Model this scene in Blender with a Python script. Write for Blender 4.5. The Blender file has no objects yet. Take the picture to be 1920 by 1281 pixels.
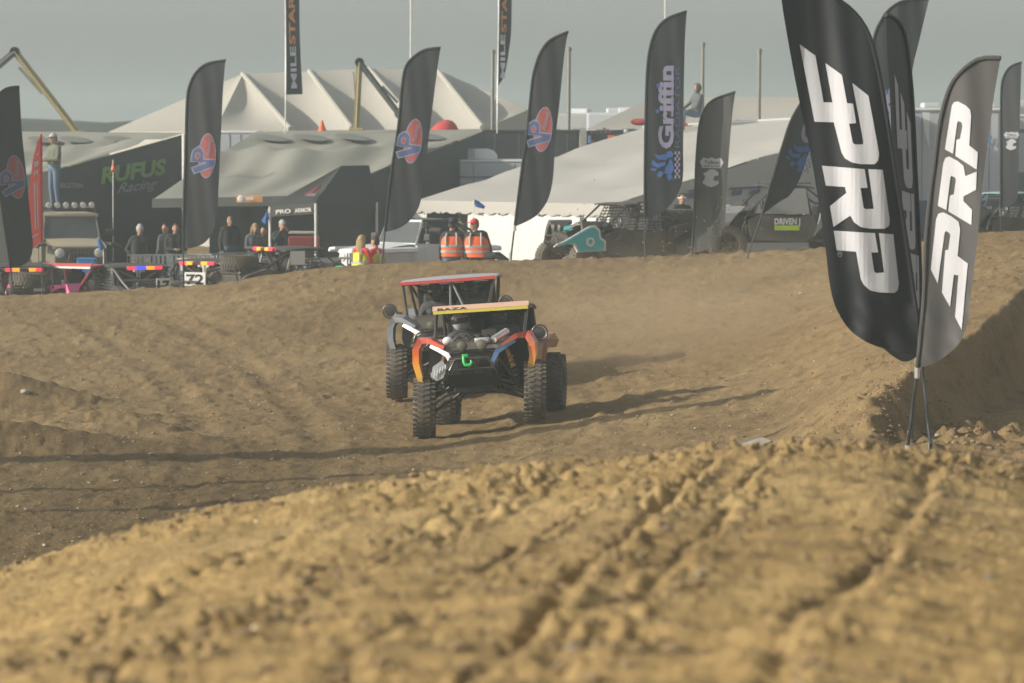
import bpy, bmesh, math, random
import numpy as np
from mathutils import Vector, Matrix, Euler

random.seed(7)
R = math.radians
scene = bpy.context.scene
COL = scene.collection

# ------------------------------------------------------------------ camera, sky, sun, exposure
F = 8280.0            # focal length in pixels of the 1920 px wide photograph
CZ = 4.6              # camera height over the track floor
HOR = 210.0           # row of the horizon
PITCH = math.atan((640.5 - HOR) / F)
cam = bpy.data.cameras.new('camera')
cam.sensor_width = 36.0
cam.lens = 36.0 * F / 1920.0
cam.clip_start = 0.5
cam.clip_end = 6000
cam.dof.use_dof = True
cam.dof.focus_distance = 60.0
cam.dof.aperture_fstop = 3.7
cam_o = bpy.data.objects.new('camera', cam)
COL.objects.link(cam_o)
cam_o.location = (0, 0, CZ)
cam_o.rotation_euler = (R(90) - PITCH, 0, 0)
scene.camera = cam_o

SUN_EL = R(23.0)
SUN_AZ = R(14.0)      # turned from due left towards the camera
S = Vector((-math.cos(SUN_EL) * math.cos(SUN_AZ), -math.cos(SUN_EL) * math.sin(SUN_AZ), math.sin(SUN_EL)))
sl = bpy.data.lights.new('sun', 'SUN')
sl.energy = 4.1
sl.angle = R(0.6)
sl.color = (1.0, 0.91, 0.78)
so = bpy.data.objects.new('sun', sl)
COL.objects.link(so)
so.rotation_euler = S.to_track_quat('Z', 'Y').to_euler()
so.location = (-40, 20, 40)

world = bpy.data.worlds.new('World')
scene.world = world
world.use_nodes = True
wn = world.node_tree
bg = wn.nodes['Background']
sky = wn.nodes.new('ShaderNodeTexSky')
sky.sky_type = 'NISHITA'
sky.sun_disc = False
sky.sun_elevation = SUN_EL
sky.sun_rotation = math.atan2(S.x, S.y)
sky.altitude = 300
sky.air_density = 1.0
sky.dust_density = 2.3
sky.ozone_density = 0.6
hs = wn.nodes.new('ShaderNodeHueSaturation')
hs.inputs['Saturation'].default_value = 0.25
wn.links.new(sky.outputs['Color'], hs.inputs['Color'])
wn.links.new(hs.outputs['Color'], bg.inputs['Color'])
bg.inputs['Strength'].default_value = 0.12

vs = scene.view_settings
vs.view_transform = 'Standard'
vs.look = 'None'
vs.exposure = 0.37
vs.gamma = 1.0
vs.use_curve_mapping = False
scene.render.engine = 'CYCLES'
cy = scene.cycles
cy.use_denoising = True
cy.max_bounces = 6
cy.diffuse_bounces = 3
cy.glossy_bounces = 3
cy.transmission_bounces = 4
cy.volume_bounces = 1
cy.transparent_max_bounces = 8
cy.sample_clamp_indirect = 6.0
cy.caustics_reflective = False
cy.caustics_refractive = False

# ------------------------------------------------------------------ pixel of the photograph -> point at depth D
_cp, _sp = math.cos(PITCH), math.sin(PITCH)
def P(px, py, D):
    x = (px - 960.0) / F
    yv = -(py - 640.5) / F
    dy = _cp + yv * _sp
    dz = -_sp + yv * _cp
    t = D / dy
    return Vector((x * t, D, CZ + dz * t))
def pxm(D):
    return F / D

# ------------------------------------------------------------------ materials
MATS = {}
def mat(name, col, rough=0.6, metal=0.0, var=0.12, scale=6.0, bump=0.0, bscale=40.0, dust=0.0, emit=None, estr=0.0, spec=0.4, trans=0.0):
    """procedural principled material: colour with noise variation, dust on it, fine bump"""
    if name in MATS:
        return MATS[name]
    m = bpy.data.materials.new(name)
    m.use_nodes = True
    nt = m.node_tree
    b = nt.nodes['Principled BSDF']
    b.inputs['Roughness'].default_value = rough
    b.inputs['Metallic'].default_value = metal
    b.inputs['Specular IOR Level'].default_value = spec
    tc = nt.nodes.new('ShaderNodeTexCoord')
    nz = nt.nodes.new('ShaderNodeTexNoise')
    nz.inputs['Scale'].default_value = scale
    nz.inputs['Detail'].default_value = 5
    nt.links.new(tc.outputs['Object'], nz.inputs['Vector'])
    mx = nt.nodes.new('ShaderNodeMix')
    mx.data_type = 'RGBA'
    c = Vector(col[:3])
    mx.inputs[6].default_value = (*(c * (1 - var)), 1)
    mx.inputs[7].default_value = (*[min(1, q) for q in c * (1 + var)], 1)
    nt.links.new(nz.outputs['Fac'], mx.inputs[0])
    out = mx.outputs[2]
    if dust > 0:
        n2 = nt.nodes.new('ShaderNodeTexNoise')
        n2.inputs['Scale'].default_value = 3.0
        n2.inputs['Detail'].default_value = 6
        nt.links.new(tc.outputs['Object'], n2.inputs['Vector'])
        mr = nt.nodes.new('ShaderNodeMapRange')
        mr.inputs['From Min'].default_value = 0.35
        mr.inputs['From Max'].default_value = 0.75
        mr.inputs['To Min'].default_value = dust * 0.5
        mr.inputs['To Max'].default_value = min(1, dust * 1.5)
        nt.links.new(n2.outputs['Fac'], mr.inputs['Value'])
        m2 = nt.nodes.new('ShaderNodeMix')
        m2.data_type = 'RGBA'
        m2.inputs[7].default_value = (0.30, 0.235, 0.15, 1)
        nt.links.new(mr.outputs['Result'], m2.inputs[0])
        nt.links.new(out, m2.inputs[6])
        out = m2.outputs[2]
    nt.links.new(out, b.inputs['Base Color'])
    if bump > 0:
        n3 = nt.nodes.new('ShaderNodeTexNoise')
        n3.inputs['Scale'].default_value = bscale
        n3.inputs['Detail'].default_value = 4
        nt.links.new(tc.outputs['Object'], n3.inputs['Vector'])
        bp = nt.nodes.new('ShaderNodeBump')
        bp.inputs['Strength'].default_value = bump
        bp.inputs['Distance'].default_value = 0.02
        nt.links.new(n3.outputs['Fac'], bp.inputs['Height'])
        nt.links.new(bp.outputs['Normal'], b.inputs['Normal'])
    if emit:
        b.inputs['Emission Color'].default_value = (*emit, 1)
        b.inputs['Emission Strength'].default_value = estr
    if trans > 0:
        tr = nt.nodes.new('ShaderNodeBsdfTranslucent')
        nt.links.new(out, tr.inputs['Color'])
        ms = nt.nodes.new('ShaderNodeMixShader')
        ms.inputs[0].default_value = trans
        nt.links.new(b.outputs[0], ms.inputs[1])
        nt.links.new(tr.outputs[0], ms.inputs[2])
        nt.links.new(ms.outputs[0], nt.nodes['Material Output'].inputs['Surface'])
    MATS[name] = m
    return m

# ------------------------------------------------------------------ mesh builder
class MB:
    def __init__(s):
        s.v = []; s.f = []; s.mi = []
    def add(s, vs, fs, mi=0):
        o = len(s.v)
        s.v += [tuple(p) for p in vs]
        s.f += [tuple(o + i for i in f) for f in fs]
        s.mi += [mi] * len(fs)
        return s
    def box(s, c, sz, rot=None, mi=0, top=1.0):
        hx, hy, hz = sz[0] / 2, sz[1] / 2, sz[2] / 2
        vs = [Vector((x * hx * (top if z > 0 else 1), y * hy * (top if z > 0 else 1), z * hz)) for z in (-1, 1) for x, y in ((-1, -1), (1, -1), (1, 1), (-1, 1))]
        if rot is not None:
            E = Euler(rot).to_matrix()
            vs = [E @ v for v in vs]
        c = Vector(c)
        return s.add([v + c for v in vs], [(3, 2, 1, 0), (4, 5, 6, 7), (0, 1, 5, 4), (1, 2, 6, 5), (2, 3, 7, 6), (3, 0, 4, 7)], mi)
    def rbox(s, c, sz, b=0.02, rot=None, mi=0):
        """box with chamfered edges"""
        bm = bmesh.new()
        bmesh.ops.create_cube(bm, size=1)
        for v in bm.verts:
            v.co = Vector((v.co.x * sz[0], v.co.y * sz[1], v.co.z * sz[2]))
        b = min(b, min(sz) * 0.45)
        bmesh.ops.bevel(bm, geom=list(bm.edges), offset=b, segments=2, affect='EDGES', profile=0.5)
        E = Euler(rot).to_matrix() if rot is not None else Matrix.Identity(3)
        c = Vector(c)
        bm.verts.ensure_lookup_table()
        vs = [E @ v.co + c for v in bm.verts]
        fs = [[v.index for v in f.verts] for f in bm.faces]
        bm.free()
        return s.add(vs, fs, mi)
    def tube(s, pts, r, n=8, closed=False, mi=0):
        pts = [Vector(p) for p in pts]
        N = len(pts)
        rr = r if isinstance(r, (list, tuple)) else [r] * N
        vs = []; ref = None
        for i, p in enumerate(pts):
            if closed:
                t = pts[(i + 1) % N] - pts[i - 1]
            else:
                t = pts[min(i + 1, N - 1)] - pts[max(i - 1, 0)]
            t.normalize()
            if ref is None or abs(ref.dot(t)) > 0.98:
                ref = Vector((0, 0, 1)) if abs(t.z) < 0.9 else Vector((1, 0, 0))
            a = t.cross(ref).normalized()
            b = a.cross(t).normalized()
            ref = b
            for k in range(n):
                th = 2 * math.pi * k / n
                vs.append(p + (a * math.cos(th) + b * math.sin(th)) * rr[i])
        fs = []
        for i in range(N if closed else N - 1):
            j = (i + 1) % N
            for k in range(n):
                k2 = (k + 1) % n
                fs.append((i * n + k, i * n + k2, j * n + k2, j * n + k))
        if not closed:
            fs.append(tuple(range(n))[::-1])
            fs.append(tuple((N - 1) * n + k for k in range(n)))
        return s.add(vs, fs, mi)
    def lathe(s, prof, c=(0, 0, 0), axis='Z', n=24, mi=0, cap=True):
        """prof: (radius, height) along axis"""
        c = Vector(c); vs = []
        for r, h in prof:
            for k in range(n):
                th = 2 * math.pi * k / n
                a, b = r * math.cos(th), r * math.sin(th)
                vs.append(c + (Vector((a, b, h)) if axis == 'Z' else Vector((h, a, b)) if axis == 'X' else Vector((b, h, a))))
        fs = []
        for i in range(len(prof) - 1):
            for k in range(n):
                k2 = (k + 1) % n
                fs.append((i * n + k, i * n + k2, (i + 1) * n + k2, (i + 1) * n + k))
        if cap:
            fs.append(tuple(range(n))[::-1])
            fs.append(tuple((len(prof) - 1) * n + k for k in range(n)))
        return s.add(vs, fs, mi)
    def ell(s, c, rad, n=14, m=9, mi=0, rot=None):
        c = Vector(c); vs = []
        E = Euler(rot).to_matrix() if rot is not None else None
        for j in range(1, m):
            ph = math.pi * j / m
            for k in range(n):
                th = 2 * math.pi * k / n
                v = Vector((rad[0] * math.sin(ph) * math.cos(th), rad[1] * math.sin(ph) * math.sin(th), rad[2] * math.cos(ph)))
                vs.append(c + (E @ v if E else v))
        zt = Vector((0, 0, rad[2])); 
        if E: zt = E @ zt
        vs += [c + zt, c - zt]
        top, bot = len(vs) - 2, len(vs) - 1
        fs = []
        for j in range(m - 2):
            for k in range(n):
                k2 = (k + 1) % n
                fs.append((j * n + k, (j + 1) * n + k, (j + 1) * n + k2, j * n + k2))
        for k in range(n):
            fs.append((top, k, (k + 1) % n))
            fs.append((bot, (m - 2) * n + (k + 1) % n, (m - 2) * n + k))
        return s.add(vs, fs, mi)
    def prism(s, poly, off, mi=0):
        """3-D polygon extruded by the vector off"""
        poly = [Vector(p) for p in poly]; off = Vector(off); n = len(poly)
        fs = [tuple(range(n))[::-1], tuple(range(n, 2 * n))] + [(i, (i + 1) % n, n + (i + 1) % n, n + i) for i in range(n)]
        return s.add(poly + [p + off for p in poly], fs, mi)
    def slab(s, quad, th, mi=0):
        q = [Vector(p) for p in quad]
        nrm = (q[1] - q[0]).cross(q[2] - q[0]).normalized()
        return s.prism(q, nrm * th, mi)
    def grid(s, rows, mi=0):
        nr, nc = len(rows), len(rows[0])
        vs = [p for r in rows for p in r]
        fs = [(i * nc + j, i * nc + j + 1, (i + 1) * nc + j + 1, (i + 1) * nc + j) for i in range(nr - 1) for j in range(nc - 1)]
        return s.add(vs, fs, mi)
    def capsule(s, a, b, ra, rb, n=10, mi=0):
        a, b = Vector(a), Vector(b)
        t = (b - a); L = t.length; t.normalize()
        pts = [a - t * ra * 0.92, a - t * ra * 0.6, a, b, b + t * rb * 0.6, b + t * rb * 0.92]
        return s.tube(pts, [ra * 0.35, ra * 0.8, ra, rb, rb * 0.8, rb * 0.35], n, mi=mi)
    def mesh(s, name, mats, smooth=False):
        me = bpy.data.meshes.new(name)
        me.from_pydata(s.v, [], s.f)
        for m in (mats if isinstance(mats, (list, tuple)) else [mats]):
            me.materials.append(m)
        if isinstance(mats, (list, tuple)) and len(mats) > 1:
            me.polygons.foreach_set('material_index', s.mi)
        if smooth:
            me.polygons.foreach_set('use_smooth', [True] * len(me.polygons))
            try:
                me.set_sharp_from_angle(angle=R(40))
            except Exception:
                pass
        me.update()
        return me
    def obj(s, name, mats, parent=None, smooth=False, label=None):
        bm = bmesh.new()
        me = s.mesh(name, mats, smooth)
        bm.from_mesh(me)
        bmesh.ops.recalc_face_normals(bm, faces=list(bm.faces))
        bm.to_mesh(me); bm.free()
        return link(name, me, parent, label)

def link(name, data, parent=None, label=None):
    o = bpy.data.objects.new(name, data)
    COL.objects.link(o)
    if parent is not None:
        o.parent = parent
    if label:
        o['label'] = label
    return o
def tag(o, label, cat, group=None, kind=None):
    if label: o['label'] = label
    if cat: o['category'] = cat
    if group: o['group'] = group
    if kind: o['kind'] = kind
    return o
def thing(name, label, cat, loc=(0, 0, 0), rot=(0, 0, 0), group=None, scale=None):
    o = link(name, None)
    o.empty_display_size = 0.2
    o.location = loc
    o.rotation_euler = rot
    if scale: o.scale = (scale,) * 3
    return tag(o, label, cat, group)
def sub(name, parent):
    o = link(name, None, parent)
    o.empty_display_size = 0.1
    return o
def copy_tree(o, parent=None):
    c = o.copy()
    COL.objects.link(c)
    c.parent = parent
    for ch in o.children:
        copy_tree(ch, c)
    return c

# ------------------------------------------------------------------ flat lettering as mesh (verts in 2-D units)
def text_poly(txt, size=1.0, bold=0.0, shear=0.0, space=1.0):
    """returns (verts2d, faces) of a word set in the built-in font; the word's lower left is 0,0 and its cap height is size"""
    cu = bpy.data.curves.new('word', 'FONT')
    cu.body = txt
    cu.size = 1.0
    cu.offset = bold
    cu.shear = shear
    cu.space_character = space
    cu.resolution_u = 3
    o = bpy.data.objects.new('word', cu)
    me = bpy.data.meshes.new_from_object(o)
    vs = [(v.co.x, v.co.y) for v in me.vertices]
    fs = [tuple(p.vertices) for p in me.polygons]
    bpy.data.meshes.remove(me); bpy.data.objects.remove(o); bpy.data.curves.remove(cu)
    x0 = min(v[0] for v in vs); k = size / 0.72
    return [((x - x0) * k, y * k) for x, y in vs], fs
def poly_mesh(polys):
    vs, fs = [], []
    for p in polys:
        o = len(vs); vs += list(p); fs.append(tuple(range(o, o + len(p))))
    return vs, fs
def ellipse(cx, cy, rx, ry, rot=0, n=28):
    c, s_ = math.cos(rot), math.sin(rot)
    return [(cx + rx * math.cos(t) * c - ry * math.sin(t) * s_, cy + rx * math.cos(t) * s_ + ry * math.sin(t) * c) for t in [2 * math.pi * k / n for k in range(n)]]
def map_flat(vs2, fs, fn, step=None):
    """triangulate 2-D shapes, cut them along a lattice of the given step and map every vertex with fn(x, y)"""
    bm = bmesh.new()
    bv = [bm.verts.new((x, y, 0)) for x, y in vs2]
    for f in fs:
        try: bm.faces.new([bv[i] for i in f])
        except ValueError: pass
    bm.normal_update()
    bmesh.ops.triangulate(bm, faces=list(bm.faces))
    if step:
        for ax in (0, 1):
            lo = min(v.co[ax] for v in bm.verts); hi = max(v.co[ax] for v in bm.verts)
            k = math.ceil(lo / step)
            while k * step < hi:
                co = [0, 0, 0]; no = [0, 0, 0]; co[ax] = k * step; no[ax] = 1
                bmesh.ops.bisect_plane(bm, geom=list(bm.verts) + list(bm.edges) + list(bm.faces), plane_co=co, plane_no=no)
                k += 1
    bm.verts.ensure_lookup_table(); bm.verts.index_update()
    out = [fn(v.co.x, v.co.y) for v in bm.verts]
    of = [[v.index for v in f.verts] for f in bm.faces]
    bm.free()
    return out, of
# ------------------------------------------------------------------ noise (numpy)
def _hash(ix, iy, seed):
    h = (ix.astype(np.int64) * 374761393 + iy.astype(np.int64) * 668265263 + seed * 1442695041) & 0xFFFFFFFF
    h = ((h ^ (h >> 13)) * 1274126177) & 0xFFFFFFFF
    return ((h ^ (h >> 16)) & 0xFFFF) / 65535.0
def vnoise(x, y, seed=0):
    ix, iy = np.floor(x), np.floor(y)
    fx, fy = x - ix, y - iy
    u = fx * fx * fx * (fx * (fx * 6 - 15) + 10); v = fy * fy * fy * (fy * (fy * 6 - 15) + 10)
    a = _hash(ix, iy, seed); b = _hash(ix + 1, iy, seed); c = _hash(ix, iy + 1, seed); d = _hash(ix + 1, iy + 1, seed)
    return (a + (b - a) * u) * (1 - v) + (c + (d - c) * u) * v - 0.5
def fbm(x, y, seed=0, oct=4, gain=0.5):
    t = 0; a = 1.0
    for k in range(oct):
        t = t + a * vnoise(x * 2 ** k + 17.3 * k, y * 2 ** k + 5.1 * k, seed + k)
        a *= gain
    return t
def cells(x, y, seed=0):
    """distance to the nearest of scattered points: rounded clods"""
    ix, iy = np.floor(x), np.floor(y)
    best = np.full(x.shape, 9.0); hid = np.zeros(x.shape)
    for dx in (-1, 0, 1):
        for dy in (-1, 0, 1):
            jx, jy = ix + dx, iy + dy
            ox = jx + _hash(jx, jy, seed); oy = jy + _hash(jx, jy, seed + 51)
            d = (x - ox) ** 2 + (y - oy) ** 2
            r = _hash(jx, jy, seed + 97)
            hid = np.where(d < best, r, hid); best = np.minimum(best, d)
    return np.sqrt(best), hid
def sstep(a, b, x):
    t = np.clip((x - a) / (b - a), 0, 1)
    return t * t * (3 - 2 * t)

# ------------------------------------------------------------------ the lie of the land: heights (below the eye) by direction and distance
T_PX = np.array([-900, -200, 0, 300, 600, 800, 960, 1200, 1450, 1650, 1800, 1920, 2200, 2900], float)
T = {
    6:   [-1.75] * 14,
    13:  [-2.1, -1.95, -1.88, -1.80, -1.74, -1.70, -1.68, -1.66, -1.66, -1.68, -1.72, -1.75, -1.8, -1.9],
    20:  [-2.8, -2.45, -2.33, -2.15, -2.02, -1.96, -1.92, -1.88, -1.86, -1.87, -1.92, -1.95, -2.0, -2.1],
    28:  [-3.6, -3.2, -2.96, -2.63, -2.44, -2.355, -2.30, -2.23, -2.15, -2.18, -2.26, -2.33, -2.6, -2.9],
    33:  [-4.1, -3.8, -3.6, -3.3, -3.05, -2.95, -2.9, -2.83, -2.75, -2.75, -2.8, -2.85, -3.0, -3.2],
    42:  [-4.7, -4.7, -4.7, -4.7, -4.65, -4.6, -4.5, -4.35, -4.0, -3.75, -3.68, -3.66, -3.6, -3.5],
    47:  [-4.68, -4.68, -4.68, -4.68, -4.62, -4.56, -4.48, -4.25, -3.9, -3.68, -3.67, -3.66, -3.6, -3.5],
    50:  [-4.6, -4.64, -4.64, -4.64, -4.57, -4.51, -4.43, -4.22, -3.88, -3.2, -2.88, -2.8, -2.75, -2.7],
    53:  [-4.5, -4.6, -4.6, -4.6, -4.52, -4.46, -4.38, -4.18, -3.92, -3.2, -2.86, -2.78, -2.65, -2.5],
    60:  [-4.3, -4.40, -4.42, -4.46, -4.48, -4.432, -4.27, -4.02, -3.75, -3.13, -2.68, -2.50, -2.3, -2.2],
    64:  [-4.3, -4.42, -4.44, -4.46, -4.5, -4.47, -4.32, -4.05, -3.68, -2.98, -2.5, -2.32, -2.1, -2.0],
    68:  [-4.3, -4.42, -4.44, -4.42, -4.4, -4.34, -4.22, -3.92, -3.5, -2.83, -2.38, -2.2, -2.0, -1.9],
    75:  [-4.1, -4.25, -4.25, -4.2, -4.1, -3.98, -3.88, -3.6, -3.25, -2.72, -2.2, -2.05, -1.95, -1.9],
    82:  [-3.8, -3.95, -3.9, -3.82, -3.55, -3.42, -3.36, -3.2, -2.95, -2.6, -2.32, -2.25, -2.2, -2.1],
    88:  [-3.7, -3.72, -3.68, -3.52, -3.14, -3.0, -2.97, -2.94, -2.78, -2.68, -2.6, -2.55, -2.5, -2.4],
    92:  [-4.3, -4.3, -4.3, -4.15, -3.6, -3.35, -3.3, -3.2, -3.0, -2.95, -2.9, -2.9, -2.9, -2.9],
    98:  [-5.0, -5.0, -5.0, -4.95, -4.6, -4.15, -4.1, -3.6, -3.36, -3.4, -3.4, -3.4, -3.4, -3.4],
    104: [-4.5, -4.5, -4.5, -4.45, -4.35, -4.2, -4.1, -3.7, -3.5, -3.5, -3.5, -3.5, -3.5, -3.5],
    112: [-4.4, -4.4, -4.4, -4.35, -4.3, -4.2, -4.1, -3.8, -3.6, -3.6, -3.6, -3.6, -3.6, -3.6],
    300: [-4.6] * 14,
    2500: [-4.6] * 14,
}
T_D = np.array(sorted(T), float)
T_Z = np.array([T[int(d)] for d in T_D])

def pchip_w(xk, x):
    """monotone cubic along one axis: returns index and hermite basis"""
    i = np.clip(np.searchsorted(xk, x) - 1, 0, len(xk) - 2)
    h = xk[i + 1] - xk[i]
    t = np.clip((x - xk[i]) / h, 0, 1)
    return i, h, t
def slopes(xk, yk):
    h = np.diff(xk)[:, None]; d = np.diff(yk, axis=0) / h
    m = np.zeros_like(yk)
    m[0], m[-1] = d[0], d[-1]
    w1 = 2 * h[1:] + h[:-1]; w2 = h[1:] + 2 * h[:-1]
    same = d[1:] * d[:-1] > 0
    with np.errstate(divide='ignore', invalid='ignore'):
        hm = (w1 + w2) / (w1 / d[:-1] + w2 / d[1:])
    m[1:-1] = np.where(same, hm, 0)
    return m
M_D = slopes(T_D, T_Z)
def base_height(X, Y):
    Y = np.maximum(Y, 6.0)
    px = 960 + X / Y * F
    i, h, t = pchip_w(T_D, Y)
    def col(c):
        y0, y1, m0, m1 = T_Z[i, c], T_Z[i + 1, c], M_D[i, c], M_D[i + 1, c]
        t2, t3 = t * t, t * t * t
        return (2 * t3 - 3 * t2 + 1) * y0 + (t3 - 2 * t2 + t) * h * m0 + (-2 * t3 + 3 * t2) * y1 + (t3 - t2) * h * m1
    j, hh, u = pchip_w(T_PX, px)
    n = len(T_PX)
    c0, c1, c2, c3 = col(np.maximum(j - 1, 0)), col(j), col(j + 1), col(np.minimum(j + 2, n - 1))
    xm = T_PX
    m1 = (c2 - c0) / (xm[j + 1] - xm[np.maximum(j - 1, 0)]) * hh
    m2 = (c3 - c1) / (xm[np.minimum(j + 2, n - 1)] - xm[j]) * hh
    u2, u3 = u * u, u * u * u
    z = (2 * u3 - 3 * u2 + 1) * c1 + (u3 - 2 * u2 + u) * m1 + (-2 * u3 + 3 * u2) * c2 + (u3 - u2) * m2
    # cut bank: to the right of a line the ground drops to a lower floor
    ax, ay, bx, by = 3.9, 48.5, 6.75, 60.0
    L = math.hypot(bx - ax, by - ay)
    s_ = ((X - ax) * (by - ay) - (Y - ay) * (bx - ax)) / L
    s_ = s_ + 0.22 * fbm(X * 0.9, Y * 0.5, 77, 3)
    fl = -3.72 + 0.012 * (Y - 47)
    w = sstep(0.0, 0.6, s_) * sstep(46.5, 49, Y) * (1 - sstep(64, 72, Y))
    z = z + (np.minimum(z, fl) - z) * w
    # worn ledges on the left of the track
    for (gx, gy, sx, sy, gh) in ((-7.9, 66.8, 1.5, 0.9, 0.50), (-7.2, 58.9, 1.7, 0.7, 0.34), (-5.3, 61.8, 0.6, 0.7, 0.16), (-4.3, 59.6, 0.45, 0.4, 0.10), (-3.4, 61.0, 0.35, 0.4, 0.08), (-5.9, 63.5, 0.8, 0.6, 0.14)):
        z = z + gh * np.exp(-((X - gx) / sx) ** 2 - ((Y - gy) / sy) ** 2)
    return z + CZ
FURROWS = ((-2.0, 0.125, 0.07, 0.10), (-1.22, 0.115, 0.055, 0.10), (-0.95, 0.115, 0.03, 0.035), (0.02, 0.105, 0.05, 0.10), (0.34, 0.11, 0.035, 0.05), (1.05, 0.135, 0.05, 0.07), (-0.42, 0.11, 0.03, 0.04))
def furrow_wobble(X, Y): return 0.14 * fbm(X * 0.9, Y * 0.35, 71, 3)
def detail(X, Y):
    near = 1 - sstep(31, 38, Y)
    far = 1 - sstep(95, 130, Y)
    z = 0.05 * fbm(X * 0.35, Y * 0.25, 3, 3) * far * sstep(31, 40, Y)
    mid = sstep(31, 40, Y)
    z = z + (0.030 * fbm(X * 1.6, Y * 1.1, 11, 3) + (0.016 + 0.009 * mid) * fbm(X * 5, Y * 2.6, 23, 4, 0.62)) * far
    for (xa, yb, c_) in ((-0.2, 0.045, 0.0006), (1.5, 0.045, 0.0006), (-2.6, 0.07, 0.0012), (-4.2, 0.07, 0.0012)):
        dd = X - (xa - yb * (Y - 60) - c_ * (Y - 60) ** 2 * 4) - 0.10 * fbm(Y * 0.5, X * 0.1, 43, 2)
        z = z + far * mid * (1 - sstep(80, 86, Y)) * (-0.022 * np.exp(-(dd / 0.20) ** 2) + 0.012 * np.exp(-((np.abs(dd) - 0.36) / 0.12) ** 2)) * (0.5 + np.clip(vnoise(X * .4, Y * .3, 47) + .4, 0, 1))
    # clods on the open track
    c1, h1 = cells(X * 2.6, Y * 1.6, 5)
    z = z + 0.05 * np.clip(0.30 - c1, 0, 1) * (h1 > 0.55) * far * (0.5 + 1.0 * (fbm(X * 0.5, Y * 0.3, 31, 2) > 0.1)) * (1 - near) * 2
    # rough clods at the foot of the cut bank and along the crest
    rough = np.exp(-((X - 4.7) / 1.6) ** 2 - ((Y - 49.6) / 2.4) ** 2) + 0.8 * np.exp(-((X - 6.4) / 1.2) ** 2 - ((Y - 49.5) / 2.0) ** 2)
    rough = rough + 0.45 * np.exp(-((X + 6.6) / 1.8) ** 2 - ((Y - 62) / 5.0) ** 2)
    rough = rough + 0.5 * np.exp(-((Y - 88) / 1.6) ** 2) * (0.3 + 0.7 * sstep(-1, 2, X))
    c2, h2 = cells(X * 3.2, Y * 2.2, 9)
    z = z + rough * (0.20 * np.clip(0.55 - c2, 0, 1) * (h2 > 0.35) + 0.07 * fbm(X * 4, Y * 2.4, 41, 3))
    # small ruts worn along the left, tyre chatter at the crest
    z = z + 0.05 * np.exp(-((Y - 79.5 - 0.12 * X) / 0.7) ** 2) * np.abs(vnoise(X * 3, Y * 1.5, 63)) * (X < -1)
    z = z - 0.03 * np.exp(-((Y - 57 - 0.35 * (X + 4)) / 0.35) ** 2) * (vnoise(X * 1.4, Y, 65) + 0.3) * (X < 0)
    # --- the mound in front: tracked by a machine; furrows run away, cleat bars across
    wob = furrow_wobble(X, Y)
    f = 0; rub = 0
    for (x0, sl, wd, dp) in FURROWS:
        d = X - (x0 + sl * (Y - 15.0)) - wob
        rub = rub + np.exp(-((d - 0.05) / 0.19) ** 2) * min(1.0, dp / 0.07)
        brk = 0.25 + 1.2 * np.clip(fbm(X * 1.3, Y * 0.9, int(abs(x0) * 100), 3) + 0.35, 0, 1)
        f = f - 0.62 * dp * brk * np.exp(-(d / wd) ** 2) + 0.28 * dp * brk * np.exp(-((d - 2.0 * wd) / wd) ** 2)
    g = np.sin(2 * math.pi * (Y * 1.55 + 0.5 * X + 1.1 * fbm(X * 0.8, Y * 0.6, 81, 3)))
    ph_ = (Y * 1.75 + 0.75 * X + 0.4 * fbm(X * 0.8, Y * 0.6, 81, 3)) % 1.0
    bars = (0.075 * (1 - ph_) ** 1.2 * sstep(0.0, 0.12, ph_) - 0.03) * (0.25 + np.clip(fbm(X * 0.55, Y * 0.35, 85, 2) + 0.55, 0, 1))
    c3, h3 = cells(X * 4.2, Y * 2.6, 15)
    rub = 0.12 + 1.1 * np.clip(rub * (0.45 + 1.6 * np.clip(fbm(X * 0.9, Y * 0.5, 111, 3) + 0.3, 0, 1)), 0, 1) + 1.3 * np.exp(-((Y - 27.0) / 2.2) ** 2) * (fbm(X * 0.8, Y * .4, 113, 2) + .5)
    clod = 0.11 * rub * np.clip(0.42 - c3, 0, 1) * (h3 > 0.45) * np.clip(0.5 + 1.8 * fbm(X * 0.7, Y * 0.45, 91, 3), 0.08, 1.4)
    c4, h4 = cells(X * 9, Y * 6, 19)
    crumb = 0.095 * rub * np.clip(0.45 - c4, 0, 1) * (h4 > 0.4) * np.clip(0.55 + 1.6 * fbm(X * 0.9, Y * 0.6, 93, 2), 0.1, 1.4)
    lumps = 0.04 * fbm(X * 1.1, Y * 0.55, 95, 3) + 0.026 * fbm(X * 4.5, Y * 2.2, 99, 4, 0.6)
    edge = 0.06 * np.exp(-((Y - 27.6) / 1.3) ** 2) * (fbm(X * 2.6, Y * 1.2, 101, 3) + 0.2)
    z = z + near * sstep(5, 9, Y) * (f + bars + clod + crumb + lumps + edge)
    return z
def gz(x, y):
    """ground height for setting a thing down"""
    a, b = np.array([float(x)]), np.array([float(y)])
    return float(base_height(a, b)[0] + detail(a, b)[0])

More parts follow.
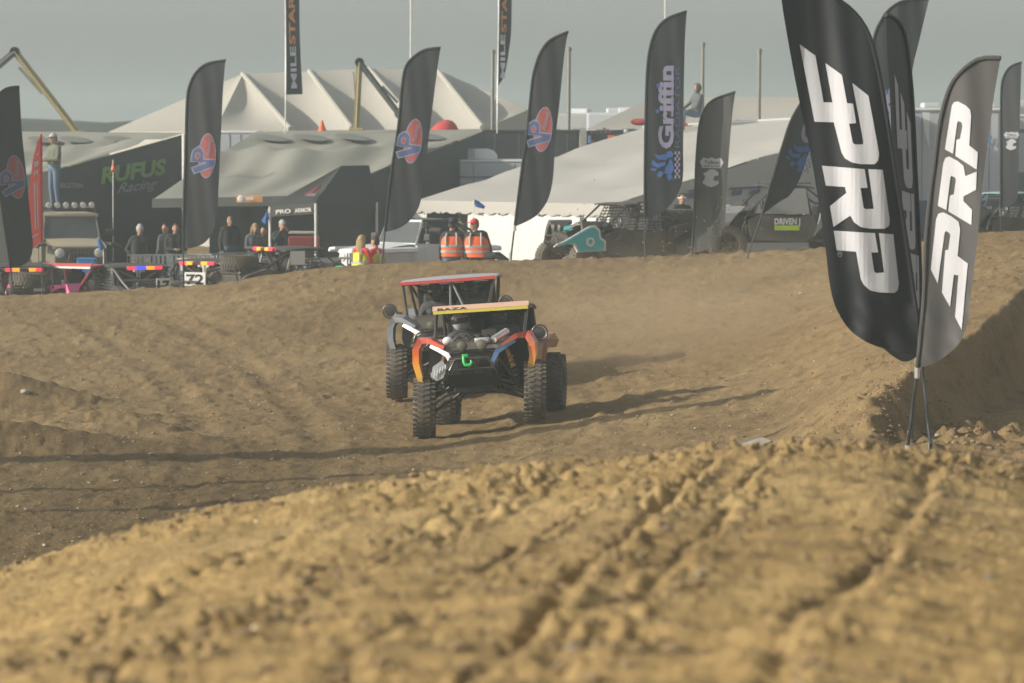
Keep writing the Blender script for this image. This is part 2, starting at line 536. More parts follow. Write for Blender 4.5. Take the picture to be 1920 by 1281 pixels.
def build_ground():
    def inv(a, b, n):
        return 1 / np.linspace(1 / a, 1 / b, n, endpoint=False)
    rows = np.concatenate([np.linspace(3, 11.5, 14, endpoint=False), inv(11.5, 30.5, 430), np.linspace(30.5, 42, 36, endpoint=False), inv(42, 93, 450),
                           np.linspace(93, 125, 30, endpoint=False), np.geomspace(125, 2400, 26)])
    c_in = np.linspace(-80, 2000, 690)
    step = c_in[1] - c_in[0]
    ext = np.cumsum(np.geomspace(step, 2200, 42))
    cpx = np.concatenate([(-80 - ext)[::-1], c_in, 2000 + ext])
    Y, C = np.meshgrid(rows, cpx, indexing='ij')
    X = (C - 960) / F * np.maximum(Y, 11.0)
    Z = base_height(X, Y) + detail(X, Y)
    nr, nc = Y.shape
    co = np.stack([X, Y, Z], -1).reshape(-1, 3).astype(np.float32)
    idx = np.arange(nr * nc).reshape(nr, nc)
    q = np.stack([idx[:-1, :-1], idx[:-1, 1:], idx[1:, 1:], idx[1:, :-1]], -1).reshape(-1, 4).astype(np.int32)
    me = bpy.data.meshes.new('ground')
    me.vertices.add(len(co)); me.vertices.foreach_set('co', co.ravel())
    me.loops.add(q.size); me.loops.foreach_set('vertex_index', q.ravel())
    me.polygons.add(len(q))
    me.polygons.foreach_set('loop_start', np.arange(0, q.size, 4, dtype=np.int32))
    me.polygons.foreach_set('loop_total', np.full(len(q), 4, np.int32))
    me.polygons.foreach_set('use_smooth', np.ones(len(q), bool))
    me.update(calc_edges=True)
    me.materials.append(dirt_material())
    o = link('ground', me)
    tag(o, 'brown churned dirt of the race track with its mounds and banks', 'ground', kind='structure')
    return o

def dirt_material():
    m = bpy.data.materials.new('dirt'); m.use_nodes = True
    nt = m.node_tree; L = nt.links.new
    b = nt.nodes['Principled BSDF']
    b.inputs['Roughness'].default_value = 0.95
    b.inputs['Specular IOR Level'].default_value = 0.12
    tc = nt.nodes.new('ShaderNodeTexCoord')
    def noise(scale, detail_, rough=0.55, vec=None):
        n = nt.nodes.new('ShaderNodeTexNoise')
        n.inputs['Scale'].default_value = scale; n.inputs['Detail'].default_value = detail_; n.inputs['Roughness'].default_value = rough
        L(vec or tc.outputs['Object'], n.inputs['Vector'])
        return n.outputs['Fac']
    def ramp(f, stops):
        r = nt.nodes.new('ShaderNodeValToRGB')
        e = r.color_ramp.elements
        while len(e) < len(stops): e.new(0.5)
        for k, (p, c) in enumerate(stops):
            e[k].position = p; e[k].color = (*c, 1)
        L(f, r.inputs['Fac']); return r.outputs['Color']
    def mix(f, a, c, mode='MIX'):
        x = nt.nodes.new('ShaderNodeMix'); x.data_type = 'RGBA'; x.blend_type = mode
        if isinstance(f, float): x.inputs[0].default_value = f
        else: L(f, x.inputs[0])
        for s_, v in ((6, a), (7, c)):
            if isinstance(v, tuple): x.inputs[s_].default_value = (*v, 1)
            else: L(v, x.inputs[s_])
        return x.outputs[2]
    big = ramp(noise(0.22, 5), [(0.30, (0.215, 0.148, 0.073)), (0.5, (0.268, 0.188, 0.092)), (0.72, (0.325, 0.236, 0.122))])
    st = nt.nodes.new('ShaderNodeMapping'); st.inputs['Scale'].default_value = (1.0, 0.35, 1.0)
    L(tc.outputs['Object'], st.inputs['Vector'])
    mid = ramp(noise(3.4, 9, 0.72, st.outputs['Vector']), [(0.30, (0.58, 0.56, 0.54)), (0.50, (1.0, 1.0, 1.0)), (0.72, (1.18, 1.16, 1.13))])
    fine = ramp(noise(24, 5, 0.7), [(0.30, (0.70, 0.69, 0.68)), (0.55, (1, 1, 1)), (0.75, (1.14, 1.13, 1.12))])
    col = mix(1.0, big, mid, 'MULTIPLY'); col = mix(1.0, col, fine, 'MULTIPLY')
    # scattered pale grit
    vo = nt.nodes.new('ShaderNodeTexVoronoi'); vo.inputs['Scale'].default_value = 9.0
    L(tc.outputs['Object'], vo.inputs['Vector'])
    lt = nt.nodes.new('ShaderNodeMath'); lt.operation = 'LESS_THAN'; lt.inputs[1].default_value = 0.11
    L(vo.outputs['Distance'], lt.inputs[0])
    sp = nt.nodes.new('ShaderNodeSeparateColor'); L(vo.outputs['Color'], sp.inputs[0])
    gt = nt.nodes.new('ShaderNodeMath'); gt.operation = 'GREATER_THAN'; gt.inputs[1].default_value = 0.80
    L(sp.outputs[0], gt.inputs[0])
    ml = nt.nodes.new('ShaderNodeMath'); ml.operation = 'MULTIPLY'; L(lt.outputs[0], ml.inputs[0]); L(gt.outputs[0], ml.inputs[1])
    col = mix(ml.outputs[0], col, (0.46, 0.40, 0.30))
    # the machine-packed mound in front is of paler, yellower soil
    sx = nt.nodes.new('ShaderNodeSeparateXYZ'); L(tc.outputs['Object'], sx.inputs[0])
    mr = nt.nodes.new('ShaderNodeMapRange'); mr.inputs['From Min'].default_value = 34; mr.inputs['From Max'].default_value = 29
    L(sx.outputs['Y'], mr.inputs['Value'])
    col = mix(mr.outputs['Result'], col, mix(1.0, col, (1.52, 1.53, 1.38), 'MULTIPLY'))
    # moist soil of the hollow, with weak sun and ledge shade painted in
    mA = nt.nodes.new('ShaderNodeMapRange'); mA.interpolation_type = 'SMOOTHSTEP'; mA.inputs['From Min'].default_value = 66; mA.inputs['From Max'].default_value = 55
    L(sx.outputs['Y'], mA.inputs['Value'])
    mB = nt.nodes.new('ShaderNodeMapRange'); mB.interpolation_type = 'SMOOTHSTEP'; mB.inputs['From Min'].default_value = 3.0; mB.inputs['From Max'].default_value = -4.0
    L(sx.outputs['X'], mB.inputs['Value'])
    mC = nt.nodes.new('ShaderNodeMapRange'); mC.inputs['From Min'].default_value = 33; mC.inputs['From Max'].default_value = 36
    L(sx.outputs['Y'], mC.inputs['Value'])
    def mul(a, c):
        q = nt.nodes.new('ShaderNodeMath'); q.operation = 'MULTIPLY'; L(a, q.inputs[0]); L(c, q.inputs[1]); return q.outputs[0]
    damp_shade = mul(mul(mA.outputs['Result'], mB.outputs['Result']), mC.outputs['Result'])
    col = mix(damp_shade, col, mix(1.0, col, (0.66, 0.66, 0.64), 'MULTIPLY'))
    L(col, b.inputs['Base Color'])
    bp = nt.nodes.new('ShaderNodeBump'); bp.inputs['Strength'].default_value = 0.9; bp.inputs['Distance'].default_value = 0.03
    ad = nt.nodes.new('ShaderNodeMath'); ad.operation = 'ADD'
    L(noise(14, 8, 0.65), ad.inputs[0])
    L(noise(55, 5, 0.6), ad.inputs[1])
    L(ad.outputs[0], bp.inputs['Height']); L(bp.outputs['Normal'], b.inputs['Normal'])
    return m
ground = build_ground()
# ------------------------------------------------------------------ feather flags
M_BLACKCLOTH = mat('black_flag_cloth', (0.012, 0.014, 0.018), 0.55, var=0.2, scale=2.0, trans=0.12, spec=0.35)
M_GREYCLOTH = mat('grey_flag_cloth', (0.075, 0.073, 0.072), 0.5, var=0.15, scale=2.0, trans=0.2, spec=0.4)
M_WHITEINK = mat('white_print', (0.60, 0.61, 0.64), 0.6, var=0.03, trans=0.12)
M_GREYINK = mat('grey_print', (0.33, 0.34, 0.36), 0.6, var=0.05)
M_LILACINK = mat('lilac_print', (0.18, 0.18, 0.26), 0.6, var=0.05)
M_REDINK = mat('red_print', (0.24, 0.045, 0.042), 0.6, var=0.05)
M_BLUEINK = mat('blue_print', (0.040, 0.060, 0.15), 0.6, var=0.05)
M_PALEBLUEINK = mat('pale_outline_print', (0.16, 0.18, 0.25), 0.6, var=0.05)
M_BRIGHTBLUEINK = mat('bright_blue_print', (0.02, 0.075, 0.24), 0.6, var=0.05)
M_ORANGEINK = mat('orange_print', (0.62, 0.22, 0.05), 0.6, var=0.05)
M_GREENINK = mat('green_print', (0.16, 0.33, 0.05), 0.6, var=0.05)
M_SKYBLUEINK = mat('sky_blue_print', (0.10, 0.22, 0.42), 0.6, var=0.05)
M_POLE = mat('flag_pole', (0.06, 0.065, 0.07), 0.35, metal=0.6)
M_ALU = mat('pole_aluminium', (0.55, 0.55, 0.54), 0.35, metal=0.8)
M_REDCLOTH = mat('red_flag_cloth', (0.55, 0.07, 0.06), 0.6, var=0.1, trans=0.2)

def resample(pts, n):
    pts = [Vector((*p, 0)) for p in pts]
    L = [0]
    for a, b in zip(pts, pts[1:]): L.append(L[-1] + (b - a).length)
    out = []
    for k in range(n):
        t = L[-1] * k / (n - 1); i = 0
        while i < len(L) - 2 and L[i + 1] < t: i += 1
        u = (t - L[i]) / max(1e-9, L[i + 1] - L[i])
        out.append(pts[i].lerp(pts[i + 1], u))
    return out
def smooth_line(pts, k=6):
    """Catmull-Rom through the points"""
    p = [Vector((*q, 0)) for q in pts]; out = []
    for i in range(len(p) - 1):
        a, b, c, d = p[max(i - 1, 0)], p[i], p[i + 1], p[min(i + 2, len(p) - 1)]
        for j in range(k):
            t = j / k
            out.append(0.5 * ((2 * b) + (c - a) * t + (2 * a - 5 * b + 4 * c - d) * t * t + (3 * b - a - 3 * c + d) * t ** 3))
    out.append(p[-1])
    return [(q.x, q.y) for q in out]

def feather_flag(label, D, pole, free, yaw=0.0, cloth=None, prints=(), amp=0.03, nf=0.0, seed=1, group=None, base=None, ground_y=None, bolts=False):
    """pole: outline points up the pole side (first is the foot), from index 1 the cloth starts; free: the other edge from the tip down to the pole"""
    s = pxm(D)
    foot = P(pole[0][0], pole[0][1], D)
    zg = gz(foot.x, foot.y)
    rng = random.Random(seed)
    ph = [rng.uniform(0, 6.28) for _ in range(6)]
    ty = math.tan(yaw)
    p0 = pole[0]
    def Q(px, py, off=0.0):
        dx = (px - p0[0]) / s
        dz = (p0[1] - py) / s
        rip = amp * (math.sin(dx * 9.0 + 1.2 * dz + ph[0]) * 0.55 + math.sin(dx * 4.3 - 0.7 * dz + ph[1]) * 0.8 + 0.35 * math.sin(dz * 3.1 + dx * 3 + ph[2]) + 0.25 * math.sin(dx * 21 + dz * 2.0 + ph[3]))
        if nf:   # crumple towards the foot of the cloth
            rip += nf * max(0, 1 - (dz - 1.0) / 1.0) * math.sin(dx * 13 + dz * 6 + ph[4]) * math.sin(dz * 9 + ph[5])
        w = Vector((foot.x + dx, foot.y + dx * ty + rip + off, foot.z + dz))
        return w
    t = thing('feather_flag', label, 'flag', (foot.x, foot.y, zg), group=group)
    o3 = Vector((foot.x, foot.y, zg))
    pl = smooth_line(pole)
    cl = smooth_line(pole[1:])
    fr = smooth_line(free)[::-1]
    n = 120
    a, b = resample(cl, n), resample(fr, n)
    rows = []
    for k in range(n):
        rows.append([Q(a[k].x + (b[k].x - a[k].x) * j / 48, a[k].y + (b[k].y - a[k].y) * j / 48) - o3 for j in range(49)])
    c = MB().grid(rows).obj('cloth', cloth or M_BLACKCLOTH, t, smooth=True)
    # the pole: thin tube up the hem
    pp = [Q(q.x, q.y, 0.0) for q in resample(pl, 40)]
    foot_w = Vector((foot.x, foot.y, zg - 0.12))
    pp = [foot_w] + [q for q in pp if q.z > zg + 0.05]
    H = max(q.z for q in pp) - zg
    MB().tube([q - o3 for q in pp], [0.019 - 0.012 * min(1, (q.z - zg) / H) for q in pp], 8).obj('pole', M_POLE, t, smooth=True)
    # hem sleeve over the pole
    hem = [Q(q.x, q.y) - o3 for q in resample(cl, 48)]
    MB().tube(hem, 0.026, 8).obj('hem_sleeve', cloth or M_BLACKCLOTH, c, smooth=True)
    if bolts:
        e = Q(pole[1][0], pole[1][1]) - o3
        MB().tube([e + Vector((0, 0, -0.10)), e + Vector((0, 0, 0.02))], 0.03, 8).obj('collar', M_ALU, t)
        MB().tube([Vector((0, 0, -0.1)), Vector((0, 0, 0.16))], 0.03, 8).obj('ground_spike', M_ALU, t)
    # prints lie on both faces of the cloth
    for k, (nm, m, vs2, fs) in enumerate(prints):
        mb = MB()
        for sd in (-1, 1):
            vv, ff = map_flat(vs2, fs, lambda x, y: Q(x, y, sd * (0.010 + 0.003 * k)) - o3, step=max(3.0, s * 0.045))
            mb.add(vv, ff)
        po = link(nm, mb.mesh(nm, m), c)
        if nm == 'checker_strip': po['kind'] = 'stuff'
    return t

def placed(vs2, ax, ay, ux, uy, wx, wy):
    """2-D affine: letter x runs along (ux,uy), letter y along (wx,wy), in photograph pixels"""
    return [(ax + x * ux + y * wx, ay + x * uy + y * wy) for x, y in vs2]
def word_up(txt, px, py, length, height, lean=0.0, bold=0.01, shear=0.0, width=None):
    """word reading bottom to top; (px,py) its start on the baseline, baseline on the right"""
    vs2, fs = text_poly(txt, 1.0, bold, shear)
    w = max(v[0] for v in vs2)
    c, s_ = math.cos(lean), math.sin(lean)
    ux, uy = s_ * length / w, -c * length / w
    wx, wy = -c * height, -s_ * height
    return placed(vs2, px, py, ux, uy, wx, wy), fs

# ---- PRP flags at the bank
def zm(pts, ox, oy, k): return [(ox + x / k, oy + y / k) for x, y in pts]
PL1 = zm([(232,330),(350,415),(412,765),(478,765),(425,470),(545,560),(582,770),(627,775),(650,920),(598,925),(625,1065),(640,1080),(700,1080),(704,1060),(622,620),(742,715),(822,1150),(815,1200),(790,1228),(690,1228),(620,1215),(570,1185),(545,1140),(488,915),(345,910)], 1440, 0, 4)
PL2 = zm([(402,40),(715,65),(738,205),(685,207),(708,352),(722,365),(785,362),(742,65),(850,70),(907,450),(900,492),(868,512),(760,512),(690,500),(640,465),(612,415),(488,500),(462,345),(582,245),(572,200),(432,190)], 1440, 300, 4)
PL3 = zm([(490,528),(795,545),(820,690),(768,690),(790,832),(805,845),(865,840),(825,545),(935,555),(980,930),(970,975),(945,995),(830,990),(760,975),(710,930),(690,890),(655,685),(512,675)], 1440, 300, 4)
PR1 = zm([(330,525),(383,165),(400,137),(430,132),(490,165),(525,200),(532,250),(518,492),(585,548),(577,690),(412,578),(420,447),(447,438),(465,335),(458,303),(432,292),(424,310),(394,562)], 1690, 160, 4.417)
PR2 = zm([(278,990),(318,640),(335,595),(365,583),(430,620),(475,660),(490,745),(577,705),(572,855),(478,910),(478,950),(543,1020),(540,1145),(360,1035),(372,905),(402,895),(418,775),(408,755),(380,742),(374,760),(345,1025)], 1690, 160, 4.417)
PR3 = zm([(1205,815),(1240,440),(1257,395),(1290,385),(1350,415),(1400,455),(1412,510),(1395,710),(1468,765),(1427,1260),(1380,1165),(1402,855),(1370,850),(1343,1090),(1285,985),(1308,668),(1328,665),(1342,560),(1338,540),(1312,525),(1302,535),(1255,918)], 1440, 300, 4)
def refit(poly, box, shear=0.0):
    xs = [p[0] for p in poly]; ys = [p[1] for p in poly]
    x0, x1, y0, y1 = min(xs), max(xs), min(ys), max(ys)
    return [(box[0] + (x - x0) / (x1 - x0) * (box[1] - box[0]), box[2] + (y - y0) / (y1 - y0) * (box[3] - box[2])) for x, y in poly]
PM = [refit(PL1, (1668, 1710, 139, 352)), refit(PL2, (1686, 1716, 356, 467)), refit(PL3, (1705, 1725.5, 474, 580))]
reg = text_poly('R', 1.0, 0.0)
ring = [(1573.7 + 4.4 * math.cos(t), 476 + 5.5 * math.sin(t)) for t in [2 * math.pi * k / 20 for k in range(20)]]
ring_in = [(1573.7 + 3.5 * math.cos(t), 476 + 4.5 * math.sin(t)) for t in [2 * math.pi * k / 20 for k in range(20)]]
ring_v = ring + ring_in
ring_f = [(k, (k + 1) % 20, 20 + (k + 1) % 20, 20 + k) for k in range(20)]
rv = placed(reg[0], 1571.5, 473.6, 0.1, 4.6, 4.6, 0.1)
GP = 'feather flags standing by the cut bank'
feather_flag('tall black feather flag with three big white letters leaning over the dirt bank', 47.0,
    [(1746, 857), (1728, 668), (1722, 620), (1703, 480), (1673, 300), (1657, 200), (1642, 120), (1625, 62), (1600, 24), (1570, 0), (1530, -25), (1490, -40), (1462, -46)],
    [(1462, -46), (1463, 0), (1480, 100), (1500, 200), (1520, 290), (1545, 450), (1556, 540), (1572, 588), (1600, 625), (1640, 648), (1690, 660), (1728, 669)],
    yaw=-0.10, prints=[('lettering', M_WHITEINK, *poly_mesh([PL1, PL2, PL3])), ('registered_mark', M_GREYINK, ring_v + rv, ring_f + [tuple(i + 40 for i in f) for f in reg[1]])],
    amp=0.045, nf=0.06, seed=3, group=GP, bolts=True)
feather_flag('narrow black feather flag turned edge on between the two big lettered flags', 48.3,
    [(1706, 841), (1722, 668), (1727, 560), (1724, 450), (1715, 300), (1708, 187), (1701, 125), (1692, 72), (1680, 46), (1665, 34), (1648, 30)],
    [(1648, 30), (1653, 100), (1660, 200), (1664, 300), (1664, 400), (1658, 500), (1640, 575), (1625, 612), (1645, 645), (1690, 676), (1722, 669)],
    yaw=1.05, prints=[('lettering', M_GREYINK, *poly_mesh(PM))], amp=0.03, seed=5, group=GP, bolts=True)
feather_flag('sunlit grey feather flag with three bright white letters beside the dirt bank', 46.2,
    [(1702, 843), (1718, 690), (1729, 560), (1732, 460), (1739, 375), (1747, 310), (1757, 225), (1774, 163), (1795, 132), (1820, 113), (1840, 109), (1862, 110)],
    [(1862, 110), (1851, 180), (1843, 250), (1833, 330), (1825, 420), (1818, 500), (1811, 570), (1806, 605), (1797, 632), (1780, 655), (1752, 677), (1718, 690)],
    yaw=-0.55, cloth=M_GREYCLOTH, prints=[('lettering', M_WHITEINK, *poly_mesh([PR1, PR2, PR3]))], amp=0.028, nf=0.03, seed=8, group=GP, bolts=True)

# ---- row of flags on the crest
def vp_logo(cx, cy, k, lean):
    """cx,cy: centre of the red oval in the photograph"""
    c, s_ = math.cos(lean), math.sin(lean)
    def tr(pts): return [(cx + (x * c - y * s_) * k, cy + (x * s_ + y * c) * k) for x, y in pts]
    oval_o, oval_i = tr(ellipse(0, 0, 18.0, 44.5)), tr(ellipse(0, 0, 16.0, 42.2))
    # letters drawn for a flag without lean; V below, P above, reading upwards
    V = [(-31, 23), (-29.5, 36.5), (16, 22), (19, 6), (-2, 3.5), (-4, -8), (-31, 14)]
    VP_o = [(-33.5, 14.5), (-32, -2), (-28.5, -11), (-19, -18), (-10, -14.5), (-5.5, -7), (-5, 6), (18.5, 5.5), (17, 21), (-24, 38.5), (-31, 25.5), (-7, 14.5), (-7, 13)]
    VP_i = [(-31, 12.8), (-29.8, -2), (-26.5, -9.5), (-19, -15.5), (-11.5, -12.5), (-7.8, -6), (-7.3, 8.3), (16.3, 7.8), (15, 19.3), (-23, 35.5), (-28.2, 26.3), (-0.5, 14.8), (-1, 12.6)]
    hole_o = ellipse(-18.5, 1.5, 5.6, 7.2, n=14); hole_i = ellipse(-18.5, 1.5, 4.0, 5.4, n=14)
    wv, wf = text_poly('Racing', 1.0, 0.004, 0.35)
    w = max(v[0] for v in wv)
    word = tr([(5.5 - y * 8.5 + x / w * 3.0, 1 - x / w * 36) for x, y in wv])
    return [('oval_outline', M_PALEBLUEINK, *poly_mesh([oval_o])), ('red_oval', M_REDINK, *poly_mesh([oval_i])),
            ('lettering_outline', M_PALEBLUEINK, *poly_mesh([tr(VP_o)])), ('lettering', M_BLUEINK, *poly_mesh([tr(VP_i)])),
            ('letter_counter_rim', M_PALEBLUEINK, *poly_mesh([tr(hole_o)])), ('letter_counter', M_REDINK, *poly_mesh([tr(hole_i)])),
            ('script_word', M_PALEBLUEINK, word, wf)]
GV = 'feather flags in a row along the crest'
feather_flag('black feather flag with red oval and blue letter emblem next to the thin red flag', 88.5,
    [(28, 575), (20, 501), (5, 390), (-8, 265), (-8, 215), (0, 181), (12, 168), (25, 164), (38, 163)],
    [(38, 163), (42, 245), (50, 330), (58, 420), (61, 465), (53, 490), (38, 499), (20, 502)],
    yaw=0.35, prints=vp_logo(31, 332, 0.93, -0.1), seed=11, group=GV, amp=0.015)
feather_flag('black feather flag with red oval and blue letter emblem in front of the picket barriers', 88.0,
    [(344, 545), (344, 466), (345, 400), (349, 280), (352, 190), (358, 158), (371, 135), (392, 120), (426, 114)],
    [(426, 114), (421, 170), (417, 250), (412, 350), (409, 400), (402, 430), (388, 452), (368, 463), (344, 467)],
    yaw=-0.3, prints=vp_logo(390, 292, 0.95, 0.06), seed=12, group=GV, amp=0.015)
feather_flag('black feather flag with red oval and blue letter emblem beside the white off-road truck', 88.0,
    [(716, 500), (722, 434), (733, 330), (747, 240), (755, 160), (762, 125), (780, 105), (800, 94), (827, 91)],
    [(827, 91), (821, 130), (812, 200), (802, 280), (795, 340), (787, 385), (770, 412), (748, 428), (722, 435)],
    yaw=-0.3, prints=vp_logo(775, 265, 0.95, 0.15), seed=13, group=GV, amp=0.015)
feather_flag('black feather flag with red oval and blue letter emblem beside the red capped marshal', 88.0,
    [(957, 492), (965, 424), (978, 320), (988, 250), (997, 160), (1003, 128), (1014, 98), (1032, 76), (1065, 61)],
    [(1065, 61), (1058, 100), (1048, 200), (1041, 260), (1037, 330), (1028, 372), (1010, 400), (990, 414), (965, 425)],
    yaw=-0.3, prints=vp_logo(1018, 243, 0.95, 0.11), seed=14, group=GV, amp=0.015, bolts=True)

def slab_word(txt, px, py, length, height, lean):
    vs2, fs = word_up(txt, px, py, length, height, lean, bold=0.035)
    return vs2, fs
def griffin_prints(px, py, k, lean):
    """px,py: foot of the big word's baseline in the photograph, k: size factor"""
    c, s_ = math.cos(lean), math.sin(lean)
    def at(u, v): return (px + k * (u * c + v * s_), py + k * (u * s_ - v * c))   # u to the right, v up the flag
    gv, gf = word_up('Griffin', *at(0, 0), 155 * k, 27 * k, lean, bold=0.038)
    # slab serifs under the letters
    ser = [[at(0.5, a), at(0.5, b), at(-3.2, b), at(-3.2, a)] for a, b in ((36, 55), (60, 76), (80, 98), (101, 118), (121, 134), (136, 155))]
    sv, sf = poly_mesh(ser)
    o = len(gv)
    gv = gv + sv; gf = gf + [tuple(i + o for i in f) for f in sf]
    rv_, rf = word_up('RADIATOR', *at(13, 2), 152 * k, 9.5 * k, lean, bold=-0.008)
    dots = [ellipse(*at(-28, 118), 3.6 * k, 3.8 * k, n=12), ellipse(*at(-29, 70), 3.6 * k, 3.8 * k, n=12)]
    # winged beast emblem: head, wing feathers, body, legs
    em = [[(-4, -4), (2, -10), (-2, -17), (-10, -14), (-12, -6)], [(-2, -12), (-14, -22), (-28, -20), (-34, -10), (-26, -13), (-18, -10)],
          [(-14, -24), (-28, -28), (-38, -20), (-40, -30), (-28, -36), (-14, -32)], [(-6, -18), (0, -26), (2, -40), (-6, -50), (-16, -46), (-14, -34), (-8, -28)],
          [(-16, -44), (-26, -42), (-30, -50), (-22, -54)], [(-4, -46), (0, -56), (-8, -60), (-12, -52)], [(-30, -38), (-40, -36), (-42, -40), (-32, -43)]]
    em = [[at(x, y) for x, y in p] for p in em]
    ch = []
    for r in range(9):
        for q in range(3):
            if (r + q) % 2 == 0:
                ch.append([at(3 + q * 3.4, -5 - r * 5.6), at(3 + (q + 1) * 3.4, -5 - r * 5.6), at(3 + (q + 1) * 3.4, -5 - (r + 1) * 5.6), at(3 + q * 3.4, -5 - (r + 1) * 5.6)])
    return [('lettering', M_LILACINK, gv, gf), ('small_lettering', M_BLUEINK, rv_, rf), ('letter_dot', M_BRIGHTBLUEINK, *poly_mesh(dots[:1])), ('letter_dot', M_BRIGHTBLUEINK, *poly_mesh(dots[1:])),
            ('beast_emblem', M_BRIGHTBLUEINK, *poly_mesh(em)), ('checker_strip', M_LILACINK, *poly_mesh(ch))]
feather_flag('tall upright black feather flag with lilac lettering above the teal buggy', 87.5,
    [(1209, 490), (1209, 409), (1209, 300), (1212, 150), (1218, 90), (1231, 55), (1252, 35), (1286, 23)],
    [(1286, 23), (1283, 70), (1281, 150), (1280, 280), (1280, 325), (1275, 352), (1260, 380), (1238, 400), (1209, 410)],
    yaw=-0.25, prints=griffin_prints(1261, 279, 1.0, 0.0), seed=15, group=GV, amp=0.012)
feather_flag('black feather flag with blue beast emblem leaning before the lime stickered buggy', 86.0,
    [(1400, 482), (1429, 402), (1445, 347), (1460, 297), (1470, 265), (1482, 230), (1500, 197), (1525, 165), (1568, 148)],
    [(1568, 148), (1552, 200), (1532, 255), (1514, 297), (1501, 335), (1482, 366), (1462, 379), (1429, 403)],
    yaw=0.2, prints=griffin_prints(1522, 272, 0.95, 0.33), seed=16, group=GV, amp=0.02)
feather_flag('dark feather flag tip showing behind the three big lettered flags', 80.0,
    [(1585, 500), (1598, 430), (1610, 300), (1620, 190), (1634, 80), (1650, 37), (1668, 15), (1690, 4), (1735, 0)],
    [(1735, 0), (1718, 75), (1705, 135), (1694, 230), (1680, 330), (1665, 390), (1640, 418), (1598, 431)],
    yaw=-0.35, prints=griffin_prints(1672, 300, 1.05, 0.12), seed=17, group=GV, amp=0.03)
def yukon_prints(cx, cy, k, lean):
    c, s_ = math.cos(lean), math.sin(lean)
    def at(x, y): return (cx + k * (x * c - y * s_), cy + k * (x * s_ + y * c))
    sh = [(-22, -2), (-15, -10), (-8, -8), (0, -11), (8, -8), (16, -11), (22, -2), (18, 5), (17, 9), (-17, 9), (-18, 5)]
    ins = [(-17, -1), (-12, -6), (0, -7), (12, -6), (17, -2), (15, 2), (-15, 2)]
    wv, wf = text_poly('Yukon', 1.0, 0.02)
    w = max(v[0] for v in wv); wv = [at(-14 + x / w * 28, 1.2 - y * 7) for x, y in wv]
    g2, gf2 = text_poly('GEAR & AXLE', 1.0, 0.02)
    w = max(v[0] for v in g2); g2 = [at(-15 + x / w * 30, 7 - y * 3.6) for x, y in g2]
    bear = [(-10, 18), (-5, 12.5), (3, 11), (10, 14), (14, 19), (12, 23), (7, 23), (4, 30), (9, 34), (12, 31), (15, 37), (8, 42), (0, 45), (-9, 42), (-16, 37), (-12, 30)]
    ear = [(-15, 20), (-11, 17), (-9, 21), (-12, 24)]
    return [('shield', M_GREYINK, *poly_mesh([[at(*p) for p in sh]])), ('lettering', M_BLACKCLOTH, wv + g2, wf + [tuple(i + len(wv) for i in f) for f in gf2]),
            ('bear_emblem', M_GREYINK, *poly_mesh([[at(*p) for p in bear], [at(*p) for p in ear]]))]
feather_flag('shorter charcoal feather flag with bear head emblem beside the lilac lettered flag', 87.8,
    [(1298, 500), (1297, 474), (1301, 420), (1304, 335), (1305, 305), (1310, 240), (1320, 206), (1338, 187), (1376, 173)],
    [(1376, 173), (1371, 210), (1366, 270), (1362, 330), (1359, 397), (1354, 430), (1336, 458), (1318, 470), (1297, 475)],
    yaw=-0.45, cloth=mat('charcoal_flag_cloth', (0.04, 0.04, 0.038), 0.45, var=0.2, trans=0.15), prints=yukon_prints(1333, 306, 1.0, 0.03), seed=18, group=GV, amp=0.02)
feather_flag('slim black feather flag with bear head emblem in front of the pale trailers', 100.0,
    [(1876, 470), (1876, 390), (1876, 280), (1876, 170), (1882, 140), (1893, 125), (1911, 118)],
    [(1911, 118), (1909, 200), (1907, 300), (1906, 360), (1901, 378), (1890, 386), (1876, 391)],
    yaw=-0.5, prints=yukon_prints(1894, 254, 0.62, 0.02), seed=19, group=GV, amp=0.012)
# thin red flag
rw, rf = word_up('ULTRA', 74, 445, 175, 9, -0.03, bold=0.01)
bars = [[(66.5, 342), (69, 342), (70, 430), (67.5, 430)], [(71, 340), (73, 340), (74, 428), (72, 428)], [(62, 443), (74, 437), (74.4, 440.5), (62.4, 446.5)],
        [(66, 322), (74, 318), (72.5, 332), (70.5, 322), (67, 334)], [(67, 303), (75, 302), (74, 312), (67.5, 314)], [(70, 289), (75, 286), (75.5, 289), (70.4, 292)]]
feather_flag('thin red feather flag with white lettering beside the tan topped truck', 92.0,
    [(80, 560), (79, 453), (79, 400), (79, 330), (79, 290), (79, 270), (78.5, 252)],
    [(78.5, 252), (72, 270), (65, 300), (60, 345), (57, 385), (59, 430), (62, 464), (70, 460), (79, 453)],
    yaw=0.9, cloth=M_REDCLOTH, prints=[('lettering', M_WHITEINK, *poly_mesh(bars))], seed=20, amp=0.012, group=GV)

# flags standing just outside the view; their long shadows cross the track
GS = 'feather flags along the inside of the track'
for k, (x, y, h, w) in enumerate(((-10.3, 55.6, 6.6, .75), (-8.0, 50.4, 5.6, .5), (-9.6, 52.6, 4.4, .3))):
    px0 = 960 + x / y * F; s = pxm(y)
    z0 = gz(x, y); py0 = HOR + (CZ - z0) * s
    def q(u, v): return (px0 + u * s, py0 - v * s)
    feather_flag(('tall plain black feather flag on the inside of the track', 'plain black feather flag of middle height beside the track', 'short plain black feather flag on the inside of the track')[k], y,
        [q(0, 0), q(0, 1.0), q(0, h * 0.5), q(0.02, h * 0.8), q(0.1, h * 0.93), q(0.3, h * 0.985), q(0.62, h)],
        [q(0.62, h), q(0.6, h * 0.8), q(0.6, h * 0.5), q(0.6, 1.6), q(0.5, 1.25), q(0.3, 1.06), q(0, 1.0)],
        yaw=SUN_AZ + w, seed=30 + k, group=GS, amp=0.02)

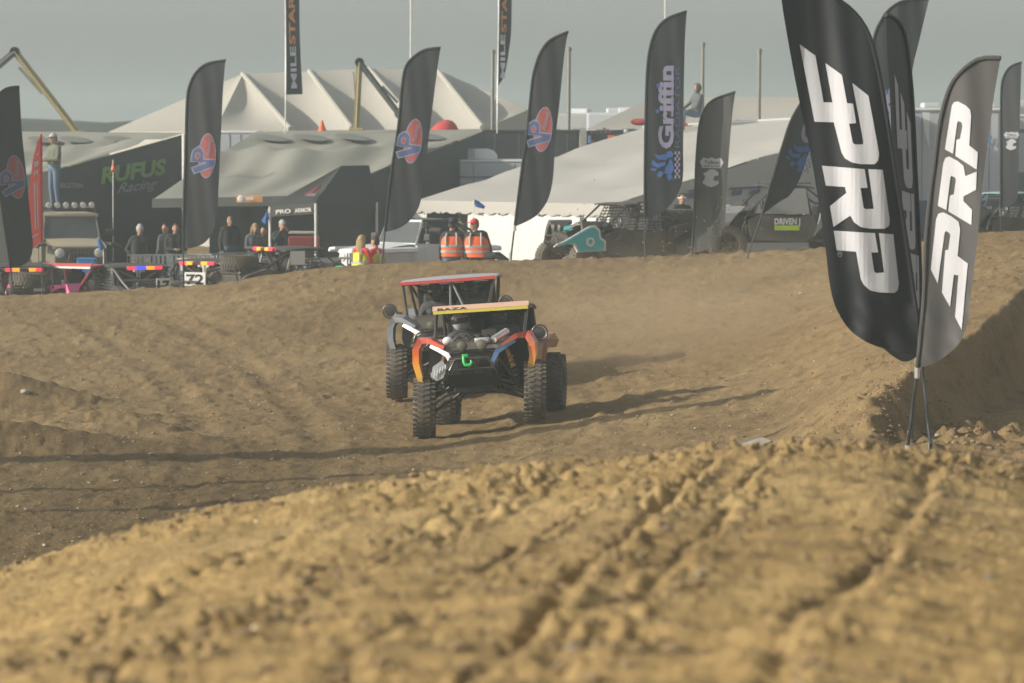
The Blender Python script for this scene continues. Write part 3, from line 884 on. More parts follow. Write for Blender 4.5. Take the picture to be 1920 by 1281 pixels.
# ---- rectangular and teardrop banners high over the paddock
def up_banner(label, D, corners, pole, words, seed, taper=None):
    s = pxm(D)
    foot = P(pole[0][0], pole[0][1], D); o3 = Vector((foot.x, foot.y, foot.z))
    t = thing('banner_flag', label, 'flag', o3, group='banners high over the paddock')
    rng = random.Random(seed); ph = rng.uniform(0, 6)
    def Q(px, py, off=0.0):
        dx = (px - pole[0][0]) / s; dz = (pole[0][1] - py) / s
        return Vector((dx, 0.35 * dx + 0.03 * math.sin(dx * 8 + dz * 2 + ph) + off, dz))
    L, Rr = resample(smooth_line(corners[0]), 30), resample(smooth_line(corners[1]), 30)
    c = MB().grid([[Q(L[i].x + (Rr[i].x - L[i].x) * j / 8, L[i].y + (Rr[i].y - L[i].y) * j / 8) for j in range(9)] for i in range(30)]).obj('cloth', M_BLACKCLOTH, t, smooth=True)
    for nm, m, (v2, f2) in words:
        mb = MB()
        for sd in (-1, 1):
            mb.add(*map_flat(v2, f2, lambda x, y: Q(x, y, sd * 0.008), step=8.0))
        link(nm, mb.mesh(nm, m), c)
    MB().tube([Q(*p) for p in smooth_line(pole)], 0.02, 6).obj('pole', M_ALU, t)
    return t
up_banner('straight dark banner with orange and white lettering over the peaked tent', 120.0,
    ([(536, -120), (536, 60), (537, 178)], [(561, -120), (562, 60), (567, 177)]), [(534, 250), (536, 178), (536, 40), (536, -122)],
    [('white_lettering', M_WHITEINK, word_up('MILE', 556.5, 166, 79, 10.5, -0.03, 0.03)), ('orange_lettering', M_ORANGEINK, word_up('STAR', 553.5, 84, 92, 11, -0.01, 0.03))], 41)
up_banner('curved dark banner with orange and white lettering beside a steel post', 120.0,
    ([(936, -120), (935, 40), (933, 159)], [(960, -120), (959, 40), (955, 90), (946, 140), (935, 160)]), [(932, 250), (933, 160), (935, 40), (936, -122)],
    [('white_lettering', M_WHITEINK, word_up('MILE', 946.8, 147, 82, 8.5, 0.0, 0.03)), ('orange_lettering', M_ORANGEINK, word_up('STAR', 949, 62, 90, 9.5, 0.03, 0.03))], 42)
# ------------------------------------------------------------------ off-road buggies
M_RUBBER = mat('tyre_rubber', (0.045, 0.046, 0.046), 0.85, var=0.25, scale=9, dust=0.28, bump=0.3)
M_RUBBER_CLEAN = mat('tyre_rubber_dark', (0.022, 0.022, 0.022), 0.8, var=0.25, scale=9, dust=0.12, bump=0.3)
M_RIM = mat('rim_black', (0.04, 0.04, 0.042), 0.4, metal=0.5, dust=0.25)
M_RIMGREY = mat('rim_grey', (0.25, 0.25, 0.25), 0.4, metal=0.6, dust=0.3)
M_BLACKPLASTIC = mat('black_plastic', (0.018, 0.018, 0.019), 0.5, var=0.2, dust=0.14)
M_DEEPBLACK = mat('matt_black', (0.010, 0.010, 0.010), 0.8, var=0.2)
M_DARKMETAL = mat('dark_metal', (0.05, 0.05, 0.052), 0.4, metal=0.6, dust=0.18)
M_CAGE = mat('cage_tube_black', (0.03, 0.032, 0.036), 0.35, metal=0.3, dust=0.15)
M_CAGEGREY = mat('cage_tube_grey', (0.16, 0.17, 0.18), 0.4, metal=0.4, dust=0.15)
M_SEAT = mat('seat_cloth', (0.02, 0.02, 0.022), 0.8, dust=0.08)
M_GOLD = mat('gold_anodised', (0.45, 0.24, 0.05), 0.3, metal=0.8, dust=0.15)
M_STEEL = mat('spring_steel', (0.45, 0.45, 0.45), 0.3, metal=0.9, dust=0.1)
M_GREENHOOK = mat('green_tow_hook', (0.03, 0.45, 0.10), 0.4, var=0.05)
M_WHITEPAINT = mat('white_body_paint', (0.70, 0.71, 0.72), 0.35, var=0.04, dust=0.06)
M_BLUEPAINT = mat('blue_stripe_paint', (0.10, 0.20, 0.38), 0.35, var=0.05, dust=0.1)
M_DUSTYHOOD = mat('dusty_hood', (0.30, 0.27, 0.22), 0.6, dust=0.5)
M_GLASSDARK = mat('dark_lens', (0.10, 0.11, 0.09), 0.12, var=0.1, dust=0.3)
M_MIRROR = mat('mirror_glass', (0.05, 0.05, 0.055), 0.15, metal=0.3, dust=0.1)
M_YELLOW = mat('visor_yellow', (0.62, 0.52, 0.06), 0.45, dust=0.12)
M_SALMON = mat('visor_salmon', (0.62, 0.40, 0.30), 0.45, dust=0.12)
M_ROOFGREY = mat('roof_grey', (0.36, 0.38, 0.40), 0.45, dust=0.1)
M_REDTRIM = mat('red_trim', (0.52, 0.05, 0.06), 0.45, dust=0.08)
M_SILVER = mat('silver_guard', (0.62, 0.63, 0.62), 0.3, metal=0.6, dust=0.1)
M_GREYFENDER = mat('blue_grey_fender', (0.20, 0.23, 0.27), 0.45, dust=0.18)
M_SIDEDARK = mat('charcoal_side', (0.045, 0.047, 0.05), 0.45, dust=0.2)
M_PEACH = mat('dusty_peach_panel', (0.48, 0.24, 0.14), 0.5, dust=0.3)
M_AMBER = mat('amber_lamp', (0.8, 0.3, 0.02), 0.3, emit=(1.0, 0.35, 0.03), estr=1.0)
M_REDLAMP = mat('red_lamp', (0.7, 0.03, 0.05), 0.3, emit=(1.0, 0.05, 0.09), estr=0.9)
M_BLUELAMP = mat('blue_lamp', (0.05, 0.08, 0.7), 0.3, emit=(0.08, 0.1, 1.0), estr=0.9)
M_GREENLAMP = mat('green_lamp', (0.03, 0.7, 0.2), 0.3, emit=(0.05, 1.0, 0.3), estr=0.7)
M_PLATE = mat('number_plate_white', (0.72, 0.72, 0.70), 0.5, var=0.05, dust=0.05)
M_NET = mat('window_net', (0.13, 0.13, 0.12), 0.8, var=0.3, scale=60)
M_TEAL = mat('teal_panel', (0.04, 0.42, 0.44), 0.4, var=0.08, dust=0.06)
M_PINK = mat('pink_panel', (0.75, 0.10, 0.30), 0.45, var=0.05, dust=0.05)
M_REDFRAME = mat('red_frame', (0.50, 0.06, 0.05), 0.45, dust=0.12)
M_LIME = mat('lime_sticker', (0.42, 0.62, 0.03), 0.5, var=0.05)
M_BLACKINK = mat('black_print', (0.012, 0.012, 0.013), 0.6)
M_GREYBODY = mat('grey_door_panel', (0.10, 0.10, 0.10), 0.4, dust=0.15)

def paint_gradient(name, stops, z0, z1):
    m = mat(name, (0.5, 0.2, 0.05), 0.35, var=0.0)
    nt = m.node_tree; b = nt.nodes['Principled BSDF']
    tc = nt.nodes.new('ShaderNodeTexCoord'); sx = nt.nodes.new('ShaderNodeSeparateXYZ')
    nt.links.new(tc.outputs['Object'], sx.inputs[0])
    mr = nt.nodes.new('ShaderNodeMapRange'); mr.inputs['From Min'].default_value = z0; mr.inputs['From Max'].default_value = z1
    nt.links.new(sx.outputs['Z'], mr.inputs['Value'])
    r = nt.nodes.new('ShaderNodeValToRGB'); e = r.color_ramp.elements
    while len(e) < len(stops): e.new(0.5)
    for k, (p, c) in enumerate(stops): e[k].position = p; e[k].color = (*c, 1)
    nt.links.new(mr.outputs['Result'], r.inputs['Fac'])
    n2 = nt.nodes.new('ShaderNodeTexNoise'); n2.inputs['Scale'].default_value = 5; n2.inputs['Detail'].default_value = 6
    nt.links.new(tc.outputs['Object'], n2.inputs['Vector'])
    m2 = nt.nodes.new('ShaderNodeMapRange'); m2.inputs['From Min'].default_value = 0.45; m2.inputs['From Max'].default_value = 0.8; m2.inputs['To Max'].default_value = 0.7
    nt.links.new(n2.outputs['Fac'], m2.inputs['Value'])
    mx = nt.nodes.new('ShaderNodeMix'); mx.data_type = 'RGBA'; mx.inputs[7].default_value = (0.32, 0.24, 0.15, 1)
    nt.links.new(m2.outputs['Result'], mx.inputs[0]); nt.links.new(r.outputs['Color'], mx.inputs[6])
    nt.links.new(mx.outputs[2], b.inputs['Base Color'])
    return m
M_FLAME = paint_gradient('orange_yellow_fender', [(0.0, (0.78, 0.50, 0.03)), (0.40, (0.78, 0.32, 0.02)), (0.65, (0.70, 0.14, 0.02)), (1.0, (0.55, 0.07, 0.06))], 0.62, 1.24)

_tm = {}
def tyre_mesh(r, w, m):
    k = (r, w, m.name)
    if k in _tm: return _tm[k]
    b = MB(); h = w / 2; ri = r * 0.52
    prof = [(ri, -h + 0.05), (ri + 0.02, -h + 0.01), (r * 0.75, -h - 0.005), (r * 0.88, -h + 0.012), (r * 0.945, -h + 0.05), (r * 0.982, -h * 0.45), (r * 0.99, 0),
            (r * 0.982, h * 0.45), (r * 0.945, h - 0.05), (r * 0.88, h - 0.012), (r * 0.75, h + 0.005), (ri + 0.02, h - 0.01), (ri, h - 0.05)]
    b.lathe(prof, axis='X', n=40, cap=False)
    N = 34
    for i in range(N):
        for q, (cx, sx, ph, rt) in enumerate(((-h * 0.32, h * 0.52, 0, 0.25), (h * 0.32, h * 0.52, 0.5, -0.25), (-h * 0.86, h * 0.36, 0.5, 0.1), (h * 0.86, h * 0.36, 0, -0.1))):
            th = 2 * math.pi * (i + ph) / N
            rr = r * (0.990 if q < 2 else 0.935)
            E = Matrix.Rotation(-th, 3, 'X')
            hx, hy, hz = sx / 2, r * 2 * math.pi / N * 0.27, 0.010
            vs = []
            for z in (-1, 1):
                for x, y in ((-1, -1), (1, -1), (1, 1), (-1, 1)):
                    v = Vector((cx + x * hx, y * hy + x * hx * rt, rr + z * hz))
                    vs.append(E @ v)
            b.add(vs, [(4, 5, 6, 7), (0, 1, 5, 4), (1, 2, 6, 5), (2, 3, 7, 6), (3, 0, 4, 7)])
    _tm[k] = b.mesh('tyre', m, smooth=True)
    return _tm[k]
def rim_mesh(r, w, m):
    k = ('rim', r, w, m.name)
    if k in _tm: return _tm[k]
    b = MB(); ri = r * 0.53; h = w / 2
    b.lathe([(ri, -h + 0.05), (ri, h - 0.03), (ri * 0.94, h - 0.02), (ri * 0.9, h - 0.05), (ri * 0.84, 0.0), (ri * 0.84, -h + 0.06)], axis='X', n=32, cap=False)
    b.lathe([(0.001, h - 0.07), (0.06, h - 0.06), (0.075, h - 0.09), (0.08, 0)], axis='X', n=16, cap=False)
    for i in range(7):
        th = 2 * math.pi * i / 7
        E = Matrix.Rotation(th, 3, 'X')
        vs = [E @ Vector((x, y, z)) for x, y, z in ((h - 0.11, -0.03, 0.05), (h - 0.11, 0.03, 0.05), (h - 0.1, 0.022, ri * 0.9), (h - 0.1, -0.022, ri * 0.9), (h - 0.07, -0.025, 0.05), (h - 0.07, 0.025, 0.05), (h - 0.06, 0.018, ri * 0.9), (h - 0.06, -0.018, ri * 0.9))]
        b.add(vs, [(0, 1, 2, 3), (4, 5, 6, 7), (0, 1, 5, 4), (1, 2, 6, 5), (2, 3, 7, 6), (3, 0, 4, 7)])
    b.lathe([(ri * 0.86, -0.02), (0.02, -0.03)], axis='X', n=20, cap=False)
    _tm[k] = b.mesh('rim', m, smooth=True)
    return _tm[k]
def wheel(parent, c, r=0.42, w=0.31, steer=0.0, side=1, rubber=None, rim=None, camber=0.0):
    e = sub('wheel', parent)
    e.location = c
    e.rotation_euler = (0, camber, steer + (0 if side > 0 else math.pi))
    link('tyre', tyre_mesh(r, w, rubber or M_RUBBER), e).rotation_euler = (random.uniform(0, 3), 0, 0)
    link('rim', rim_mesh(r, w, rim or M_RIM), e).rotation_euler = (random.uniform(0, 3), 0, 0)
    return e
def sweep_rect(b, path, hw, y0, y1):
    """rectangular band swept along a path; hw half width in the x-z plane, depth from y+y0 to y+y1"""
    path = [Vector(p) for p in path]; n = len(path); vs = []
    for i, p in enumerate(path):
        t = path[min(i + 1, n - 1)] - path[max(i - 1, 0)]
        nrm = Vector((-t.z, 0, t.x)).normalized()
        h = hw[i] if isinstance(hw, (list, tuple)) else hw
        a0 = y0[i] if isinstance(y0, (list, tuple)) else y0
        a1 = y1[i] if isinstance(y1, (list, tuple)) else y1
        vs += [p + nrm * h + Vector((0, a0, 0)), p - nrm * h + Vector((0, a0, 0)), p - nrm * h + Vector((0, a1, 0)), p + nrm * h + Vector((0, a1, 0))]
    fs = []
    for i in range(n - 1):
        for k in range(4):
            fs.append((i * 4 + k, i * 4 + (k + 1) % 4, (i + 1) * 4 + (k + 1) % 4, (i + 1) * 4 + k))
    fs += [(0, 1, 2, 3), tuple((n - 1) * 4 + k for k in (3, 2, 1, 0))]
    return b.add(vs, fs)
def helix(a, b, r, turns, n=10):
    a, b = Vector(a), Vector(b); t = (b - a); L = t.length; t.normalize()
    u = t.cross(Vector((0, 1, 0))).normalized(); v = t.cross(u)
    return [a + t * L * i / (turns * n) + (u * math.cos(2 * math.pi * i / n) + v * math.sin(2 * math.pi * i / n)) * r for i in range(turns * n + 1)]
def letters(txt, parent, o, ux, uy, h, m, bold=0.02, width=None, name='lettering', shear=0.0):
    """word laid on a plane: o lower left corner, ux along the word, uy up; h letter height"""
    vs2, fs = text_poly(txt, h, bold, shear)
    o, ux, uy = Vector(o), Vector(ux).normalized(), Vector(uy).normalized()
    k = width / max(v[0] for v in vs2) if width else 1.0
    b = MB(); b.add([o + ux * (x * k) + uy * y for x, y in vs2], fs)
    return link(name, b.mesh(name, m), parent)

def buggy(label, loc, rot=(0, 0, 0), group=None, detail=2, fender=M_SIDEDARK, fender_rear=None, hood=M_SIDEDARK, roof=M_BLACKPLASTIC, visor=None, roof_edge=None, cage=M_CAGE, door=M_SIDEDARK,
          roof_w=0.66, roof_z=1.64, stripes=None, brace=False, lamps=None, rubber=None, plate=None, number=None, body_roll=0.0, body_pitch=0.0, lift=0.0,
          wheel_dz=(0, 0, 0, 0), steer=0.0, camber=0.0, tyre_w=0.31, mirror=True, net=False, spare=False, name='off_road_buggy', hook=False):
    """forward is -Y; stands on z=0; all parts are children"""
    t = thing(name, label, 'buggy', loc, rot, group)
    body_parts = []
    def add(nm, b, m, smooth=False, parent=None, label=None):
        o = b.obj(nm, m, parent or t, smooth, label)
        if parent is None: body_parts.append(o)
        return o
    # wheels: front left, front right, rear left, rear right
    fy, ry, tx, wr = -1.36, 1.28, 0.765, 0.42
    for k, (x, y, st) in enumerate(((-tx, fy, steer), (tx, fy, steer), (-tx, ry, 0), (tx, ry, 0))):
        wheel(t, (x, y, wr + wheel_dz[k]), wr, tyre_w, st, 1 if x > 0 else -1, rubber, None, camber if x > 0 else -camber)
    # tub, floor and nose
    b = MB(); b.rbox((0, 0.05, 0.66), (1.02, 1.9, 0.42), 0.05); b.rbox((0, 1.25, 0.86), (0.86, 0.7, 0.42), 0.05)
    add('tub', b, M_BLACKPLASTIC)
    b = MB()
    b.grid([[(x, y, z) for x in (-0.36, 0, 0.36)] for y, z in ((-1.78, 0.72), (-1.6, 0.56), (-1.1, 0.48), (-0.6, 0.46), (1.2, 0.46))])
    b.grid([[(x, y, z + 0.012) for x in (-0.36, 0, 0.36)] for y, z in ((-1.78, 0.72), (-1.6, 0.56), (-1.1, 0.48), (-0.6, 0.46), (1.2, 0.46))])
    add('skid_plate', b, M_DEEPBLACK)
    b = MB(); b.prism([(-0.30, -1.70, 0.66), (0.30, -1.70, 0.66), (0.34, -1.62, 0.92), (0.30, -1.66, 1.06), (-0.30, -1.66, 1.06), (-0.34, -1.62, 0.92)], (0, 0.5, 0.02))
    b.rbox((0, -1.1, 0.82), (0.62, 0.7, 0.44), 0.04)
    add('nose', b, M_BLACKPLASTIC)
    b = MB()
    b.grid([[(-0.60, -0.80, 1.17), (-0.3, -0.80, 1.19), (0, -0.80, 1.20), (0.3, -0.80, 1.19), (0.60, -0.80, 1.17)], [(-0.56, -1.15, 1.15), (-0.28, -1.15, 1.15), (0, -1.15, 1.16), (0.28, -1.15, 1.15), (0.56, -1.15, 1.15)],
            [(-0.46, -1.45, 1.10), (-0.22, -1.45, 1.09), (0, -1.45, 1.10), (0.22, -1.45, 1.09), (0.46, -1.45, 1.10)], [(-0.30, -1.68, 1.02), (-0.15, -1.69, 1.03), (0, -1.69, 1.04), (0.15, -1.69, 1.03), (0.30, -1.68, 1.02)]])
    add('hood', b, hood, True)
    for sx in (-1, 1):
        b = MB()
        sweep_rect(b, [(sx * 0.40, -1.58, 1.10), (sx * 0.60, -1.50, 1.21), (sx * 0.73, -1.44, 1.22), (sx * 0.795, -1.46, 1.10), (sx * 0.80, -1.50, 0.92), (sx * 0.755, -1.54, 0.72), (sx * 0.735, -1.55, 0.62)],
                   [0.02, 0.035, 0.05, 0.045, 0.045, 0.04, 0.015], [-0.03, -0.05, -0.06, -0.06, -0.06, -0.05, -0.04], [0.30, 0.50, 0.5, 0.32, 0.2, 0.12, 0.06])
        add('fender', b, fender)
        # rear fender and side pod
        b = MB()
        b.prism([(sx * 0.58, 0.62, 0.62), (sx * 0.66, 0.75, 1.12), (sx * 0.70, 1.15, 1.20), (sx * 0.72, 1.62, 1.08), (sx * 0.66, 1.75, 0.98), (sx * 0.62, 1.15, 1.02), (sx * 0.58, 0.85, 0.86)], (sx * 0.14, 0, 0))
        add('rear_fender', b, fender_rear or fender)
        b = MB()
        b.prism([(sx * 0.55, -0.78, 0.52), (sx * 0.57, -0.86, 0.95), (sx * 0.60, -0.60, 1.08), (sx * 0.66, 0.10, 1.00), (sx * 0.66, 0.62, 1.06), (sx * 0.60, 0.66, 0.60), (sx * 0.56, 0.40, 0.46)], (sx * 0.07, 0, 0))
        add('door', b, door)
        if net:
            b = MB()
            q = [Vector((sx * 0.66, -0.45, 1.05)), Vector((sx * 0.68, 0.55, 1.05)), Vector((sx * (roof_w - 0.04), 0.45, roof_z - 0.06)), Vector((sx * (roof_w - 0.04), -0.15, roof_z - 0.06))]
            for k in range(9):
                u = k / 8; b.tube([q[0].lerp(q[1], u), q[3].lerp(q[2], u)], 0.012, 4)
                b.tube([q[0].lerp(q[3], u), q[1].lerp(q[2], u)], 0.012, 4)
            add('window_net', b, M_NET)
        if stripes:
            b = MB()
            sweep_rect(b, [(sx * 0.58, -1.60, 1.14), (sx * 0.46, -1.68, 1.08), (sx * 0.34, -1.74, 1.01), (sx * 0.285, -1.77, 0.90), (sx * 0.27, -1.78, 0.80)], [0.02, 0.026, 0.034, 0.03, 0.015], -0.02, 0.05)
            add('hood_stripe', b, stripes[0] if sx < 0 else stripes[1])
        # suspension arms and shock absorber
        zw = wr + wheel_dz[0 if sx < 0 else 1]
        b = MB()
        for (za, zb) in ((0.54, zw - 0.08), (0.70, zw + 0.10)):
            for ya in (-1.62, -1.12):
                b.tube([(sx * 0.22, ya, za), (sx * 0.64, fy, zb)], 0.022, 8)
        b.tube([(sx * 0.15, -1.5, 0.66), (sx * 0.62, -1.48, zw + 0.02)], 0.014, 6)
        add('suspension_arm', b, M_DARKMETAL)
        b = MB(); b.tube([(sx * 0.40, -1.30, 1.08), (sx * 0.49, -1.33, 0.78)], 0.042, 10)
        sh = add('shock_absorber', b, M_GOLD, True)
        b = MB(); b.tube(helix((sx * 0.45, -1.32, 0.92), (sx * 0.55, -1.35, zw + 0.06), 0.055, 7), 0.011, 5)
        add('spring', b, M_STEEL, True, sh)
        zr = wr + wheel_dz[2 if sx < 0 else 3]
        b = MB(); b.tube([(sx * 0.45, 0.1, 0.56), (sx * 0.60, 0.8, (0.55 + zr) / 2), (sx * 0.62, ry, zr)], [0.045, 0.05, 0.04], 8)
        b.tube([(sx * 0.2, ry + 0.15, 0.62), (sx * 0.62, ry + 0.05, zr - 0.05)], 0.02, 6)
        add('trailing_arm', b, M_DARKMETAL)
        # lamps in the nose
        b = MB(); b.lathe([(0.05, 0.06), (0.072, 0.0), (0.074, -0.03), (0.064, -0.035)], (sx * 0.135, -1.70, 1.115), 'Y', 18)
        hl = add('headlamp', b, M_BLACKPLASTIC, True)
        b = MB(); b.lathe([(0.063, -0.036), (0.045, -0.046), (0.002, -0.05)], (sx * 0.135, -1.70, 1.115), 'Y', 18)
        add('lens', b, M_GLASSDARK, True, hl)
        if mirror:
            zc = roof_z - 0.42
            b = MB(); cx = sx * (roof_w + 0.16)
            b.tube([(cx + 0.105 * math.cos(a), -0.62, zc + 0.105 * math.sin(a)) for a in [2 * math.pi * k / 20 for k in range(20)]], 0.013, 6, closed=True)
            b.tube([(sx * (roof_w - 0.02), -0.58, zc - 0.05), (cx - sx * 0.09, -0.62, zc - 0.03)], 0.013, 6)
            mo = add('mirror', b, M_CAGE)
            b = MB(); b.lathe([(0.07, 0.05), (0.088, 0.01), (0.085, -0.02), (0.01, -0.03)], (cx - sx * 0.01, -0.60, zc), 'Y', 18)
            add('mirror_head', b, M_MIRROR, True, mo)
        # seats
        b = MB(); b.rbox((sx * 0.27, 0.05, 0.78), (0.44, 0.5, 0.16), 0.05); b.rbox((sx * 0.27, 0.34, 1.14), (0.44, 0.13, 0.66), 0.05, (-0.18, 0, 0)); b.rbox((sx * 0.27, 0.42, 1.47), (0.24, 0.1, 0.16), 0.04, (-0.15, 0, 0))
        add('seat', b, M_SEAT)
        if hook or brace:
            b = MB(); b.prism([(sx * 0.26, -0.98, 0.50), (sx * 0.62, -0.98, 0.52), (sx * 0.70, -0.98, 0.9), (sx * 0.66, -0.98, 1.16), (sx * 0.26, -0.98, 1.14)], (0, 0.03, 0))
            add('inner_fender', b, M_DEEPBLACK)
            b = MB(); b.tube([(sx * 0.12, -1.34, 0.62), (sx * 0.40, -1.35, (0.62 + zw) / 2 + .02), (sx * 0.66, -1.36, zw + 0.01)], [.05, .026, .045], 8)
            b.tube([(sx * 0.30, -1.60, 0.98), (sx * 0.58, -1.42, zw + 0.12)], .018, 6); b.tube([(sx * 0.34, -1.15, 1.1), (sx * 0.60, -1.30, zw + 0.10)], .03, 8)
            add('drive_shaft', b, M_DARKMETAL)
    # dash and steering wheel
    if hook or brace:
        b = MB(); b.rbox((0, 0.66, 1.15), (1.22, 0.05, 0.86), .02); add('firewall', b, M_DEEPBLACK)
        b = MB(); b.prism([(-.30, -1.70, .68), (.30, -1.70, .68), (.34, -1.5, .52), (.36, -1.2, .46), (-.36, -1.2, .46), (-.34, -1.5, .52)], (0, .5, -.005)); b.rbox((0, -1.2, .56), (.62, .8, .2), .04)
        for k in range(5): b.tube([(-.28 + .14 * k, -1.74, .72), (-.24 + .12 * k, -1.72, .98)], .012, 5)
        b.tube([(-.4, -1.4, .74), (.4, -1.4, .70)], .03, 8); b.rbox((.16, -1.76, .88), (.16, .06, .12), .02); b.lathe([(.07, -.03), (.07, .03)], (.2, -1.76, .76), 'Y', 14)
        add('front_subframe', b, M_DEEPBLACK)
    b = MB(); b.rbox((0, -0.72, 1.10), (1.08, 0.26, 0.2), 0.05); b.rbox((0.12, -0.6, 1.24), (0.2, 0.04, 0.14), 0.01)
    add('dashboard', b, M_BLACKPLASTIC)
    b = MB(); b.tube([(-0.27 + 0.16 * math.cos(a), -0.46 - 0.06 * math.sin(a), 1.16 + 0.15 * math.sin(a)) for a in [2 * math.pi * k / 18 for k in range(18)]], 0.016, 6, closed=True)
    b.tube([(-0.27, -0.44, 1.16), (-0.27, -0.66, 1.08)], 0.025, 6)
    add('steering_wheel', b, M_BLACKPLASTIC, True)
    # roll cage
    b = MB(); rw, rz = roof_w - 0.03, roof_z - 0.05
    tubes = []
    for sx in (-1, 1):
        tubes += [[(sx * 0.60, -0.92, 1.02), (sx * 0.615, -0.8, 1.16), (sx * rw, -0.28, rz), (sx * rw, 0.42, rz), (sx * 0.60, 0.92, 1.3), (sx * 0.52, 1.5, 0.98)],
                  [(sx * rw, 0.42, rz), (sx * 0.62, 0.58, 1.0), (sx * 0.56, 0.6, 0.5)], [(sx * 0.60, -0.85, 1.08), (sx * 0.64, -0.1, 1.04), (sx * 0.62, 0.58, 1.04)],
                  [(sx * 0.58, -0.9, 1.02), (sx * 0.5, -1.0, 0.55)], [(sx * rw, 0.42, rz), (-sx * 0.3, 0.62, 1.1)]]
    tubes += [[(-rw, -0.28, rz), (rw, -0.28, rz)], [(-rw, 0.42, rz), (rw, 0.42, rz)], [(-0.60, 0.92, 1.3), (0.60, 0.92, 1.3)], [(-0.61, -0.84, 1.12), (0.61, -0.84, 1.12)]]
    for p in tubes: b.tube(p, 0.024, 8)
    add('roll_cage', b, cage, True)
    if brace:
        b = MB()
        for p in ([(0.03, -0.28, rz), (0.06, -0.82, 1.14)], [(0.05, -0.28, rz), (0.33, -0.80, 1.14)]): b.tube(p, 0.021, 8)
        add('windscreen_brace', b, M_CAGEGREY, True)
    # roof
    b = MB(); rw2 = roof_w + 0.01
    rows = []
    for y, dz in ((-0.40, -0.005), (-0.2, 0.012), (0.1, 0.015), (0.4, 0.0), (0.62, -0.04)):
        rows.append([(x * rw2, y, roof_z + dz - 0.025 * abs(x) ** 3) for x in (-1, -0.8, -0.4, 0, 0.4, 0.8, 1)])
    b.grid(rows); b.grid([[(x, y, z - 0.03) for x, y, z in r] for r in rows])
    b.grid([rows[0], [(x, y, z - 0.03) for x, y, z in rows[0]]]); b.grid([rows[-1], [(x, y, z - 0.03) for x, y, z in rows[-1]]])
    b.grid([[r[0] for r in rows], [(r[0][0], r[0][1], r[0][2] - 0.03) for r in rows]]); b.grid([[r[-1] for r in rows], [(r[-1][0], r[-1][1], r[-1][2] - 0.03) for r in rows]])
    ro = add('roof', b, roof, True)
    if visor:
        b = MB(); b.prism([(-rw2, -0.43, roof_z - 0.035), (rw2, -0.43, roof_z - 0.035), (rw2, -0.37, roof_z + 0.03), (-rw2, -0.37, roof_z + 0.03)], (0, 0.035, -0.006))
        vo = add('visor', b, visor[0], False, ro)
        b = MB(); b.prism([(-rw2 + 0.01, -0.447, roof_z - 0.08), (rw2 - 0.01, -0.447, roof_z - 0.08), (rw2 - 0.01, -0.440, roof_z - 0.038), (-rw2 + 0.01, -0.440, roof_z - 0.038)], (0, 0.03, 0))
        add('visor_lower_band', b, visor[1], False, ro)
    if roof_edge:
        b = MB(); b.prism([(-rw2, -0.415, roof_z - 0.055), (rw2, -0.415, roof_z - 0.055), (rw2, -0.408, roof_z - 0.006), (-rw2, -0.408, roof_z - 0.006)], (0, 0.02, 0))
        add('roof_edge_trim', b, roof_edge, False, ro)
    # bumper, engine bits, rear bed and lights
    b = MB(); b.tube([(-0.34, -1.72, 0.70), (-0.30, -1.86, 0.80), (-0.22, -1.86, 0.94), (0.22, -1.86, 0.94), (0.30, -1.86, 0.80), (0.34, -1.72, 0.70)], 0.019, 8)
    b.tube([(-0.30, -1.86, 0.80), (0.30, -1.86, 0.80)], 0.015, 8)
    add('front_bumper', b, M_CAGE, True)
    if hook:
        b = MB(); b.tube([(-0.10, -1.88, 0.97), (-0.10, -1.90, 0.90), (-0.08, -1.91, 0.86), (-0.03, -1.91, 0.85), (0.01, -1.91, 0.88), (0.0, -1.90, 0.92)], [0.022, 0.024, 0.026, 0.026, 0.022, 0.014], 8)
        b.rbox((-0.08, -1.88, 0.98), (0.09, 0.03, 0.05), 0.01)
        add('tow_hook', b, M_GREENHOOK, True)
        b = MB(); b.prism([(-0.36, -1.80, 0.86), (-0.30, -1.82, 0.97), (-0.19, -1.83, 0.98), (-0.13, -1.83, 0.86), (-0.20, -1.82, 0.74), (-0.31, -1.80, 0.75)], (0, 0.02, 0))
        pl = add('plate', b, M_BLACKPLASTIC)
        for k in range(6):
            b = MB(); b.box((-0.245 , -1.838, 0.78 + k * 0.03), (0.11, 0.008, 0.011)); add('vent_slat', b, M_GREYFENDER, False, pl)
        b = MB(); b.prism([(-0.60, -1.62, 0.72), (-0.56, -1.62, 0.86), (-0.42, -1.66, 0.94), (-0.36, -1.68, 0.84), (-0.42, -1.67, 0.70), (-0.52, -1.64, 0.66)], (0, 0.02, 0))
        p2 = add('splash_guard', b, M_GREYFENDER)
        for k in range(5):
            b = MB(); b.box((-0.54 + k * 0.04, -1.672 - 0.005 * k, 0.76 + 0.022 * k), (0.014, 0.008, 0.10 - 0.01 * k), (0, 0.25, 0)); add('print_mark', b, M_PLATE, False, p2)
        b = MB(); b.ell((-0.36, -1.42, 1.19), (0.075, 0.06, 0.06))
        add('air_filter', b, M_WHITEPAINT, True)
        b = MB(); b.tube([(0.26, -1.35, 1.17), (0.42, -1.1, 1.27)], 0.05, 10); b.tube([(0.34, -1.2, 1.215), (0.37, -1.15, 1.235)], 0.058, 10); b.rbox((0.1, -1.3, 1.17), (0.2, 0.2, 0.08), 0.02)
        add('intake_pipe', b, M_SILVER, True)
        b = MB()
        for k in range(7):
            b.tube([(-0.3 + 0.1 * k, -1.2 + 0.04 * (k % 3), 1.18), (-0.25 + 0.1 * k, -1.05, 1.24 + 0.02 * (k % 2)), (-0.22 + 0.1 * k, -0.9, 1.2)], 0.012, 5)
        add('hoses', b, M_DARKMETAL)
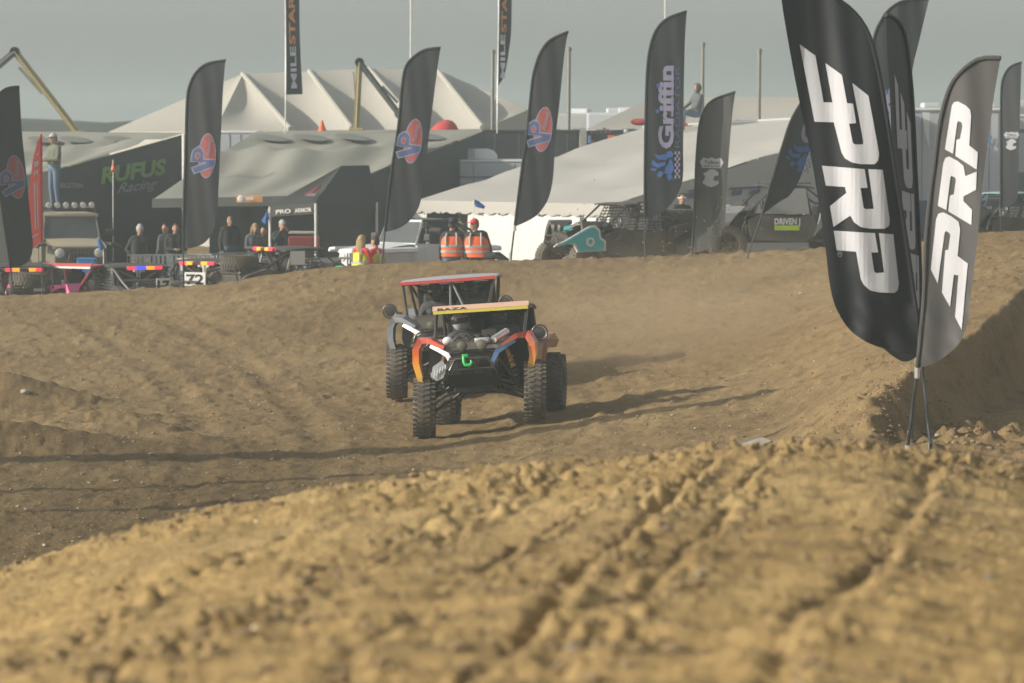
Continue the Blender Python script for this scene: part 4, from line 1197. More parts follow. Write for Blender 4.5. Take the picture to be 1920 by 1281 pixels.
    b = MB(); b.rbox((0, 1.32, 1.10), (0.9, 0.6, 0.1), 0.03); b.rbox((0, 0.95, 1.02), (0.6, 0.3, 0.5), 0.04)
    b.tube([(-0.42, 1.65, 0.9), (-0.42, 1.72, 1.2), (0.42, 1.72, 1.2), (0.42, 1.65, 0.9)], 0.02, 8)
    add('rear_bed', b, M_DARKMETAL)
    b = MB(); b.rbox((0, 1.55, 0.88), (0.8, 0.06, 0.34), 0.02)
    add('rear_panel', b, M_BLACKPLASTIC)
    if spare:
        e = sub('spare_wheel', t); e.location = (0, 1.38, 1.32); e.rotation_euler = (0.15, R(90), 0)
        link('tyre', tyre_mesh(wr, 0.31, rubber or M_RUBBER), e); link('rim', rim_mesh(wr, 0.31, M_RIM), e); body_parts.append(e)
    if lamps:
        yb, zb, segs = lamps
        b = MB(); W = sum(w for w, _ in segs); x = -W / 2
        b.rbox((0, yb + 0.02, zb), (W + 0.04, 0.05, 0.06), 0.01)
        lb = add('light_bar', b, M_BLACKPLASTIC)
        for w, m in segs:
            if m is not None:
                b = MB(); b.rbox((x + w / 2, yb + 0.015, zb + 0.004), (w - 0.008, 0.10, 0.075), 0.012); add('lamp', b, m, False, lb)
            x += w
    if plate:
        o_, sz, rt = plate
        b = MB(); b.rbox(o_, sz, 0.006, rt); pl = add('number_board', b, M_PLATE)
        if number:
            E = Euler(rt).to_matrix() if rt else Matrix.Identity(3)
            for sd in (-1, 1):
                c = Vector(o_) + E @ Vector((-sd * sz[0] * 0.42 if sd > 0 else -sz[0] * 0.42, sd * (sz[1] / 2 + 0.004), -sz[2] * 0.36))
                ux = E @ Vector((1, 0, 0)) if sd < 0 else E @ Vector((-1, 0, 0))
                if sd > 0: c = Vector(o_) + E @ Vector((sz[0] * 0.42, sz[1] / 2 + 0.004, -sz[2] * 0.36))
                letters(number, pl, c, ux, E @ Vector((0, 0, 1)), sz[2] * 0.72, M_BLACKINK, 0.03, sz[0] * 0.84)
    # the sprung body leans and rides apart from the wheels
    if body_roll or body_pitch or lift:
        Mx = Matrix.Translation((0, 0, lift)) @ Matrix.Translation((0, 0, 0.6)) @ Euler((body_pitch, body_roll, 0)).to_matrix().to_4x4() @ Matrix.Translation((0, 0, -0.6))
        for o in body_parts:
            if o.name.split('.')[0] in ('suspension_arm', 'trailing_arm'): continue
            o.matrix_local = Mx @ o.matrix_local
    return t

# ---- the racing buggy coming at the camera
c_front = P(901, 806, 60.0); c_rear = P(940, 787, 62.62)
yaw = math.atan2(c_rear.x - c_front.x, 2.64)
def on_slope(px_c, D_c, yaw_, zL, zR, zfront, zrear, half=0.765, base=2.64):
    """tilt of a vehicle from the ground heights beneath its wheels"""
    return (math.atan2(zrear - zfront, base), -math.atan2(zR - zL, 2 * half), -yaw_)
zfl, zfr = P(797, 820, 60).z, P(1008, 790, 60).z
zrl, zrr = P(838, 804, 62.6).z, P(1040, 769, 62.6).z
rot = on_slope(0, 0, yaw, (zfl + zrl) / 2, (zfr + zrr) / 2, (zfl + zfr) / 2, (zrl + zrr) / 2)
mid = (c_front + c_rear) / 2
racer = buggy('black racing buggy with orange fenders and yellow roof visor charging down the dirt track', (mid.x + 0.06, mid.y, (zfl + zfr + zrl + zrr) / 4), rot,
    group='racing buggies on the track', fender=M_FLAME, fender_rear=M_PEACH, door=M_PEACH, visor=(M_SALMON, M_YELLOW), stripes=(M_WHITEPAINT, M_BLUEPAINT), hook=True, body_roll=R(5), body_pitch=R(-1.0), lift=0.02,
    roof=M_BLACKPLASTIC, steer=yaw, camber=-rot[1], tyre_w=0.29)
vis = [o for o in racer.children if o.name.startswith('roof')][0]
letters('BAZA', vis, (-0.60, -0.4325, 1.607), (1, 0, 0), (0, 0.06, 0.065), 0.045, M_BLACKINK, 0.03, 0.42)
c2 = P(853, 742, 67.0)
yaw2 = R(6.0)
zl2, zr2 = gz(c2.x - 0.77, 67), gz(c2.x + 0.77, 67)
rear_racer = buggy('dark racing buggy with grey roof and red roof edge following close behind', (c2.x + 0.05, 68.35, (gz(c2.x - 0.75, 67) + gz(c2.x + 0.75, 67) + gz(c2.x - 0.7, 69.6) + gz(c2.x + 0.8, 69.6)) / 4 + 0.02),
    (math.atan2(gz(c2.x, 69.7) - gz(c2.x, 67), 2.64), -R(4.5), -yaw2), group='racing buggies on the track', fender=M_GREYFENDER, door=M_SIDEDARK, roof=M_ROOFGREY, roof_edge=M_REDTRIM, brace=True,
    roof_w=0.74, roof_z=1.72, cage=M_CAGE, stripes=(M_SILVER, M_SILVER), camber=R(4.5), tyre_w=0.30, steer=yaw2)
# ------------------------------------------------------------------ people
M_SKIN = mat('skin', (0.42, 0.24, 0.16), 0.6, var=0.08)
M_HAIRDARK = mat('dark_hair', (0.03, 0.022, 0.017), 0.7)
M_HAIRFAIR = mat('fair_hair', (0.36, 0.26, 0.13), 0.7)
M_JEANS = mat('jeans', (0.10, 0.14, 0.20), 0.85, var=0.15)
M_PALETROUSERS = mat('pale_trousers', (0.36, 0.38, 0.42), 0.85, var=0.1)
M_DARKJACKET = mat('dark_jacket', (0.028, 0.03, 0.032), 0.85, var=0.2)
M_OLIVE = mat('olive_jacket', (0.13, 0.14, 0.10), 0.85, var=0.2)
M_GREYCOAT = mat('grey_sweatshirt', (0.09, 0.10, 0.10), 0.85, var=0.2)
M_DARKTROUSERS = mat('dark_trousers', (0.03, 0.032, 0.036), 0.85, var=0.15)
M_BOOT = mat('boots', (0.05, 0.04, 0.03), 0.8)
M_ORANGEVEST = mat('orange_vest_cloth', (0.85, 0.14, 0.03), 0.7, var=0.1)
M_YELLOWVEST = mat('yellow_vest_cloth', (0.62, 0.62, 0.05), 0.7, var=0.1)
M_REDJACKET = mat('red_jacket', (0.62, 0.05, 0.05), 0.75, var=0.1)
M_REFLECT = mat('reflective_tape', (0.40, 0.40, 0.40), 0.35, metal=0.2)
M_CAPGREY = mat('grey_cap', (0.40, 0.40, 0.39), 0.8)
M_CAPRED = mat('red_cap', (0.60, 0.04, 0.05), 0.75)
M_HATDARK = mat('dark_felt_hat', (0.03, 0.04, 0.042), 0.85)
M_SUIT = mat('race_suit', (0.05, 0.05, 0.055), 0.7)
M_HELMETW = mat('white_helmet', (0.42, 0.42, 0.43), 0.2, var=0.5, scale=14)
M_HELMETD = mat('dark_helmet', (0.05, 0.05, 0.055), 0.2)
M_VISOR = mat('helmet_visor', (0.015, 0.015, 0.02), 0.08)
M_EYE = mat('eyes_dark', (0.02, 0.015, 0.012), 0.3)
M_LIP = mat('lips', (0.30, 0.12, 0.09), 0.5)

def limb_pose(pose, arms):
    J = dict(pelvis=(0, 0, .95), chest=(0, 0.01, 1.30), neck=(0, 0.0, 1.47), head=(0, -.02, 1.615))
    for s, k in ((-1, 'l'), (1, 'r')):
        J['sh' + k] = (s * .185, .01, 1.40); J['hip' + k] = (s * .095, 0, .90)
        J['kn' + k] = (s * .11, -.02, .49); J['an' + k] = (s * .12, .02, .09); J['to' + k] = (s * .14, -.15, .04)
        if arms == 'down': J['el' + k] = (s * .25, .03, 1.12); J['wr' + k] = (s * .27, -.05, .88)
        elif arms == 'pockets': J['el' + k] = (s * .30, .10, 1.14); J['wr' + k] = (s * .20, -.08, .96)
        elif arms == 'front': J['el' + k] = (s * .24, -.06, 1.13); J['wr' + k] = (s * .07, -.27, 1.12)
        elif arms == 'face': J['el' + k] = (s * .26, -.16, 1.20); J['wr' + k] = (s * .10, -.20, 1.47)
        elif arms == 'drive': J['el' + k] = (s * .26, -.18, 1.16); J['wr' + k] = (s * .15, -.42, 1.22)
        elif arms == 'knees': J['el' + k] = (s * .26, -.12, 1.14); J['wr' + k] = (s * .16, -.34, 1.02)
    if pose in ('sit', 'drive'):
        for s, k in ((-1, 'l'), (1, 'r')):
            J['kn' + k] = (s * .15, -.42, .97 if pose == 'sit' else 1.0); J['an' + k] = (s * .15, -.46, .53) if pose == 'sit' else (s * .14, -.75, .72); J['to' + k] = (s * .16, -.63, .49) if pose == 'sit' else (s * .15, -.85, .82)
    if pose == 'kneel':
        for s, k in ((-1, 'l'), (1, 'r')):
            J['kn' + k] = (s * .13, -.18, .52) ; J['an' + k] = (s * .13, .24, .50); J['to' + k] = (s * .13, .38, .47)
    if pose == 'legs_out':
        for s, k in ((-1, 'l'), (1, 'r')):
            J['kn' + k] = (.40 + .02 * s, -.05 + .1 * s, .98); J['an' + k] = (.72, -.02 + .12 * s, .78); J['to' + k] = (.86, -.04 + .12 * s, .82)
    return J
def person(label, loc, rotz=0.0, pose='stand', arms='down', top=M_DARKJACKET, legs=M_JEANS, skin=M_SKIN, hair=M_HAIRDARK, hat=None, vest=None, helmet=None, group=None, scale=1.0, bulk=1.0, lean=0.0, headturn=0.0, hood=False, goggles=False, long_hair=False):
    J = {k: Vector(v) for k, v in limb_pose(pose, arms).items()}
    zmin = {'stand': 0.0, 'sit': 0.82, 'drive': 0.82, 'kneel': 0.44, 'legs_out': 0.82}[pose]
    for k in J: J[k].z -= zmin
    if lean:
        E = Matrix.Rotation(lean, 3, 'Y'); pv = J['pelvis'].copy()
        for k in ('chest', 'neck', 'head', 'shl', 'shr', 'ell', 'elr', 'wrl', 'wrr'): J[k] = pv + E @ (J[k] - pv)
    B = bulk
    seg = []   # (a, b, ra, rb, material index)
    SK, TP, LG, BT = 0, 1, 2, 3
    seg += [(J['pelvis'] + Vector((-.07, 0, 0)), J['pelvis'] + Vector((.07, 0, 0)), .125 * B, .125 * B, LG)]
    for x in (-.075, .075):
        seg.append((J['pelvis'] + Vector((x, 0, .10)), J['chest'] + Vector((x, 0, .02)), .118 * B, .125 * B, TP))
    seg += [(J['shl'].lerp(J['shr'], .12), J['shl'].lerp(J['shr'], .88), .085 * B, .085 * B, TP), (J['chest'] + Vector((0, 0, .1)), J['neck'], .10, .06, TP), (J['neck'] + Vector((0, 0, -.02)), J['head'], .052, .06, TP if hood else SK)]
    for k in 'lr':
        seg += [(J['sh' + k], J['el' + k], .062 * B, .050 * B, TP), (J['el' + k], J['wr' + k], .049 * B, .036, TP)]
        hd = (J['wr' + k] - J['el' + k]).normalized()
        seg += [(J['wr' + k] + hd * .02, J['wr' + k] + hd * .08, .030, .036, SK)]
        seg += [(J['hip' + k], J['kn' + k], .092 * B, .064 * B, LG), (J['kn' + k], J['an' + k], .062 * B, .045, LG), (J['an' + k] - Vector((0, 0, .02)), J['to' + k], .047, .042, BT)]
    b = MB()
    for a, c, ra, rb, mi in seg: b.capsule(a, c, ra, rb, 12)
    h = J['head']
    b.ell(h + Vector((0, 0, .005)), (.076, .095, .118), 18, 12)
    b.ell(h + Vector((0, -.03, -.06)), (.052, .06, .055), 12, 8)        # jaw
    b.capsule(h + Vector((0, -.092, .01)), h + Vector((0, -.112, -.022)), .011, .016, 8)   # nose
    for s in (-1, 1): b.ell(h + Vector((s * .08, .005, -.005)), (.014, .024, .032), 8, 6)   # ears
    me = b.mesh('body_raw', [M_SKIN])
    tmp = bpy.data.objects.new('tmp', me); COL.objects.link(tmp)
    md = tmp.modifiers.new('r', 'REMESH'); md.mode = 'VOXEL'; md.voxel_size = 0.019; md.use_smooth_shade = True
    m2 = tmp.modifiers.new('s', 'SMOOTH'); m2.factor = 0.5; m2.iterations = 3
    dg = bpy.context.evaluated_depsgraph_get()
    body = bpy.data.meshes.new_from_object(tmp.evaluated_get(dg))
    bpy.data.objects.remove(tmp); bpy.data.meshes.remove(me)
    # cloth or skin by the nearest limb
    n = len(body.polygons); ctr = np.empty(n * 3); body.polygons.foreach_get('center', ctr); ctr = ctr.reshape(-1, 3)
    best = np.full(n, 9.0); idx = np.zeros(n, int)
    sg = seg + [(h + Vector((0, 0, .05)), h + Vector((0, 0, -.06)), .085, .06, SK)]
    for a, c, ra, rb, mi in sg:
        a_, d_ = np.array(a), np.array(c - a); L2 = max(1e-9, float(d_ @ d_))
        t = np.clip((ctr - a_) @ d_ / L2, 0, 1)
        dist = np.linalg.norm(ctr - a_ - t[:, None] * d_, axis=1) - (ra + (rb - ra) * t)
        w = dist < best; best = np.where(w, dist, best); idx = np.where(w, mi, idx)
    body.materials.clear()
    for m in (skin, top, legs, M_BOOT, M_EYE, M_LIP): body.materials.append(m)
    # fingers, eyes and mouth joined onto the one body mesh
    bm = bmesh.new(); bm.from_mesh(body); bm.faces.ensure_lookup_table()
    for f, i in zip(bm.faces, idx): f.material_index = int(i)
    ex = MB()
    for k, s in (('l', -1), ('r', 1)):
        w_ = J['wr' + k]; hd = (w_ - J['el' + k]).normalized()
        sd = hd.cross(Vector((0, 0, 1))); sd = sd.normalized() if sd.length > .2 else Vector((1, 0, 0))
        up = sd.cross(hd)
        for q, (o, L) in enumerate(((-.027, .062), (-.009, .072), (.009, .068), (.026, .052))):
            p0 = w_ + hd * .085 + sd * o
            p1 = p0 + hd * L * .55 - up * .008; p2 = p1 + hd * L * .35 - up * .03
            ex.tube([p0, p1, p2], [.010, .009, .007], 6, mi=SK)
        ts = -1 if s > 0 else 1
        p0 = w_ + hd * .035 + sd * (.028 * ts); ex.tube([p0, p0 + sd * (.022 * ts) + hd * .03, p0 + sd * (.028 * ts) + hd * .06 - up * .012], [.012, .011, .008], 6, mi=SK)
    for s in (-1, 1): ex.ell(h + Vector((s * .031, -.083, .012)), (.012, .008, .007), 8, 6, mi=4)
    ex.ell(h + Vector((0, -.088, -.058)), (.024, .008, .007), 8, 6, mi=5)
    vs = [bm.verts.new(v) for v in ex.v]
    for f, mi in zip(ex.f, ex.mi):
        try: nf = bm.faces.new([vs[i] for i in f]); nf.material_index = mi; nf.smooth = True
        except ValueError: pass
    if headturn:
        E = Matrix.Rotation(headturn, 3, 'Z')
        for v in bm.verts:
            if v.co.z > J['neck'].z + .03 and (v.co - h).length < .2: v.co = h + E @ (v.co - h)
    bm.to_mesh(body); bm.free()
    body.name = 'body'
    t = thing('person', label, 'person', loc, (0, 0, rotz), group, scale)
    link('body', body, t)
    Et = Matrix.Rotation(headturn, 3, 'Z')
    def hp(x, y, z): return h + Et @ Vector((x, y, z))
    def headshell(r, zc, cut):
        bb = MB(); bb.ell((0, 0, 0), r, 18, 12)
        keep = [i for i, f in enumerate(bb.f) if cut(sum((Vector(bb.v[j]) for j in f), Vector()) / len(f))]
        bb.f = [bb.f[i] for i in keep]; bb.mi = [0] * len(bb.f)
        us = sorted({i for f in bb.f for i in f}); ix = {v: k for k, v in enumerate(us)}
        bb.v = [bb.v[i] for i in us]; bb.f = [tuple(ix[i] for i in f) for f in bb.f]
        bb.v = [tuple(hp(v[0], v[1], v[2] + zc)) for v in bb.v]
        return bb
    if helmet:
        headshell((.135, .155, .150), .0, lambda c: not (c.y < -.06 and -.03 < c.z < .055)).obj('helmet', helmet, t, True)
        headshell((.128, .148, .143), .0, lambda c: c.y < -.03 and -.05 < c.z < .075).obj('visor', M_VISOR, t, True)
    elif hood:
        headshell((.105, .12, .14), .0, lambda c: not (c.y < -.05 and abs(c.x) < .08 and c.z < .09)).obj('hood', top, t, True)
    else:
        if long_hair:
            bb = headshell((.09, .11, .13), .005, lambda c: not (c.y < -.04 and c.z < .07))
            for k in range(9):
                a = math.pi * (0.05 + 0.9 * k / 8); x, y = .08 * math.cos(a), .085 * math.sin(a)
                bb.tube([hp(x, y, .02), hp(x * 1.15, y * 1.1 + .01, -.12), hp(x * 1.05, y + .03, -.28)], [.032, .03, .014], 6)
            bb.obj('hair', hair, t, True)
        else:
            headshell((.084, .103, .125), .008, lambda c: c.z > .03 + .55 * max(0, -c.y) * 1.4 or (c.y > .02 and c.z > -.06)).obj('hair', hair, t, True)
        if hat == 'cap' or hat == 'redcap':
            m = M_CAPGREY if hat == 'cap' else M_CAPRED
            c_ = headshell((.092, .110, .13), .02, lambda c: c.z > .02).obj('cap', m, t, True)
            bb = MB(); bb.prism([hp(x, y, .045) for x, y in ((-.07, -.09), (-.062, -.15), (-.03, -.185), (.03, -.185), (.062, -.15), (.07, -.09))], (0, 0, .012)); bb.obj('peak', m, c_)
        elif hat == 'beanie':
            headshell((.092, .11, .14), .015, lambda c: c.z > -.0).obj('beanie', M_CAPGREY, t, True)
        elif hat == 'cowboy':
            bb = MB(); rows = []
            for r_, z_ in ((.085, .05), (.12, .052), (.17, .065), (.20, .085)):
                rows.append([hp(r_ * 1.05 * math.cos(a), r_ * 1.15 * math.sin(a), z_ + (.09 * (abs(math.cos(a)) ** 3) * (r_ / .2) ** 2) - .012 * abs(math.sin(a)) * (r_ / .2)) for a in [2 * math.pi * k / 28 for k in range(29)]])
            bb.grid(rows)
            bb.grid([[hp(r_ * math.cos(a), r_ * 1.2 * math.sin(a), z_ - (.035 if r_ < .05 and abs(math.cos(a)) < .5 else 0)) for a in [2 * math.pi * k / 24 for k in range(25)]] for r_, z_ in ((.092, .045), (.088, .10), (.078, .15), (.06, .168), (.03, .15), (.001, .145))])
            bb.obj('cowboy_hat', M_HATDARK, t, True)
    if goggles:
        bb = MB(); bb.tube([hp(.088 * math.cos(a), .105 * math.sin(a), .015) for a in [2 * math.pi * k / 20 for k in range(20)]], .013, 6, closed=True); bb.rbox(hp(0, -.1, .015), (.13, .03, .05), .012)
        bb.obj('goggles', M_WHITEPAINT, t, True)
    if vest:
        # shell round the chest and belly, open at arms and neck
        bb = MB(); pv, ch = J['pelvis'], J['chest']; rows = []
        for u, rx, ryy in ((-.04, .215, .155), (.10, .212, .150), (.30, .220, .150), (.55, .228, .152), (.80, .228, .150), (1.0, .215, .145), (1.22, .175, .125)):
            c = pv.lerp(ch, u)
            rows.append([c + Vector((rx * B * math.copysign(abs(math.cos(a)) ** .7, math.cos(a)), ryy * B * math.sin(a), 0)) for a in [2 * math.pi * k / 24 for k in range(25)]])
        bb.grid(rows); vo = bb.obj('vest', vest, t, True)
        for u, hw in ((.28, .028), (.62, .028)):
            bb = MB(); c = pv.lerp(ch, u)
            bb.grid([[c + Vector(((.228 + .004) * B * math.copysign(abs(math.cos(a)) ** .7, math.cos(a)), .158 * B * math.sin(a), dz)) for a in [2 * math.pi * k / 24 for k in range(25)]] for dz in (-hw, hw)])
            bb.obj('reflective_band', M_REFLECT, vo)
        for sx in (-1, 1):
            for sy in (-1, 1):
                bb = MB(); p = [ch + Vector((sx * .12, sy * .152 * B, -.12)), ch + Vector((sx * .12, sy * .150 * B, .06)), ch + Vector((sx * .105, sy * .11, .15))]
                bb.tube([p[0], p[1], p[2]], [.022, .022, .02], 4); bb.obj('shoulder_band', M_REFLECT, vo)
    return t
def stand_D(px, py_top, h, d0=93.5, d1=126):
    D = np.linspace(d0, d1, 80); X = (px - 960) / F * D
    yt = HOR + (CZ - (base_height(X, D) + detail(X, D) + h)) * F / D
    return float(D[np.argmin(np.abs(yt - py_top))])
def stand(label, px, py_top, rotz=0.0, h=1.745, d0=93.5, d1=126, **kw):
    sc = h / 1.745
    hh = h + (0.05 if kw.get('hat') else 0)
    D = stand_D(px, py_top, hh, d0, d1)
    x = (px - 960) / F * D
    return person(label, (x, D, gz(x, D)), rotz, scale=sc, **kw)
GPEO = 'people watching in the paddock'
stand('person in grey beanie, dark jacket and pale trousers standing by the light bar buggy', 262, 417, 0.3, arms='pockets', legs=M_PALETROUSERS, hat='beanie', group=GPEO, bulk=1.1)
stand('person with cap in dark jacket and jeans holding something before the pickets', 329, 417, 0.2, arms='front', legs=M_JEANS, hat=None, group=GPEO, bulk=1.12)
stand('bareheaded person half hidden behind the one in jeans by the pickets', 311, 424, -0.6, arms='down', top=M_GREYCOAT, legs=M_DARKTROUSERS, group=GPEO, d0=106)
stand('bald person in wide dark jacket standing behind the white pickets', 431, 405, 0.5, arms='down', hair=M_SKIN, group=GPEO, bulk=1.2, d0=101)
stand('fair haired person in grey holding hands together near the canopy leg', 478, 418, 0.3, arms='front', top=M_GREYCOAT, hair=M_HAIRFAIR, group=GPEO, d0=101, long_hair=True, h=1.68)
stand('dark haired person close beside the fair haired one by the canopy', 495, 424, -0.3, arms='front', group=GPEO, d0=101, h=1.66)
stand('person in pale cap with hands raised to the face under the black canopy', 529, 408, 0.3, arms='face', hat='cap', group=GPEO, d0=100)
GM = 'race marshals behind the crest'
stand('marshal in dark cowboy hat and orange reflective vest seen from behind', 848, 407, math.pi - 0.1, arms='down', hat='cowboy', vest=M_ORANGEVEST, top=M_DARKJACKET, legs=M_JEANS, group=GM, bulk=1.12, d0=93.5, d1=97.2)
x, D = (897 - 960) / F * 93.2, 93.2
z = P(897, 488, D).z
person('marshal in red cap and orange reflective vest sitting with legs stretched out', (x, D, z - 0.05), math.pi * 0.97 + math.pi, pose='legs_out', arms='down', hat='redcap', vest=M_ORANGEVEST, top=M_DARKJACKET, legs=M_DARKTROUSERS, group=GM, bulk=1.15, lean=-0.12, headturn=-1.0)
for k, (px, pt, m, rz, lab, hr, lh) in enumerate(((677, 441, M_YELLOWVEST, 2.4, 'marshal with long fair hair in red jacket and yellow vest kneeling', M_HAIRFAIR, True), (705, 443, M_YELLOWVEST, -2.2, 'marshal with short brown hair in yellow vest and red sleeves kneeling', M_HAIRDARK, False))):
    D = 93.0 + 0.4 * k; x = (px - 960) / F * D
    person(lab, (x, D, P(px, pt, D).z - 1.30), rz, pose='kneel', arms='front', vest=m, top=M_REDJACKET, hair=hr, long_hair=lh, group=GM)
GD = 'drivers and crew'
stand('crew member in goggles and dark jacket standing behind the teal buggy', 1278, 376, 0.4, arms='front', goggles=True, group=GD, d0=95)
# two people in each racing buggy
def crew(car, sx, helmet, label, arms='drive'):
    car_m = Matrix.Translation(car.location) @ car.rotation_euler.to_matrix().to_4x4()
    p = car_m @ Vector((sx * 0.27, 0.14, 0.70))
    o = person(label, p, 0, pose='drive', arms=arms, top=M_SUIT, legs=M_SUIT, helmet=helmet, group=GD)
    o.rotation_euler = car.rotation_euler
    return o
crew(racer, -1, M_HELMETW, 'driver in white helmet at the wheel of the orange fendered buggy')
crew(racer, 1, M_HELMETD, 'co-driver in dark helmet riding in the orange fendered buggy', 'knees')
crew(rear_racer, -1, M_HELMETD, 'driver in dark helmet in the following grey roofed buggy')
crew(rear_racer, 1, M_HELMETD, 'co-driver in dark helmet beside the following buggy\'s driver', 'knees')
# ------------------------------------------------------------------ the paddock: tents, awnings, trailers
M_TENTWHITE = mat('white_tent_cloth', (0.50, 0.485, 0.44), 0.75, var=0.05, scale=0.5, trans=0.12)
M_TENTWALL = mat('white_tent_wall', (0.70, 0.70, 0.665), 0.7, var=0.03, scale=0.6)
M_TENTFAR = mat('cream_tent_cloth', (0.43, 0.41, 0.355), 0.8, var=0.05, scale=0.3, trans=0.12)
M_AWNING = mat('grey_awning_cloth', (0.25, 0.25, 0.21), 0.8, var=0.06, scale=0.5)
M_AWNINGPALE = mat('pale_awning_cloth', (0.60, 0.56, 0.48), 0.8, var=0.06, scale=0.5)
M_BLACKWALL = mat('black_tent_wall', (0.030, 0.032, 0.031), 0.75, var=0.2, scale=0.8)
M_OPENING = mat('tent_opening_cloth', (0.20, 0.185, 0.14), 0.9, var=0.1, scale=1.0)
M_SHADEGABLE = mat('shaded_gable_cloth', (0.42, 0.41, 0.38), 0.8, var=0.04, scale=0.4)  # darker copy of the white tent cloth, the gable's shade put into the colour
M_TRAILER = mat('trailer_side', (0.48, 0.51, 0.54), 0.4, var=0.04, scale=0.5)
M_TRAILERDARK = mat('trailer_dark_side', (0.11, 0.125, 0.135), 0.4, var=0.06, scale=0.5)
M_TRAILERWHITE = mat('trailer_white', (0.68, 0.68, 0.66), 0.4, var=0.03)
M_TRAILERBLUE = mat('trailer_blue_skirt', (0.06, 0.10, 0.18), 0.4, var=0.05)
M_STRIPE = mat('grey_stripe', (0.16, 0.18, 0.20), 0.5)
M_STEELPOST = mat('weathered_steel_post', (0.22, 0.21, 0.18), 0.6, metal=0.3)
M_WHITEMAST = mat('white_mast', (0.62, 0.62, 0.58), 0.4)
M_BOOMYELLOW = mat('boom_dull_yellow', (0.34, 0.28, 0.13), 0.5, var=0.15)
M_BOOMDARK = mat('boom_grey', (0.10, 0.105, 0.10), 0.5)
M_ORANGECONE = mat('orange_cone', (0.70, 0.12, 0.03), 0.6)
M_BLUECLOTH = mat('blue_cloth', (0.03, 0.12, 0.38), 0.7, trans=0.2)
M_PALELETTER = mat('pale_letters', (0.45, 0.42, 0.40), 0.6, var=0.3, scale=14)
M_AC = mat('white_ac_cover', (0.70, 0.71, 0.70), 0.5, var=0.03)

def patch(b, c00, c10, c11, c01, nu=10, nv=8, sag=0.0, wr=0.0, seed=0, fold=None):
    """bilinear cloth patch with sag (downwards) and wrinkles"""
    c00, c10, c11, c01 = map(Vector, (c00, c10, c11, c01)); rng = random.Random(seed); ph = [rng.uniform(0, 6.28) for _ in range(4)]
    rows = []
    for j in range(nv + 1):
        v = j / nv; r = []
        for i in range(nu + 1):
            u = i / nu
            p = c00 * (1 - u) * (1 - v) + c10 * u * (1 - v) + c11 * u * v + c01 * (1 - u) * v
            d = -sag * 16 * u * (1 - u) * v * (1 - v) + wr * (math.sin(u * 17 + v * 5 + ph[0]) + 0.7 * math.sin(u * 31 - v * 9 + ph[1])) * (4 * v * (1 - v) + 0.15)
            if fold: d += fold(u, v)
            r.append(p + Vector((0, 0, d)))
        rows.append(r)
    b.grid(rows)
    return b
def flatprint(nm, txt, parent, a, bpt, up, h, m, bold=0.02, off=0.02, shear=0.0, o0=Vector()):
    """word from a to bpt (world points) on a wall; pushed off towards the camera"""
    a, bpt = Vector(a) - o0, Vector(bpt) - o0; ux = bpt - a
    nrm = ux.cross(Vector(up)).normalized()
    if nrm.y > 0: nrm = -nrm
    return letters(txt, parent, a + nrm * off, ux, up, h, m, bold, ux.length, nm, shear)

# ---- big cream tent with a ridge of peaks, far behind
o0 = P(600, 245, 146); o0.z = gz(o0.x, o0.y)
t = thing('peaked_tent', 'huge cream marquee tent with a row of sagging peaks behind the awnings', 'tent', o0)
ridge = [P(455, 139, 154), P(580, 134, 154), P(692, 129, 154), P(820, 132, 154)]
eave = [P(205, 247, 152), P(402, 247, 141), P(545, 245, 140), P(660, 244, 140), P(788, 243, 140), P(905, 242, 140), P(990, 206, 150)]
L = lambda p: Vector(p) - o0
b = MB(); patch(b, L(eave[0]), L(eave[1]), L(ridge[0]), L(ridge[0]) + Vector((-.02, .02, 0)), 8, 8, 0.25, 0.0); b.obj('roof_panel', M_TENTFAR, t, True)
b = MB(); patch(b, L(eave[1]), L(eave[2]), L(ridge[0]) + Vector((.02, 0, 0)), L(ridge[0]), 8, 8, 0.3, 0.0); b.obj('roof_panel', M_TENTFAR, t, True)
for k in range(3):
    b = MB(); patch(b, L(eave[k + 2]), L(eave[k + 3]), L(ridge[k + 1]), L(ridge[k]), 12, 10, 0.0, 0.0, k, fold=lambda u, v: -0.9 * (u * (1 - u) * 4) * (0.35 + 0.65 * math.sin(math.pi * min(1, v * 1.0 + 0.0)) ** 1) * (1 if v < 1 else 1) * (1 - v * v) ); b.obj('roof_panel', M_TENTFAR, t, True)
b = MB(); patch(b, L(eave[5]), L(eave[6]), L(ridge[3]) + Vector((.3, 1.5, -.1)), L(ridge[3]), 10, 8, 0.5, 0.0); b.obj('roof_panel', M_TENTFAR, t, True)
for k in range(4):
    b = MB(); b.tube([L(ridge[k]), L(eave[k + 2]) + Vector((0, 0, .05))], 0.09, 8); b.obj('rib', M_TENTFAR, t, True)
for k in range(6):
    b = MB(); a_, c_ = L(eave[k]), L(eave[k + 1]); b.slab([a_, c_, Vector((c_.x, c_.y, 0)), Vector((a_.x, a_.y, 0))], 0.04); b.obj('wall', M_TENTFAR, t)

